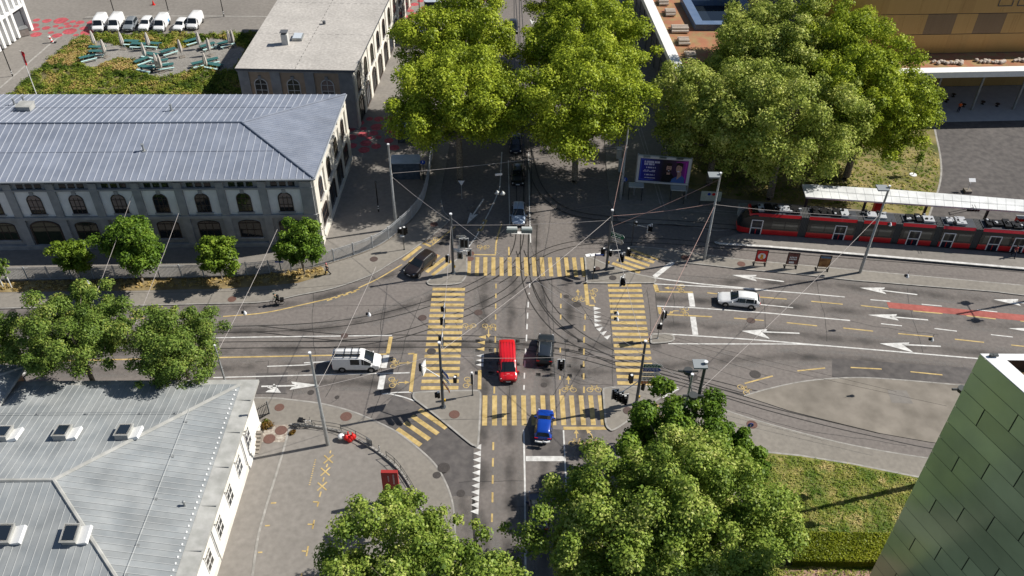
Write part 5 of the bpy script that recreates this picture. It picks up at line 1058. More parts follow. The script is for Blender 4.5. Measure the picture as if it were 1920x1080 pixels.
for i, (s0, s1) in enumerate(segs):
    b = MB()
    def ring(x, k=1.0, zt=HT): return [(x, -TW*k, .28), (x, -TW*k, 1.05), (x, -TW*k, 2.55), (x, -TW*k*.97, 3.0), (x, -TW*k*.80, zt), (x, TW*k*.80, zt), (x, TW*k*.97, 3.0), (x, TW*k, 2.55), (x, TW*k, 1.05), (x, TW*k, .28)]
    xs = [(s0, 1.0, HT), (s1, 1.0, HT)]
    if i == 0: xs = [(-.55, .55, 1.0), (-.1, .78, 2.0), (.9, .95, 3.1), (1.7, 1.0, HT), (s1, 1.0, HT)]
    rs = [ring(*q) for q in xs]
    if i == 0: rs[0] = [(x, y, min(z, 1.05)) for x, y, z in rs[0]]; rs[1] = [(x-(.15 if z < 1 else 0), y, min(z, 2.3)) for x, y, z in rs[1]]
    for a, c in zip(rs, rs[1:]):
        for k in range(9):
            mi = 0 if k in (0, 8, 3, 5) else (2 if k == 4 else 1)
            if i == 0 and a[4][2] < 3.2 and k in (2, 3, 4, 5, 6): mi = 1
            b.quad(a[k], c[k], c[k+1], a[k+1], mi)
    b.poly(rs[0], 0 if i == 0 else 1); b.poly(rs[-1], 1)
    b.build('tram_section', [M_tred, M_tblk, M_roofd], parent=tram)
    if i < len(segs)-1:
        g = MB(); x0_, x1_ = s1, segs[i+1][0]
        for q in range(5):
            xa = x0_+(x1_-x0_)*q/5; xb = x0_+(x1_-x0_)*(q+1)/5; g.box(((xa+xb)/2, 0, 1.8), ((xb-xa)*.72, TW*2-.12, 2.95)); g.box(((xa+xb)/2, 0, 1.8), ((xb-xa)*1.02, TW*2-.26, 2.85))
        g.build('bellows', M_bell, parent=tram)
b = MB(); b.tube([(.75, -TW*.86, 3.12), (1.2, -TW*.9, 3.3), (2.2, -TW*.88, 3.32)], .12, 6); b.tube([(.75, -TW*.86, 3.12), (.75, TW*.86, 3.12)], .22, 6); b.build('front_fairing', M_tred, parent=tram)
for xd in (1.7, 12.1, 21.2, 25.4, 27.4, 34.0):
    if xd == 27.4: xd = 31.0
    b = MB(); y = -TW-.03; h = .68
    for dx in (-h, h): b.box((xd+dx, y, 1.35), (.11, .06, 2.2))
    for z in (2.42, 1.22): b.box((xd, y, z), (2*h, .06, .10))
    d = b.build('door', mat('door frame white', (.72, .72, .74), rough=.4) if xd == 1.7 else bpy.data.materials['door frame white'], parent=tram)
    b = MB()
    for dx in (-h/2, h/2): b.box((xd+dx, y+.03, 1.3), (h-.12, .02, 2.1))
    b.build('door_leaf', mat('door blue black', (.012, .015, .03), rough=.15), parent=d)
rt_ = random.Random(3)
for i, (s0, s1) in enumerate(segs):
    b = MB(); x = s0+(1.8 if i == 0 else .4)
    while x < s1-1.0:
        wd = rt_.uniform(.5, 1.5); dk = rt_.random() < .45
        b.box((x+wd/2, rt_.uniform(-.1, .15), HT+.14+rt_.uniform(0, .1)), (wd*.88, rt_.uniform(1.0, 1.65), .28), mi=1 if dk else 0)
        for q in range(3): b.box((x+rt_.uniform(0, wd), rt_.uniform(-.7, .7), HT+.35), (rt_.uniform(.15, .35), rt_.uniform(.1, .4), .2), mi=rt_.choice((0, 1, 1)))
        x += wd+.1
    b.build('roof_equipment', [mat('equipment grey', (.42, .43, .45), rough=.5) if i == 0 else bpy.data.materials['equipment grey'], M_black], parent=tram)
for x0_ in (24.9,):
    b = MB(); z0 = HT+.3; b.tube([(x0_+1.6, -.4, z0), (x0_, -.25, z0+.9), (x0_+2.6, -.2, z0+1.9)], .035, 5); b.tube([(x0_+1.6, .4, z0), (x0_, .25, z0+.9), (x0_+2.6, .2, z0+1.9)], .035, 5); b.tube([(x0_+2.6, -.8, z0+1.92), (x0_+2.6, .8, z0+1.92)], .03, 5); b.tube([(x0_+2.9, -.8, z0+1.92), (x0_+2.9, .8, z0+1.92)], .03, 5); b.tube([(x0_, -.3, z0+.9), (x0_, .3, z0+.9)], .06, 5); b.build('pantograph', M_black, parent=tram)
for s0, s1 in segs:
    b = MB(); n_ = max(1, int((s1-s0)/1.7)); x = s0+.5 if s0 > 0 else 2.9
    for k in range(n_):
        x0_ = s0+.35+k*(s1-s0-.5)/n_
        if s0 < 0 and x0_ < 2.5: continue
        b.box((x0_+(s1-s0-.6)/n_/2, -TW-.005, 1.85), ((s1-s0-.6)/n_-.12, .01, 1.1))
    if b.v: b.build('window', mat('tram window', (.06, .062, .055), rough=.08, spec=.6) if s0 < 0 else bpy.data.materials['tram window'], parent=tram)
# ================================================================ STREET FURNITURE
def mast(label, px, py, h, r=.19, panel=None, group='tall steel lamp and wire masts', m=None, name='lamp_mast', g=None):
    c = g if g is not None else G(px, py); t = thing(name, label, 'mast', (c.x, c.y, 0), 0, group)
    b = MB(); b.tube([(0, 0, 0), (0, 0, .4), (0, 0, h*.33), (0, 0, h*.33+.02), (0, 0, h*.66), (0, 0, h*.66+.02), (0, 0, h)], [r*1.08, r, r*.93, r*.82, r*.76, r*.66, r*.6], 12); b.cyl((0, 0, 0), r*1.5, .06, 12); b.build('pole', m or M_steel, parent=t, smooth=50)
    b = MB(); b.cyl((0, 0, h), r*.75, .1, 12); b.build('cap', M_lamp, parent=t)
    b = MB()
    for z in (h*.33, h*.66): b.cyl((0, 0, z-.06), r*1.02, .12, 12)
    b.build('collar', M_steel, parent=t)
    if panel:
        b = MB(); b.box((panel, 0, h-.25), (1.25, 1.1, .16)); b.tube([(0, 0, h-.3), (panel, 0, h-.3)], .05, 6); b.build('lamp_head', mat('lamp head grey', (.25, .27, .28), rough=.5) if 'lamp head grey' not in bpy.data.materials else bpy.data.materials['lamp head grey'], parent=t)
    return t
mA = mast('tall steel mast behind the curved fence, near the corner of the stone hall', 743, 430, 12.7)
mB = mast('tall steel mast in the parking yard whose shadow reaches the white house', 615, 835, 12.9)
mC = mast('tall steel mast with a lamp plate between billboard and sandwich boards', 1320, 487, 12.8, panel=-.75)
mD = mast('tall steel mast with a lamp plate in front of the tram', 1612, 512, 12.8, panel=-.75)
mE = mast('tall steel mast in the shade left of the billboard', 1163, 375, 12.5)
mF = mast('slim mast between the darker locust tree and the white house', 437, 765, 9.0, r=.13)
mG = mast('dark mast with a lamp plate rising behind the maple tree', 1287, 850, 12.8, r=.24, panel=-.5, m=M_steeld)
SV = Vector((SHX, SHY, 0))
def tee(t, z, dx=-1.2):
    b = MB(); b.tube([(0, -1.5, z), (0, 1.5, z)], .06, 6)
    for y in (-1.5, 1.5): b.tube([(-.9, y, z+.1), (.9, y, z+.1)], .12, 6); b.cyl((0, y, z-.1), .42, .35, 10)
    b.build('lamp_arm', M_steeld, parent=t)
gg = G(1485, 966)-SV*12.8; t = mast('tall mast hidden behind the green tower, casting its shadow over the lawn', 0, 0, 12.8, r=.3, g=gg); tee(t, 11.6)
gg = G(1796, 589)-SV*12.8; t = mast('tall mast just outside the right edge whose shadow crosses the red lane', 0, 0, 12.8, g=gg); tee(t, 11.2)
gg = G(1010, 921)-SV*12.4; t = mast('tall mast hidden in the biggest plane tree at the bottom', 0, 0, 12.4, g=gg); tee(t, 11.2)
# ---------------------------------------------------------------- traffic signals
M_board = mat('signal board black', (.010, .010, .011), rough=.5); M_lens = mat('dark lens', (.06, .055, .05), rough=.2)
def head(parent, p, ang, n=3, board=True, sc=1.0, edge=True, label=None):
    """one signal head; ang = direction it faces"""
    d = Vector((math.cos(ang), math.sin(ang), 0)); s = Vector((-d.y, d.x, 0)); p = Vector(p); h = .34*n*sc; M_ = Matrix((d, s, Vector((0, 0, 1)))).transposed()
    b = MB(); b.box(p, (.26*sc, .34*sc, h+.06), M=M_)
    if board: b.box(p-d*.06, (.03, .62*sc, h+.36*sc), M=M_)
    for k in range(n):
        q = p+Vector((0, 0, (k-(n-1)/2)*.34*sc))+d*.13*sc
        b.tube([q, q+d*.24*sc+Vector((0, 0, .01))], [.145*sc, .15*sc], 10, cap=False); b.box(q+d*.12*sc+Vector((0, 0, .15*sc)), (.26*sc, .26*sc, .02), M=M_)
    o = b.build('signal_head', M_board, parent=parent)
    if board:
        f = MB(); f.box(p-d*.085, (.02, .60*sc, h+.34*sc), M=M_); f.build('signal_back', mat('signal back grey', (.16, .175, .17), rough=.6) if 'signal back grey' not in bpy.data.materials else bpy.data.materials['signal back grey'], parent=o)
    f = MB()
    if board and edge:
        for sy in (-1, 1): f.box(p-d*.03+s*sy*.34*sc, (.05, .075, h+.46*sc), M=M_)
        for sz in (-1, 1): f.box(p-d*.05+Vector((0, 0, sz*(h/2+.2*sc))), (.05, .72*sc, .075), M=M_)
    f.box(p+Vector((0, 0, h/2+.06)), (.22*sc, .22*sc, .08), M=M_)
    f.build('signal_border', M_wht, parent=o)
    l_ = MB()
    for k in range(n):
        q = p+Vector((0, 0, (k-(n-1)/2)*.34*sc))+d*.145*sc; l_.tube([q, q+d*.012], .115*sc, 10)
    l_.build('signal_lens', M_lens, parent=o)
    return o
def sigmast(label, px, py, h, m=None):
    c = G(px, py, .12); t = thing('signal_mast', label, 'signal mast', (c.x, c.y, .12), 0, 'signal masts on the traffic islands')
    b = MB(); b.tube([(0, 0, 0), (0, 0, .3), (0, 0, h*.5), (0, 0, h)], [.19, .17, .15, .12], 12); b.cyl((0, 0, 0), .3, .08, 12); b.build('pole', m or mat('blue grey mast '+str(px), (.10, .115, .13), rough=.45, metal=.3), parent=t, smooth=50)
    b = MB(); b.cyl((0, 0, h), .16, .14, 10); b.build('cap', M_lamp, parent=t)
    b = MB(); b.box((.2, 0, 1.05), (.16, .16, .28)); b.build('push_button', mat('yellow box', (.75, .45, .02), rough=.5) if 'yellow box' not in bpy.data.materials else bpy.data.materials['yellow box'], parent=t)
    return t
def arm(t, a, b_, r=.05, m=None):
    k = MB(); k.tube([a, b_], r, 7); k.build('arm', m or M_wht, parent=t)
def dirsign(t, p, wd, ht, m, ang=0, tip=True, face=-1, frame=M_wht, lines=2):
    """arrow shaped direction sign lying in a vertical plane"""
    u = Vector((math.cos(ang), math.sin(ang), 0)); n = Vector((u.y, -u.x, 0)); p = Vector(p); z = Vector((0, 0, 1)); k = .25 if tip else 0
    pts = [p, p+u*(wd-k), p+u*wd+z*ht/2, p+u*(wd-k)+z*ht, p+z*ht]; b = MB(); f = [q+n*.02 for q in pts]; g = [q-n*.02 for q in pts]
    b.poly(f, 0); b.poly(g[::-1], 1)
    for i in range(5): b.quad(f[i], g[i], g[(i+1) % 5], f[(i+1) % 5], 1)
    o = b.build('direction_sign', [m, M_steel], parent=t); b = MB(); rg = random.Random(int(wd*100+ht*1000+p.z*50))
    for r_ in range(lines):
        x = .15
        while x < wd-.5:
            w_ = rg.uniform(.12, .32); zz = ht*(r_+.5)/lines; b.box(p+u*(x+w_/2)+z*zz+n*.026, (w_, .008, ht*.16), M=Matrix((u, n, z)).transposed()); x += w_+.09
    b.build('lettering', M_wht if m is not M_wht else M_black, parent=o); return o
# south-east mast, signs face the camera
t = sigmast('signal mast with a stack of green, blue, white and orange direction signs', 1193, 757, 9.0)
for z, wd, ht, m in ((5.45, 1.9, .5, M_green), (4.85, 1.85, .55, M_blue), (4.2, 1.85, .5, M_wht), (3.65, 1.9, .45, M_wht), (3.1, 1.75, .45, M_orange)): dirsign(t, (.16, -.05, z), wd, ht, m, ang=0)
arm(t, (0, 0, 3.5), (-2.1, -1.0, 2.55), .05)
head(t, (-2.45, -.75, 2.2), R(-80)); head(t, (-1.95, -.95, 2.05), R(-80)); head(t, (-1.45, -1.1, 1.85), R(-80)); head(t, (-.85, .1, 3.6), R(120), board=False); head(t, (.45, .1, 2.6), R(60), board=False)
b = MB(); b.tube([(0, 0, 7.2), (-.55, .1, 7.25)], .03, 5); b.tube([(0, 0, 7.2), (-.9, .0, 6.9)], .02, 5); b.build('wire_bracket', M_steel, parent=t)
# south-west mast
t = sigmast('signal mast with blue and orange signs turned away and a white backed signal arm', 831, 763, 9.2)
arm(t, (0, 0, 4.3), (-1.7, 1.0, 4.7)); head(t, (-1.95, 1.1, 4.55), R(165)); b = MB(); b.box((-1.8, 1.1, 4.6), (.05, .95, 1.5), rz=R(-15)); b.build('signal_back', M_wht, parent=t)
dirsign(t, (.14, .1, 5.0), 1.3, .55, M_blue, ang=R(-55)); dirsign(t, (.14, .05, 4.35), 1.5, .55, M_wht, ang=R(-55)); dirsign(t, (.14, 0, 3.55), 1.7, .5, M_orange, ang=R(-60)); head(t, (-.4, -.05, 1.9), R(200), board=False, n=2)
head(t, (1.35, .0, 4.1), R(80), board=False, n=2)
# north-west mast
t = sigmast('signal mast crowded with white backed signals by the black SUV', 850, 512, 8.8)
arm(t, (0, 0, 3.6), (2.0, .2, 3.3)); head(t, (1.6, .2, 4.5), R(95)); head(t, (1.2, .1, 4.6), R(100)); head(t, (.9, -.1, 2.9), R(85), n=2); head(t, (-.5, 0, 2.2), R(190), board=False); head(t, (1.9, .3, 3.0), R(95), n=2)
for x, z in ((.5, 3.4), (1.0, 3.9), (1.4, 3.1)): b = MB(); b.box((x, .12, z), (.75, .05, .6), rz=R(-10)); b.build('signal_back', M_wht, parent=t)
dirsign(t, (.5, .25, 5.2), 1.2, .4, M_steel, lines=1)
# north-east mast
t = sigmast('signal mast with a green sign and three signals over the north-east zebra', 1137, 505, 8.85)
o = dirsign(t, (.16, .1, 5.1), 1.75, .62, M_green, ang=R(-28)); dirsign(t, (.16, .2, 4.2), 1.7, .7, M_steel, ang=R(-28), lines=1)
arm(t, (0, 0, 2.9), (1.5, .4, 2.7)); head(t, (1.7, -.1, 1.95), R(-75)); head(t, (2.55, .8, 2.1), R(-60), board=False); head(t, (-.5, .1, 2.6), R(180), board=False); head(t, (1.5, .6, 4.0), R(60), board=False); head(t, (.3, 0, 2.6), R(-90), n=2, board=False)
for x in (-1.0, -1.7, -2.3): b = MB(); b.box((x, .3, 2.2+x*.12), (.7, .5, .06), rz=.3); b.build('sign_back', M_wht, parent=t)
# short pedestrian and street name posts
def post(label, px, py, h, z=.1, m=None, name='signal_post', cat='signal post', r=.055):
    c = G(px, py, z); t = thing(name, label, cat, (c.x, c.y, z)); b = MB(); b.tube([(0, 0, 0), (0, 0, h)], r, 8); b.cyl((0, 0, 0), r*2.2, .04, 10); b.build('pole', m or M_steeld, parent=t); return t
t = post('thin post with two pedestrian signals on the pavement by the curved fence', 758, 468, 3.4); head(t, (-.25, .05, 2.9), R(200), n=2, board=False); head(t, (.22, .05, 2.9), R(20), n=3, board=False); b = MB(); b.box((-.1, -.1, 2.2), (.5, .3, .12)); b.build('bracket', M_wht, parent=t)
t = post('thin white edged post on the south-west island', 886, 741, 3.3, z=.12); b = MB(); b.box((0, 0, 2.5), (.22, .2, 1.5)); b.build('signal_head', M_board, parent=t); b = MB(); b.box((-.12, -.05, 2.5), (.04, .2, 1.6)); b.box((.12, -.05, 2.5), (.03, .2, 1.6)); b.box((0, 0, 3.35), (.2, .2, .2)); b.build('signal_border', M_wht, parent=t)
t = post('thin post with an arm holding a white edged signal at the edge of the shade', 1184, 459, 3.8, z=.1); arm(t, (0, 0, 3.2), (1.9, -.2, 2.9), .03); head(t, (2.0, -.2, 2.8), R(-60), n=2); head(t, (.3, .1, 3.3), R(150), n=1, board=False)
t = post('post with a blue street name plate on the north-east island', 1112, 523, 3.9, z=.12, name='street_sign', cat='street sign'); b = MB(); b.box((.5, 0, 3.7), (.95, .03, .22)); o = b.build('name_plate', M_blue, parent=t); b = MB(); [b.box((.2+k*.12, -.02, 3.7), (.07, .01, .09)) for k in range(6)]; b.build('lettering', M_wht, parent=o); head(t, (.05, -.1, 1.6), R(-90), n=2, board=False, sc=.7)
t = post('signal post on the smallest traffic island', 1233, 634, 4.2, z=.12, m=M_steel); head(t, (.25, .1, 3.4), R(10)); head(t, (.1, -.1, 1.9), R(200), n=2, board=False)
# ---------------------------------------------------------------- fence
FP = [(-120, 527), (0, 526), (240, 522.5), (415, 519), (500, 513), (560, 506), (605, 497), (650, 484), (690, 470), (722, 454), (752, 430), (777, 405), (793, 380), (802, 348), (807, 315), (812, 285)]
fe = thing('metal_fence', 'grey metal picket fence along the stone hall, curving round its corner', 'fence', G(600, 498)); P = [G(x, y, .1) for x, y in FP]; P = smooth(P, 10)
acc = [0]
for a, c in zip(P, P[1:]): acc.append(acc[-1]+(c-a).length)
def along(s):
    for i in range(len(P)-1):
        if acc[i+1] >= s: return P[i].lerp(P[i+1], (s-acc[i])/max(1e-6, acc[i+1]-acc[i]))
    return P[-1]
M_fen = mat('fence paint', (.34, .36, .38), (.42, .44, .46), scale=2, rough=.6)
b = MB(); s = 0
while s < acc[-1]: p = along(s); b.box((p.x, p.y, 1.08), (.05, .05, 1.9)); s += .15
bpart(b, 'pickets', [M_fen], fe); b = MB()
for z in (.28, 1.75, 2.0): b.tube([(p.x, p.y, z) for p in P], .03, 4)
bpart(b, 'rails', [M_fen], fe); s = .5
while s < acc[-1]: p = along(s); b = MB(); b.box((p.x, p.y, 1.1), (.11, .11, 2.1)); bpart(b, 'fence_post', [M_fen], fe); s += 2.6
b = MB(); b.strip([p+Vector((0, .0, 0)) for p in P], .28, .2); b2 = [along(k) for k in np.arange(0, acc[-1], 1.0)]
for a, c in zip(b2, b2[1:]): d = c-a; b.box(((a.x+c.x)/2, (a.y+c.y)/2, .14), (d.length+.02, .28, .16), rz=math.atan2(d.y, d.x))
bpart(b, 'plinth', [M_conc], fe)
# railings of the yard
def railing(label, pts, h=1.0):
    P_ = smooth([G(x, y, .1) for x, y in pts], 4); t = thing('railing', label, 'railing', P_[0]); b = MB()
    for z in (.55, 1.05): b.tube([(p.x, p.y, z) for p in P_], .028, 6)
    bpart(b, 'rails', [M_steeld], t); n_ = max(2, len(P_)//4+1)
    for k in range(n_): p = P_[min(len(P_)-1, k*4)]; b = MB(); b.tube([(p.x, p.y, .1), (p.x, p.y, 1.08)], .035, 6); bpart(b, 'rail_post', [M_steeld], t)
    return t
t = railing('low railing between the leaning bicycles and the red bundle', [(586, 800), (612, 803), (640, 808), (668, 820), (690, 832), (698, 838)])
a, c = G(688, 832, .1), G(698, 838, .1); b = MB(); d = c-a; b.box(((a.x+c.x)/2, (a.y+c.y)/2, .62), (d.length, .05, .9), rz=math.atan2(d.y, d.x)); bpart(b, 'end_panel', [M_steel], t)
railing('low railing passing behind the red totem', [(725, 858), (740, 870), (752, 884), (764, 902), (776, 922), (788, 948)])
lw_ = [(545, 797), (590, 801), (640, 811), (690, 836), (725, 860), (752, 886), (776, 924), (792, 960)]
b = MB(); Q = smooth([G(x, y, .1) for x, y in lw_], 6)
for a, c in zip(Q, Q[1:]): d = c-a; b.box(((a.x+c.x)/2, (a.y+c.y)/2, .17), (d.length+.05, .2, .26), rz=math.atan2(d.y, d.x))
tag(b.build('low_kerb_wall', M_kerb), 'low pale kerb wall curving along the parking yard', 'low wall')
c = G(712, 848, .1); b = MB(); b.cyl((0, 0, 0), .06, 1.0, 8); t = thing('bollard', 'thin striped bollard in the gap between the two yard railings', 'bollard', c); b.build('post', M_black, parent=t); b = MB(); [b.cyl((0, 0, .3+k*.2), .065, .09, 8) for k in range(4)]; b.build('bands', M_wht, parent=t)
t = thing('red_bundle', 'red covered bundle with a white lid at the yard railing', 'bundle', G(656, 826, .1)); b = MB(); [b.ball((-.3+.17*k, .12*math.sin(k*2.1), .38+.1*math.cos(k*1.7)), .3, 8, sz=1.25) for k in range(5)]; b.tube([(-.1, .1, .8), (-.1, .15, 1.15)], .08, 6); b.tube([(.3, .0, .7), (.35, .1, 1.1)], .07, 6); b.build('cover', M_red, parent=t, smooth=60); b = MB(); b.ball((-.85, .15, .45), .36, 10, sz=.6); b.build('lid', M_wht, parent=t, smooth=60)
# red totem
c = G(737, 940, .1); t = thing('totem', 'tall dark red sign totem in the yard, half covered by leaves', 'totem', c); b = MB(); b.box((0, 0, 2.25), (1.5, .34, 4.5)); b.build('body', mat('totem red', (.30, .028, .026), (.34, .034, .03), scale=1, rough=.5), parent=t)
b = MB()
for k in range(9): b.box((.35, -.18, 4.2-k*.16), (.15, .01, .06)); 
for k in range(5): b.box((-.12, -.18, 4.0-k*.17), (.11, .01, .06))
b.build('lettering', M_wht, parent=t)
# ---------------------------------------------------------------- billboard
pA, pB = G(1188, 366), G(1285, 373); d = pB-pA; W_ = d.length; rz = math.atan2(d.y, d.x)
t = thing('billboard', 'wide blue and purple concert billboard with two portraits, in the shade of the park', 'billboard', pA, rz)
L0, L1, Z0, Z1 = .05, W_-.05, 2.35, 6.45
for x in (.0, W_): b = MB(); b.box((x, 0, 3.3), (.22, .3, 6.6)); b.build('post', M_steel, parent=t)
b = MB()
for x in (L0+.12, L1-.12): b.box((x, -.12, (Z0+Z1)/2), (.34, .3, Z1-Z0))
for z in (Z0+.12, Z1-.12): b.box(((L0+L1)/2, -.12, z), (L1-L0, .31, .34 if z > 4 else .26))
b.build('frame', mat('billboard frame', (.55, .56, .56), rough=.6), parent=t)
b = MB(); X0, X1, Y0, Y1 = L0+.3, L1-.3, Z0+.25, Z1-.3; y = -.16
b.quad((X0, y, Y0), (X1, y, Y0), (X1, y, Y1), (X0, y, Y1)); pm = bpy.data.materials.new('poster print'); pm.use_nodes = True; n = pm.node_tree.nodes; l = pm.node_tree.links
tc = n.new('ShaderNodeTexCoord'); sp = n.new('ShaderNodeSeparateXYZ'); rp = n.new('ShaderNodeValToRGB'); l.new(tc.outputs['Generated'], sp.inputs[0]); l.new(sp.outputs[0], rp.inputs[0])
e = rp.color_ramp.elements; e[0].color = (.012, .02, .32, 1); e[1].position = 1; e[1].color = (.34, .02, .36, 1); q = e.new(.34); q.color = (.012, .012, .10, 1); q = e.new(.5); q.color = (.008, .006, .012, 1); q = e.new(.84); q.color = (.05, .012, .07, 1)
l.new(rp.outputs[0], n['Principled BSDF'].inputs['Base Color']); n['Principled BSDF'].inputs['Roughness'].default_value = .5
pn = b.build('poster', pm, parent=t); PW = X1-X0; PH = Y1-Y0; q_ = lambda u, v: (X0+PW*u, Y0+PH*v)
def flat(nm, m, shapes, dy):
    b = MB()
    for pts in shapes: b.poly([(X0+PW*u, y-dy, Y0+PH*v) for u, v in pts])
    b.build(nm, m, parent=pn)
ell = lambda u, v, ru, rv, n=16: [(u+ru*math.cos(2*math.pi*k/n), v+rv*math.sin(2*math.pi*k/n)) for k in range(n)]
rc_ = lambda u, v, w_, h: [(u, v), (u+w_, v), (u+w_, v+h), (u, v+h)]
sk = mat('print skin', (.46, .27, .22), rough=.5); lt = mat('print text', (.62, .60, .75), rough=.5)
txt = []; rg = random.Random(2)
for v, h, us in ((.80, .085, (.09, .40)), (.70, .085, (.09, .30)), (.57, .055, (.14, .34)), (.46, .03, (.10, .20)), (.46, .03, (.26, .33)), (.41, .03, (.08, .32)), (.25, .055, (.12, .33)), (.13, .03, (.12, .33))):
    u = us[0]
    while u < us[1]: w_ = rg.uniform(.010, .022); txt.append(rc_(u, v, w_, h)); u += w_+(.006 if rg.random() < .8 else .02)
flat('lettering', lt, txt, .006)
flat('neon_lines', mat('print neon', (.10, .2, .75), rough=.5), [rc_(.02, .06, .008, .88), rc_(.02, .06, .3, .012), rc_(.02, .93, .18, .012)], .006); flat('neon_lines', mat('print magenta', (.6, .05, .5), rough=.5), [rc_(.955, .2, .01, .7), rc_(.75, .90, .2, .014)], .006)
flat('portrait', M_cloth, [[(.48, .0), (.74, .0), (.73, .28), (.67, .40), (.55, .40), (.49, .28)]], .006); flat('portrait', sk, [rc_(.575, .34, .07, .16), ell(.612, .62, .055, .17)], .009); flat('portrait', M_hair, [ell(.612, .78, .058, .07), ell(.612, .50, .046, .075), rc_(.585, .645, .02, .02), rc_(.622, .645, .02, .02)], .012); flat('portrait', lt, [ell(.612, .51, .02, .016)], .015)
flat('portrait', mat('print blue shirt', (.06, .13, .36), rough=.5), [[(.68, .0), (.97, .0), (.96, .22), (.88, .36), (.78, .26), (.70, .16)]], .0075); flat('portrait', sk, [[(.80, .14), (.88, .3), (.88, .46), (.80, .44)], ell(.822, .62, .062, .20)], .0105); flat('portrait', M_hair, [[(.755, .72), (.77, .86), (.83, .90), (.90, .84), (.895, .62), (.875, .72), (.80, .78)], rc_(.79, .655, .02, .02), rc_(.835, .665, .02, .02)], .0135); flat('portrait', lt, [ell(.815, .5, .028, .025)], .0165)
b = MB(); [b.box((X0+PW*u, -.5, Z1+.12), (.9, .5, .1)) for u in (.12, .45, .8)]; b.build('lamp_strip', M_steel, parent=t)
# cabinets, small roofs, map board near the billboard
def cab(label, px, py, sx, sy, sz, m, rz=0, name='cabinet', cat='cabinet', z=.1, leg=0):
    c = G(px, py, z); t = thing(name, label, cat, c, rz); b = MB()
    if leg:
        for x in (-1, 1):
            for y in (-1, 1): b.box((x*(sx/2-.12), y*(sy/2-.12), leg/2), (.1, .1, leg))
        b.build('legs', M_steeld, parent=t); b = MB(); b.box((0, 0, leg+sz/2), (sx, sy, sz)); b.build('roof', m, parent=t)
    else:
        b.box((0, 0, sz/2), (sx, sy, sz)); b.build('body', m, parent=t); b = MB(); b.box((0, 0, sz+.03), (sx+.12, sy+.12, .07)); b.build('lid', M_steel, parent=t); b = MB(); b.box((0, -sy/2-.01, sz*.5), (sx*.8, .02, sz*.75)); b.build('door', m, parent=t)
    return t
M_cab = mat('cabinet grey', (.42, .45, .44), rough=.6)
cab('left small grey shelter roof beneath the billboard', 1190, 372, 2.0, 1.1, .14, M_cab, R(-4), 'shelter', 'shelter', leg=2.1); cab('right small grey shelter roof beneath the billboard', 1268, 378, 2.0, 1.1, .14, M_cab, R(-4), 'shelter', 'shelter', leg=2.1)
cab('upper green grey cabinet left of the billboard', 1160, 296, .7, .7, 1.5, M_cab); cab('lower green grey cabinet left of the billboard', 1164, 320, .8, .7, 1.7, M_cab); cab('grey cabinet at the nose of the tram', 1390, 402, 1.0, .7, 1.5, M_cab)
c = G(1330, 384, .1); t = thing('map_board', 'wide tram stop map board right of the billboard', 'map board', c, R(-3)); b = MB(); [b.box((x, 0, 1.1), (.1, .1, 2.2)) for x in (-1.3, 1.3)]; b.build('posts', M_steeld, parent=t); b = MB(); b.box((0, -.06, 1.45), (2.7, .1, 1.5)); o = b.build('board', mat('map print', (.42, .46, .34), (.52, .53, .46), scale=3, rough=.5), parent=t); b = MB(); b.tube([(.3, -.13, 1.8), (.3, -.12, 1.8)], .22, 14); b.build('pictogram', M_red, parent=o); b = MB(); b.tube([(-.3, -.13, 1.8), (-.3, -.12, 1.8)], .22, 14); b.build('pictogram', M_blue, parent=o)
# blue pedestrian path sign at mast E and by the avenue shelter
t = post('blue pedestrian sign with a white walker on the shady mast row', 1168, 366, 3.0, name='road_sign', cat='road sign'); b = MB(); b.tube([(0, -.08, 2.6), (0, -.05, 2.6)], .36, 16); o = b.build('sign_disc', M_blue, parent=t); b = MB(); b.tube([(0, -.1, 2.55), (0, -.1, 2.75)], .05, 6); b.ball((0, -.1, 2.83), .05, 6); b.tube([(0, -.1, 2.55), (-.08, -.1, 2.35)], .03, 5); b.tube([(0, -.1, 2.55), (.08, -.1, 2.35)], .03, 5); b.build('pictogram', M_wht, parent=o)
t = post('blue pedestrian sign at the end of the curved fence', 795, 337, 3.2, name='road_sign', cat='road sign'); b = MB(); b.tube([(0, -.08, 2.9), (0, -.05, 2.9)], .34, 16); o = b.build('sign_disc', M_blue, parent=t); b = MB(); b.tube([(0, -.1, 2.85), (0, -.1, 3.05)], .05, 6); b.ball((0, -.1, 3.12), .05, 6); b.build('pictogram', M_wht, parent=o)
t = post('white triangle give way sign hanging back in the avenue shade', 866, 372, 2.6, z=0, name='road_sign', cat='road sign', m=M_steel); b = MB(); q = [(-.45, -.06, 2.9), (.45, -.06, 2.9), (0, -.06, 2.1)]; b.poly(q); b.poly([(x, y+.03, z) for x, y, z in q][::-1]); b.build('sign_plate', M_lamp, parent=t)
t = post('small blue arrow sign by the path below the tram curve', 1399, 826, 2.6, name='road_sign', cat='road sign'); b = MB(); b.tube([(0, -.06, 2.4), (0, -.03, 2.4)], .3, 14); o = b.build('sign_disc', M_blue, parent=t); b = MB(); b.box((0, -.075, 2.4), (.08, .02, .36)); b.build('pictogram', M_wht, parent=o)
c = G(1405, 836, .1); t = thing('hydrant', 'small red hydrant between the maple and the path', 'hydrant', c); b = MB(); b.tube([(0, 0, 0), (0, 0, .75), (0, 0, .9)], [.14, .13, .05], 10); b.tube([(-.22, 0, .55), (.22, 0, .55)], .07, 8); b.build('body', M_red, parent=t)
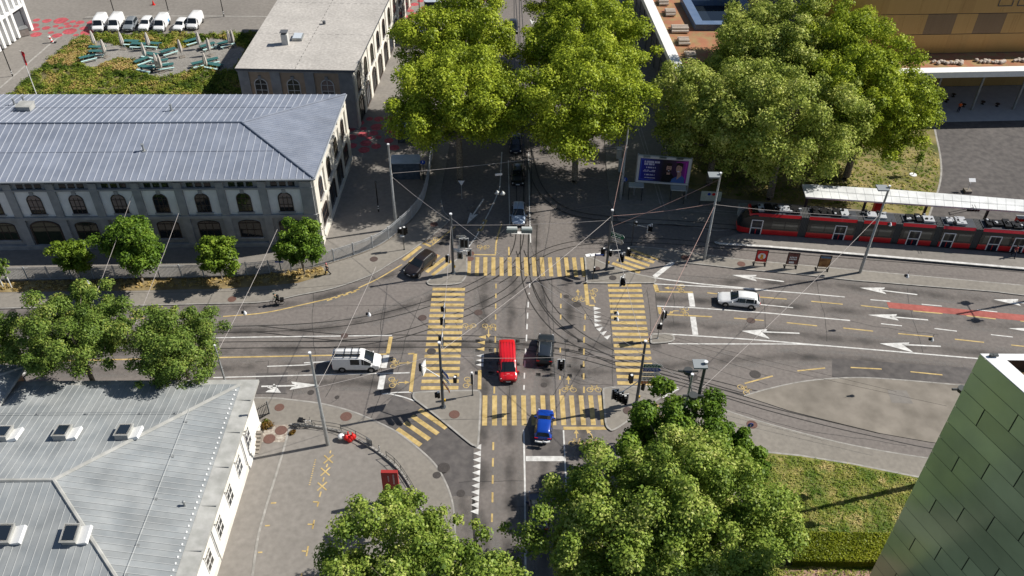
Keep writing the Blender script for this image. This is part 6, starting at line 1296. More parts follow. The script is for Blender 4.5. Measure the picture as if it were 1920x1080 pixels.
# sandwich boards
PB = 'poster boards in a row on the strip before the tram'
M_pb = [mat('red poster', (.55, .03, .025), rough=.5), mat('maroon poster', (.10, .02, .02), (.22, .10, .08), scale=3, rough=.5), mat('amber poster', (.16, .055, .02), (.42, .22, .08), scale=1.6, rough=.5)]
for k, (px, py, lab) in enumerate(((1424, 498, 'poster board with a red print and a yellow figure'), (1482, 503, 'poster board with a maroon print and white words'), (1541, 508, 'poster board with an amber brown picture'))):
    c = G(px, py, .1); t = thing('poster_board', lab, 'poster board', c, R(-5), PB); b = MB()
    for x in (-.68, .68): b.box((x, 0, 1.2), (.07, .09, 2.4)); b.box((x, .25, .05), (.08, .8, .08))
    b.box((0, 0, .38), (1.36, .06, .06)); b.box((0, 0, 2.4), (1.43, .09, .06)); b.build('frame', M_black, parent=t); b = MB(); b.box((0, 0, 1.5), (1.28, .06, 1.7)); o = b.build('poster', M_pb[k], parent=t); b = MB()
    if k == 0: b.tube([(0, -.045, 1.5), (0, -.035, 1.5)], .48, 18); b.build('print_disc', M_wht, parent=o); b = MB(); b.box((0, -.05, 1.55), (.3, .01, .5)); b.box((0, -.05, 1.2), (.45, .01, .2)); b.build('print_figure', mat('print amber', (.75, .3, .02)), parent=o)
    elif k == 1:
        for r_ in range(2): [b.box((-.36+q*.18, -.045, 1.75-r_*.3), (.12, .01, .2)) for q in range(5)]
        b.box((-.1, -.045, .95), (.6, .01, .3)); b.build('lettering', M_wht, parent=o)
    else: b.box((0, -.045, 2.15), (1.2, .01, .3)); b.build('print_sky', mat('print blue', (.12, .2, .3)), parent=o)
# tram stop canopy
CZ = 4.3; cp = [G(x, y, CZ) for x, y in ((1511, 369), (1920, 396.5), (2060, 406), (2060, 384.5), (1920, 374.5), (1672, 355), (1504, 345))]
t = thing('tram_stop_canopy', 'long flat pale canopy over the platform behind the tram', 'canopy', cp[0]); b = MB(); b.prism([(p.x, p.y) for p in cp], CZ-.22, CZ, 0, bottom=True)
bpart(b, 'roof', [mat('pale canopy sheet', (.62, .63, .63), (.72, .73, .73), scale=.6, rough=.5, big=(.82, 1.08), bigscale=.3)], t); b = MB(); nA, nB, fA, fB = cp[0], cp[1], cp[6], cp[4]
for k in range(26): u = k/25; p, q = nA.lerp(nB, u), fA.lerp(fB, u); b.strip([p, q], .05, CZ+.006)
b.strip([nA.lerp(fA, .5), nB.lerp(fB, .5)], .05, CZ+.009); bpart(b, 'roof_joints', [mat('joint grey', (.36, .37, .38), rough=.7)], t)
for u in (.02, .29, .57, .85): p = nA.lerp(nB, u).lerp(fA.lerp(fB, u), .35); b = MB(); b.box((p.x, p.y, CZ/2), (.26, .26, CZ-.2)); bpart(b, 'canopy_post', [M_steeld], t)
b = MB(); p = nA.lerp(nB, .78).lerp(fA.lerp(fB, .78), .2); b.box((p.x, p.y, CZ-.55), (1.6, .12, .6)); bpart(b, 'display', [M_black], t)
for px, py, lab in ((1640, 402, 'red ticket machine under the left part of the tram canopy'), (1903, 432, 'red ticket machine at the right end of the tram canopy')): cab(lab, px, py, .9, .7, 2.1, M_red, R(-4), 'ticket_machine', 'ticket machine', z=.12)
t = post('white tilted solar panel post in the dark yard', 1813, 360, 1.5, name='solar_post', cat='solar post', m=M_wht); b = MB(); b.box((.25, .3, 1.75), (.9, .55, .06), M=Matrix.Rotation(R(35), 3, 'X')); b.build('panel', M_lamp, parent=t); b = MB(); b.box((0, 0, .2), (.9, .9, .4)); b.build('base', M_conc, parent=t)
c = G(1712, 328, .1); t = thing('young_tree', 'newly planted thin tree in the park lawn', 'tree', c); b = MB(); b.tube([(0, 0, 0), (.1, 0, 2.6)], .05, 6); b.build('trunk', M_wood, parent=t); o = bpy.data.objects.new('crown', crown_mesh('crown', L_street, [(.1, 0, 2.6, .6), (.2, .1, 3.2, .45)], 260, .2, 88)); COL.objects.link(o); o.parent = t; b = MB(); b.cyl((0, 0, 0), .5, .08, 12); b.build('watering_ring', M_wht, parent=t)
c = G(1518, 299, .11); t = thing('traffic_cone', 'orange traffic cone on the park lawn', 'cone', c); b = MB(); b.tube([(0, 0, .04), (0, 0, .7)], [.2, .04], 10); b.build('cone', mat('cone orange', (.8, .16, .02), rough=.5), parent=t); b = MB(); b.box((0, 0, .02), (.5, .5, .04)); b.build('foot', M_black, parent=t)
c = G(1560, 460, .28)
# ---------------------------------------------------------------- kiosks and plaza lamps at the avenue
M_kr = mat('kiosk glass roof', (.34, .40, .47), (.44, .5, .56), scale=1, rough=.25)
def kiosk(label, px, py, sx, sy, rz=R(3)):
    c = G(px, py, .1); t = thing('kiosk', label, 'kiosk', c, rz, 'glass kiosks under the avenue trees'); b = MB(); b.box((0, 0, 2.75), (sx, sy, .12)); b.build('roof', M_kr, parent=t); b = MB()
    for x in (-1, 1):
        for y_ in (-1, 1): b.box((x*(sx/2-.1), y_*(sy/2-.1), 1.35), (.1, .1, 2.7))
    b.build('frame', M_steeld, parent=t); b = MB(); b.box((0, 0, 1.3), (sx-.3, sy-.3, 2.5)); b.build('glazing', mat('kiosk glazing', (.05, .07, .09), (.09, .11, .14), scale=2, rough=.1) if 'kiosk glazing' not in bpy.data.materials else bpy.data.materials['kiosk glazing'], parent=t)
for a in (('largest kiosk with a blue grey glass roof at the end of the fence', 763, 330, 4.0, 2.2), ('kiosk with a sunlit pale roof by the coral dots', 762, 262, 2.4, 2.0), ('kiosk roof half hidden behind the near avenue tree', 762, 236, 2.4, 2.2), ('middle kiosk at the top of the street beside the far coral dots', 808, 62, 2.4, 2.4), ('kiosk below the middle one at the top of the street', 797, 84, 2.2, 2.4), ('flat kiosk roof at the top edge of the photo', 812, 28, 3.0, 1.6)): kiosk(*a)
PLZ = 'black plaza lamps with white bands'
def plamp(label, px, py, h=4.6, ban=True):
    c = G(px, py, .1); t = thing('plaza_lamp', label, 'lamp post', c, 0, PLZ); b = MB(); b.tube([(0, 0, 0), (0, 0, h)], [.09, .07], 8); b.build('pole', M_black, parent=t); b = MB(); b.cyl((0, 0, h), .13, .3, 10); b.build('lamp_head', M_steeld, parent=t); b = MB(); [b.cyl((0, 0, z), .1, .14, 8) for z in (.5, .85)]; b.build('bands', M_wht, parent=t)
for a in (('plaza lamp nearest the curved fence and tall mast', 710, 397), ('plaza lamp by the coral dots behind the stone hall', 742, 244), ('plaza lamp at the left edge near the white building', 24, 143, 5.2), ('leftmost of three plaza lamps behind the parked row', 216, 30, 4.6), ('middle of three plaza lamps behind the parked row', 318, 30, 4.6), ('rightmost of three plaza lamps behind the parked row', 420, 31, 4.6), ('plaza lamp at the top of the street near the kiosks', 788, 44)): plamp(*a)
c = G(99, 80, .1); t = thing('bollard', 'thick leaning red and white bollard in the car park', 'bollard', c); b = MB(); b.tube([(0, 0, 0), (-.3, 0, 1.2)], .2, 10); b.build('post', M_wht, parent=t); b = MB(); [b.tube([(-.3*z/1.2, 0, z), (-.3*(z+.2)/1.2, 0, z+.2)], .21, 10) for z in (.2, .75)]; b.build('bands', M_red, parent=t); b = MB(); b.box((.1, 0, .04), (1.0, .6, .08)); b.build('foot', M_black, parent=t)
c = G(72, 186, .1); t = thing('flagpole', 'white flagpole with a drooping red flag behind the metal roof', 'flagpole', c); b = MB(); b.tube([(0, 0, 0), (0, 0, 8.2)], [.08, .04], 8); b.build('pole', M_wht, parent=t); b = MB()
for k in range(6): z0 = 8.1-k*.38; z1 = z0-.38; a = .12*math.sin(k*1.7); c2 = .12*math.sin((k+1)*1.7); b.quad((.05, 0, z0), (.5-k*.04, a, z0-.15), (.5-(k+1)*.04, c2, z1-.15), (.05, 0, z1))
b.build('flag', mat('flag red', (.62, .03, .035), rough=.8), parent=t)
c = G(288, 9, .1); t = thing('traffic_cone', 'small red cone in the shaded car park at the top edge', 'cone', c); b = MB(); b.tube([(0, 0, .04), (0, 0, .8)], [.25, .05], 10); b.build('cone', M_red, parent=t); b = MB(); b.box((0, 0, .02), (.6, .6, .04)); b.build('foot', M_red, parent=t)
c = G(46, 66, .1); t = thing('bin_container', 'grey waste container at the foot of the white building', 'container', c, R(40)); b = MB(); b.box((0, 0, .7), (1.6, 1.3, 1.2)); b.build('body', mat('container brown', (.2, .17, .15), (.25, .22, .2), scale=2, rough=.7), parent=t); b = MB(); b.box((0, 0, 1.36), (1.7, 1.4, .12)); b.build('lid', M_steel, parent=t)
t = thing('goal_frame', 'white planting stake frame at the left edge by the fence', 'stake frame', G(15, 540, .1)); b = MB(); b.tube([(-.5, 0, 0), (-.5, 0, 1.7)], .06, 6); b.tube([(.4, .1, 0), (.4, .1, 1.7)], .06, 6); b.tube([(-.5, 0, 1.65), (.4, .1, 1.65)], .05, 6); b.build('stakes', M_wht, parent=t)
b = MB(); c = G(528, 512, .1); t = thing('street_sign', 'blue plate on a grey post behind the fence by the corner tree', 'street sign', c); b.tube([(0, 0, 0), (0, 0, 3.2)], .05, 6); b.build('pole', M_steel, parent=t); b = MB(); b.box((0, -.06, 1.8), (1.0, .03, .22)); b.build('name_plate', M_blue, parent=t); b = MB(); b.box((-.1, 0, 3.3), (.12, .12, .8)); b.build('lamp_tube', M_lamp, parent=t)
# ---------------------------------------------------------------- terrace furniture
M_teal = mat('teal tabletop', (.035, .115, .115), (.05, .15, .145), scale=4, rough=.5); M_tealp = mat('pale teal bench', (.42, .62, .60), (.50, .69, .67), scale=3, rough=.6); M_para = mat('parasol canvas', (.48, .44, .40), (.60, .56, .52), scale=5, rough=.95, stretch=(6, 6, .5))
def parasol():
    t = thing('parasol', 'x', 'parasol'); b = MB(); b.tube([(0, 0, 0), (0, 0, 3.2)], .035, 6); b.build('pole', M_steel, parent=t); b = MB(); b.box((0, 0, .05), (.9, .9, .1)); b.build('foot', M_conc, parent=t)
    b = MB(); n = 14; prof = [(.9, .20), (1.3, .30), (1.9, .27), (2.6, .20), (3.05, .10), (3.2, .03)]; rings = []
    for z, r_ in prof: rings.append([Vector((r_*(1+.22*(k % 2))*math.cos(2*math.pi*k/n), r_*(1+.22*(k % 2))*math.sin(2*math.pi*k/n), z)) for k in range(n)])
    for a, c in zip(rings, rings[1:]):
        for k in range(n): b.quad(a[k], a[(k+1) % n], c[(k+1) % n], c[k])
    b.poly(rings[0][::-1]); b.build('canopy', M_para, parent=t); return t
first = None
for px, py, lab in ((232, 92, 'closed parasol just behind the left tables, below the people carriers'), (281, 93, 'closed parasol at the long table by the meadow edge'), (199, 107, 'closed parasol right of the two stacked tables at the left'), (179, 90, 'short closed parasol at the far left of the terrace'), (274, 113, 'closed parasol above the bent table in the middle'), (297, 133, 'left of two parasols standing together at the front table'), (304, 135, 'right of two parasols standing together at the front table'), (342, 107, 'closed parasol beside the slanting table with pale seats'), (376, 92, 'closed parasol at the back right table with pale seats'), (395, 104, 'closed parasol right of the back right table'), (388, 132, 'closed parasol at the right front table'), (433, 89, 'left of two parasols at the shaded right end of the terrace'), (439, 88, 'right of two parasols at the shaded right end of the terrace')):
    c = G(px, py, .12)
    if first is None: first = parasol(); first.location = c; first['label'] = lab; first['group'] = 'closed parasols on the gravel terrace'
    else: dup(first, c, random.Random(px).random()*3, lab, 'closed parasols on the gravel terrace')
def ptable():
    t = thing('picnic_table', 'x', 'picnic table'); b = MB(); b.box((0, 0, .76), (2.6, .8, .06)); b.build('tabletop', M_teal, parent=t)
    for s in (1, -1): b = MB(); b.box((0, s*.85, .45), (2.6, .34, .06)); [b.box((x, s*.85, .22), (.06, .28, .44)) for x in (-1, 1)]; b.build('bench', M_tealp if s < 0 else M_teal, parent=t)
    for x in (-1, 1): b = MB(); b.box((x, 0, .37), (.06, .6, .74)); b.build('leg', M_steeld, parent=t)
    return t
first = None
for px, py, a, lab in ((183, 95, 0, 'upper of the two tables stacked at the left of the terrace'), (184, 103, 2, 'lower of the two tables stacked at the left of the terrace'), (166, 113, 35, 'slanting table at the far left corner of the terrace'), (248, 84, -3, 'back table touching the meadow edge'), (262, 89, -4, 'back table before the meadow edge, left of the parasol'), (287, 88, -8, 'back table right of the second parasol'), (284, 108, -16, 'table right of the middle parasol'), (267, 119, 48, 'slanting half of the bent front table'), (276, 133, -20, 'front half of the bent front table'), (302, 121, 22, 'table behind the two joined parasols'), (312, 129, 20, 'long pale bench table at the front right of the joined parasols'), (317, 101, 42, 'slanting table with pale seats in the middle of the terrace'), (361, 82, 38, 'slanting table with pale seats at the back right'), (391, 91, 40, 'table between the two back right parasols'), (376, 124, 30, 'table left of the right front parasol'), (402, 128, -18, 'table at the edge of the hall shadow, right front'), (424, 86, 40, 'table with pale seats at the right end of the terrace'), (396, 119, 30, 'small table right of the right front parasol')):
    c = G(px, py, .12)
    if first is None: first = ptable(); first.location = c; first.rotation_euler = (0, 0, R(a)); first['label'] = lab; first['group'] = 'teal picnic tables on the gravel terrace'
    else: dup(first, c, R(a), lab, 'teal picnic tables on the gravel terrace')
first = None
def stool():
    t = thing('stool', 'x', 'stool'); b = MB(); b.cyl((0, 0, .4), .34, .07, 12); b.build('seat', M_black, parent=t); b = MB(); b.cyl((0, 0, 0), .08, .4, 8); b.cyl((0, 0, 0), .26, .04, 10); b.build('leg', M_black, parent=t); return t
for px, py, lab in ((1757, 187, 'leftmost dark stool on the arcade floor'), (1774, 191, 'dark stool second from the left on the arcade floor'), (1787, 181, 'backmost dark stool on the arcade floor'), (1806, 200, 'dark stool right beside the person in orange'), (1842, 195, 'dark stool right of the arcade column'), (1869, 199, 'rightmost dark stool on the arcade floor')):
    c = G(px, py, .12)
    if first is None: first = stool(); first.location = c; first['label'] = lab; first['group'] = 'dark stools under the arcade'
    else: dup(first, c, 0, lab, 'dark stools under the arcade')
# ---------------------------------------------------------------- overhead wires and what hangs on them
def at(t, z): return Vector((t.location.x, t.location.y, z))
sm = {o['label'][:22]: o for o in bpy.data.objects if o.name.startswith('signal_mast')}
S = [o for o in bpy.data.objects if o.name.startswith('signal_mast')]; S3, S2, S1, S4 = S
def wire(label, a, c, sag=.25, r=.022, m=None, name='span_wire', group='span wires across the crossing'):
    n = 10; P_ = [Vector(a).lerp(Vector(c), k/n)-Vector((0, 0, sag*4*(k/n)*(1-k/n))) for k in range(n+1)]; b = MB(); b.tube(P_, r, 5); tag(b.build(name, m or M_wire), label, 'wire', group)
wire('span wire between the billboard side mast and the north-east signal mast, upper', at(mC, 8.6), at(S4, 8.2), m=M_wirer); wire('span wire between the billboard side mast and the north-east signal mast, lower', at(mC, 12.0), at(S4, 6.6), m=M_wirer)
wire('span wire from the billboard side mast down to the south-east signal mast', at(mC, 8.2), at(S3, 8.6), m=M_wirer); wire('span wire from the tram side mast to the billboard side mast', at(mD, 8.5), at(mC, 8.4)); wire('span wire between the two northern signal masts', at(S1, 7.4), at(S4, 7.6)); wire('span wire between the two western signal masts carrying signals', at(S1, 7.3), at(S2, 7.6), .4); wire('span wire between the two southern signal masts carrying a signal', at(S2, 7.4), at(S3, 7.6), .4); wire('span wire between the two eastern signal masts carrying lamps', at(S4, 7.5), at(S3, 7.8), .4)
wire('span wire from the fence corner mast to the north-west signal mast', at(mA, 8.2), at(S1, 7.9)); wire('span wire from the fence corner mast over the avenue to the shady mast', at(mA, 8.6), at(mE, 8.6), .4); wire('span wire from the yard mast to the south-west signal mast', at(mB, 8.4), at(S2, 8.0)); wire('span wire from the yard mast north over the white van', at(mB, 8.2), G(705, 500, 8)); wire('diagonal wire from the south-west signal mast to the north-east one', at(S2, 8.2), at(S4, 8.2), .5); wire('diagonal wire from the north-west signal mast towards the maple mast', at(S1, 8.4), at(mG, 9), .5); wire('wire from the shady mast to the north-east signal mast', at(mE, 8.8), at(S4, 8.0), m=M_wirer); wire('wire from the maple mast towards the tram side mast', at(mG, 9.2), at(mD, 8.9), .5); wire('wire over the left road from the stone hall to the slim mast', G(270, 300, 8.5), G(165, 590, 8)); wire('wire from the stone hall over the left road above the pavement', G(335, 400, 9), G(240, 640, 8)); wire('wire from the slim mast over the left road', at(mF, 8), G(520, 430, 8))
def contact(label, pts, z=5.7):
    P_ = smooth([G(x, y)+Vector((0, 0, z)) for x, y in pts], 5); b = MB(); b.tube(P_, .015, 4); tag(b.build('contact_wire', M_black), label, 'wire', 'tram contact wires')
contact('contact wire over the track from the left road into the avenue', [(0, 621), (250, 620), (480, 616.5), (680, 600), (830, 560), (940, 505), (976, 420), (972, 250)]); contact('contact wire over the track from the left road to the bend at the maple', [(0, 651), (480, 646.5), (940, 647), (1160, 686), (1440, 763), (1740, 833)]); contact('contact wire over the track from the avenue to the bend at the maple', [(985, 200), (990, 330), (984, 470), (1015, 585), (1100, 652), (1260, 706), (1650, 806)]); contact('contact wire over the track beside the poster boards', [(1920, 506), (1500, 473), (1240, 452), (1040, 466), (930, 528)]); contact('contact wire over the standing tram', [(1920, 458), (1500, 424), (1280, 412), (1060, 390), (990, 280)])
def hang(label, px, py, z, ang, n=3, board=True, cat='signal', group='signals hanging on span wires'):
    c = G(px, py, z); t = thing('hanging_signal', label, cat, c, 0, group); head(t, (0, 0, 0), ang, n, board); b = MB(); b.tube([(0, 0, .55), (0, 0, 1.3)], .03, 5); b.build('hanger', M_steel, parent=t)
hang('upper pair signal hanging over the west zebra', 833, 580, 6.0, R(180), 2); hang('middle signal hanging over the west zebra', 832, 603, 6.0, R(180)); hang('lowest signal hanging over the west zebra, beside the mast top', 829, 638, 6.0, R(180)); hang('white edged signal hanging right of the dark car, facing the camera', 1052, 684, 5.8, R(-90)); hang('signal hanging over the first stripe of the east zebra', 1167, 527, 5.6, R(-50))
for px, py, lab in ((1157, 588, 'upper of two small lamps hanging over the east zebra'), (1157, 599, 'lower of two small lamps hanging over the east zebra'), (692, 590, 'round street lamp hanging above the road before the white van'), (932, 361, 'big round lamp hanging over the avenue lane line'), (942, 362, 'small white lamp beside the big round one in the avenue'), (1747, 637, 'small white lamp hanging over the right hand lanes'), (1701, 518, 'small white lamp hanging over the strip before the tram'), (165, 530, 'white disc lamp hanging over the verge at the left'), (459, 587, 'small white insulator lamp over the left road'), (1669, 421, 'small white lamp hanging above the tram roof')):
    c = G(px, py, 6.6); t = thing('hanging_lamp', lab, 'street lamp', c, 0, 'lamps hanging on wires'); b = MB(); s_ = .34 if 'big' in lab else .2; b.tube([(0, 0, -.12), (0, 0, .0), (0, 0, .12), (0, 0, .3)], [s_, s_, s_*.7, .06], 12); b.build('lamp_shade', M_steel if 'big' in lab else M_lamp, parent=t, smooth=40); b = MB(); b.tube([(0, 0, .3), (0, 0, .8)], .02, 5); b.box((-.2, 0, .1), (.25, .2, .25)); b.build('hanger', M_black, parent=t)
c = G(975, 432, 5.6); t = thing('hanging_signal', 'wide grey signal gantry box hanging over the avenue stop bar', 'signal', c, 0, 'signals hanging on span wires')
for x in (-.95, .8): b = MB(); b.box((x, 0, 0), (1.3, .5, .5)); o = b.build('signal_box', mat('signal box green grey', (.20, .24, .23), rough=.6) if 'signal box green grey' not in bpy.data.materials else bpy.data.materials['signal box green grey'], parent=t); b = MB(); b.box((x, .1, .3), (1.2, .4, .1)); b.build('signal_cover', M_cab, parent=o)
c = G(935, 327, 6.4); b = MB(); b.box((0, 0, 0), (.9, .1, .3), rz=.2); tag(b.build('wire_plate', M_lamp, loc=c), 'pale plate hanging on a wire above the avenue', 'wire plate')
# ================================================================ PEOPLE AND BICYCLES
def grow(name, joints, edges, radii, m, parent, sub=1):
    me = bpy.data.meshes.new(name+'_bones'); me.from_pydata(joints, edges, []); o = bpy.data.objects.new(name+'_bones', me); COL.objects.link(o)
    sk = o.modifiers.new('skin', 'SKIN'); lay = me.skin_vertices[0].data if len(me.skin_vertices) else None
    if lay is None:
        bm_ = __import__('bmesh').new(); bm_.from_mesh(me); bm_.verts.layers.skin.verify(); bm_.to_mesh(me); bm_.free(); lay = me.skin_vertices[0].data
    for i, r_ in enumerate(radii): lay[i].radius = (r_, r_); lay[i].use_root = (i == 0)
    ss = o.modifiers.new('sub', 'SUBSURF'); ss.levels = ss.render_levels = sub
    dg = bpy.context.evaluated_depsgraph_get(); ev = o.evaluated_get(dg); new = bpy.data.meshes.new_from_object(ev); bpy.data.objects.remove(o)
    new.name = name; new.materials.clear(); new.materials.append(m); new.polygons.foreach_set('use_smooth', [True]*len(new.polygons)); q = bpy.data.objects.new(name, new); COL.objects.link(q); q.parent = parent; return q
def person(label, loc, rz, J, shirt, trousers, hair=M_hair, shoes=M_black, scale=1.0, skin_arms=True, extra=None):
    """J: joints  pelvis chest neck head  shL elL haL shR elR haR  hiL knL ftL toL hiR knR ftR toR (x = forward)"""
    t = thing('person', label, 'person', loc, rz); j = {k: Vector(v) for k, v in J.items()}
    names = ['pelvis', 'chest', 'neck', 'chin', 'head', 'crown', 'shL', 'elL', 'wrL', 'haL', 'shR', 'elR', 'wrR', 'haR', 'hiL', 'knL', 'ftL', 'toL', 'hiR', 'knR', 'ftR', 'toR']
    hd = j['head']; j['chin'] = j['neck'].lerp(hd, .5)+Vector((.01, 0, 0)); j['crown'] = hd+Vector((0, 0, .10))
    for s in 'LR':
        d = (j['ha'+s]-j['el'+s]).normalized(); j['wr'+s] = j['ha'+s]-d*.08
    idx = {k: i for i, k in enumerate(names)}; E_ = [('pelvis', 'chest'), ('chest', 'neck'), ('neck', 'chin'), ('chin', 'head'), ('head', 'crown')]
    for s in 'LR': E_ += [('chest', 'sh'+s), ('sh'+s, 'el'+s), ('el'+s, 'wr'+s), ('wr'+s, 'ha'+s), ('pelvis', 'hi'+s), ('hi'+s, 'kn'+s), ('kn'+s, 'ft'+s), ('ft'+s, 'to'+s)]
    rad = {'pelvis': .13, 'chest': .15, 'neck': .055, 'chin': .065, 'head': .098, 'crown': .07, 'sh': .065, 'el': .042, 'wr': .028, 'ha': .038, 'hi': .095, 'kn': .06, 'ft': .042, 'to': .035}
    V = [tuple(j[k]) for k in names]; Ed = [(idx[a], idx[b]) for a, b in E_]; Rd = [rad.get(k, rad.get(k[:2])) for k in names]
    body = grow('body', V, Ed, Rd, M_skin, t)
    f = MB()
    for s, sg in (('L', 1), ('R', -1)):
        h = j['ha'+s]; d = (h-j['wr'+s]).normalized(); sd_ = Vector((0, 1, 0))*sg; sd_ = (sd_-d*sd_.dot(d)).normalized(); nn = d.cross(sd_)
        for k, ln in enumerate((.065, .078, .072, .055)): a = h+d*.02+sd_*((k-1.5)*.017); f.tube([a, a+d*ln*.6, a+d*ln*.8+nn*.018, a+d*ln*.85+nn*.036], [.009, .0085, .008, .006], 5)
        a = j['wr'+s]+d*.03+nn*.02; f.tube([a, a+nn*.035+d*.03, a+nn*.04+d*.055], [.011, .010, .008], 5)
    f.build('fingers', M_skin, parent=body)
    g = MB(); hx = hd+Vector((.085, 0, 0)); g.tube([hx+Vector((0, 0, .02)), hx+Vector((.03, 0, -.02)), hx+Vector((.005, 0, -.03))], [.012, .016, .008], 6); [g.ball(hd+Vector((0, s*.092, -.005)), .022, 6) for s in (1, -1)]; g.build('face', M_skin, parent=body)
    g = MB(); [g.ball(hx+Vector((-.004, s*.034, .012)), .012, 6) for s in (1, -1)]; g.box(hx+Vector((-.004, 0, -.058)), (.012, .045, .01)); g.build('eyes_and_mouth', M_hair, parent=body)
    g = MB(); g.ball(hd+Vector((-.025, 0, .055)), .108, 10, sz=.95); g.build('hair', hair, parent=t, smooth=80)
    n2 = ['chest', 'pelvis', 'neck', 'shL', 'elL', 'shR', 'elR']; i2 = {k: i for i, k in enumerate(n2)}; j2 = dict(j); j2['elL'] = j['shL'].lerp(j['elL'], .8); j2['elR'] = j['shR'].lerp(j['elR'], .8); j2['neck'] = j['chest'].lerp(j['neck'], .75)
    grow('shirt', [tuple(j2[k]) for k in n2], [(i2[a], i2[b]) for a, b in (('chest', 'pelvis'), ('chest', 'neck'), ('chest', 'shL'), ('shL', 'elL'), ('chest', 'shR'), ('shR', 'elR'))], [.175, .15, .075, .085, .066, .085, .066], shirt, t)
    n3 = ['pelvis', 'hiL', 'knL', 'ftL', 'hiR', 'knR', 'ftR']; i3 = {k: i for i, k in enumerate(n3)}
    grow('trousers', [tuple(j[k]) for k in n3], [(i3[a], i3[b]) for a, b in (('pelvis', 'hiL'), ('hiL', 'knL'), ('knL', 'ftL'), ('pelvis', 'hiR'), ('hiR', 'knR'), ('knR', 'ftR'))], [.145, .112, .078, .06, .112, .078, .06], trousers, t)
    for s in 'LR': g = MB(); g.tube([j['ft'+s]-Vector((.05, 0, .01)), j['ft'+s].lerp(j['to'+s], .5)+Vector((0, 0, .005)), j['to'+s]+Vector((.03, 0, 0))], [.05, .052, .038], 8); g.build('shoe', shoes, parent=t)
    return t
WALK = dict(pelvis=(0, 0, .95), chest=(.02, 0, 1.32), neck=(.03, 0, 1.50), head=(.06, 0, 1.66), shL=(.0, .19, 1.42), elL=(-.14, .24, 1.16), haL=(.02, .24, .93), shR=(.04, -.19, 1.42), elR=(.14, -.24, 1.16), haR=(.34, -.2, 1.05), hiL=(.0, .10, .90), knL=(.22, .10, .52), ftL=(.30, .10, .09), toL=(.46, .11, .05), hiR=(0, -.10, .90), knR=(-.04, -.10, .50), ftR=(-.34, -.10, .13), toR=(-.20, -.11, .05))
STAND = dict(pelvis=(0, 0, .95), chest=(.0, 0, 1.32), neck=(.0, 0, 1.50), head=(.03, 0, 1.66), shL=(0, .19, 1.42), elL=(-.04, .25, 1.15), haL=(.06, .25, .88), shR=(0, -.19, 1.42), elR=(-.03, -.25, 1.15), haR=(.16, -.2, .95), hiL=(0, .10, .90), knL=(.03, .11, .50), ftL=(-.01, .12, .08), toL=(.16, .14, .04), hiR=(0, -.10, .90), knR=(.03, -.11, .50), ftR=(-.01, -.12, .08), toR=(.16, -.14, .04))
M_capr = mat('pink cap', (.6, .2, .2), rough=.8); M_or = mat('orange vest', (.85, .13, .02), rough=.7); M_navy = mat('navy cloth', (.02, .025, .05), rough=.9)
person('person in black walking on the verge beside the corner tree', G(615, 515, .11), R(170), WALK, M_cloth, M_cloth, hair=M_capr)
person('person in an orange vest standing under the arcade', G(1796, 210, .12), R(-110), STAND, M_or, M_navy)
person('person in dark red stepping out of the right tram door', G(1899, 481, .28), R(-95), WALK, mat('wine shirt', (.22, .02, .03), rough=.9), M_navy)
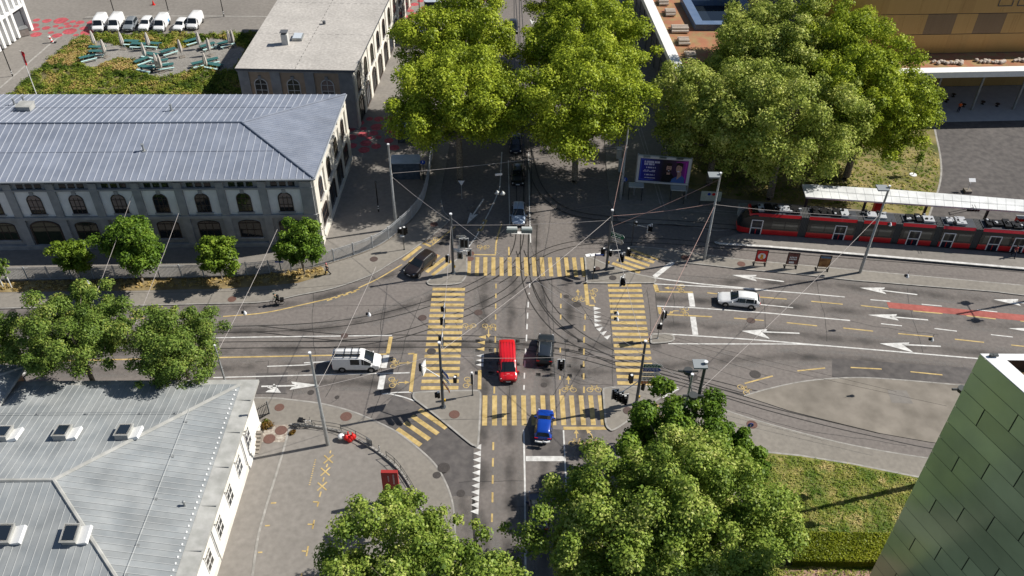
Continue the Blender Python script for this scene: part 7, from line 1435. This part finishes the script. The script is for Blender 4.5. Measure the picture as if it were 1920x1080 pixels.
def bicycle(label, loc, rz, m, lean=0, name='bicycle', basket=False):
    t = thing(name, label, 'bicycle', loc, rz, 'bicycles'); t.rotation_euler = (lean, 0, rz)
    for x in (-.53, .53):
        b = MB(); n = 22; P_ = [Vector((x+.33*math.cos(2*math.pi*k/n), 0, .34+.33*math.sin(2*math.pi*k/n))) for k in range(n+1)]; b.tube(P_, .02, 5, cap=False); w_ = b.build('wheel', M_tyre, parent=t); b = MB()
        for k in range(8): a = math.pi*k/8; b.tube([(x-.32*math.cos(a), 0, .34-.32*math.sin(a)), (x+.32*math.cos(a), 0, .34+.32*math.sin(a))], .004, 4)
        b.build('spokes', M_steel, parent=w_)
    b = MB()
    for a, c in (((-.53, 0, .34), (-.08, 0, .30)), ((-.08, 0, .30), (-.2, 0, .82)), ((-.53, 0, .34), (-.18, 0, .74)), ((-.18, 0, .74), (.36, 0, .78)), ((-.08, 0, .30), (.38, 0, .66)), ((.53, 0, .34), (.34, 0, .90))): b.tube([a, c], .022, 6)
    b.build('frame', m, parent=t); b = MB(); b.box((-.23, 0, .86), (.26, .14, .06)); b.build('saddle', M_black, parent=t); b = MB(); b.tube([(.34, 0, .9), (.33, 0, 1.0)], .018, 5); b.tube([(.22, .29, 1.0), (.34, .15, 1.02), (.34, -.15, 1.02), (.22, -.29, 1.0)], .016, 5); b.build('handlebar', M_black, parent=t)
    b = MB(); b.tube([(-.08, -.1, .30), (-.08, .1, .30)], .03, 6); b.tube([(-.08, .1, .30), (.06, .12, .2)], .014, 5); b.tube([(-.08, -.1, .30), (-.22, -.12, .4)], .014, 5); b.build('cranks', M_steel, parent=t)
    if basket: b = MB(); b.box((-.62, .0, .72), (.42, .5, .34)); b.build('panniers', M_black, parent=t)
    return t
bicycle('front bicycle leaning on the railing by the pebble bed', G(566, 803, .1), R(178), M_steel, R(8)); bicycle('rear bicycle with a white basket leaning on the railing by the pebble bed', G(576, 799, .1), R(-6), M_wht, R(-7), basket=True); bicycle('bicycle parked against a plaza lamp by the coral dots', G(738, 239, .1), R(40), M_black, R(6))
cb = bicycle('bicycle ridden along the left road by the cyclist', G(520, 571, 0), R(186), M_black, 0, basket=True)
SEAT = dict(pelvis=(-.23, 0, .98), chest=(.02, 0, 1.30), neck=(.10, 0, 1.46), head=(.16, 0, 1.61), shL=(.02, .19, 1.40), elL=(.14, .25, 1.17), haL=(.27, .27, 1.04), shR=(.02, -.19, 1.40), elR=(.14, -.25, 1.17), haR=(.27, -.27, 1.04), hiL=(-.20, .09, .96), knL=(.14, .11, .66), ftL=(.03, .12, .25), toL=(.18, .12, .21), hiR=(-.20, -.09, .96), knR=(.10, -.11, .78), ftR=(-.25, -.12, .47), toR=(-.11, -.12, .43))
cy = person('cyclist in a dark green top with a backpack and helmet riding along the left road', G(520, 571, 0), R(186), SEAT, mat('bottle green top', (.02, .09, .06), rough=.9), M_cloth)
b = MB(); b.ball((-.20, 0, 1.30), .19, 8, sz=1.25); b.build('backpack', M_cloth, parent=cy); b = MB(); b.ball((.15, 0, 1.69), .125, 10, sz=.75); b.build('helmet', mat('dark helmet', (.03, .06, .05), rough=.4), parent=cy)
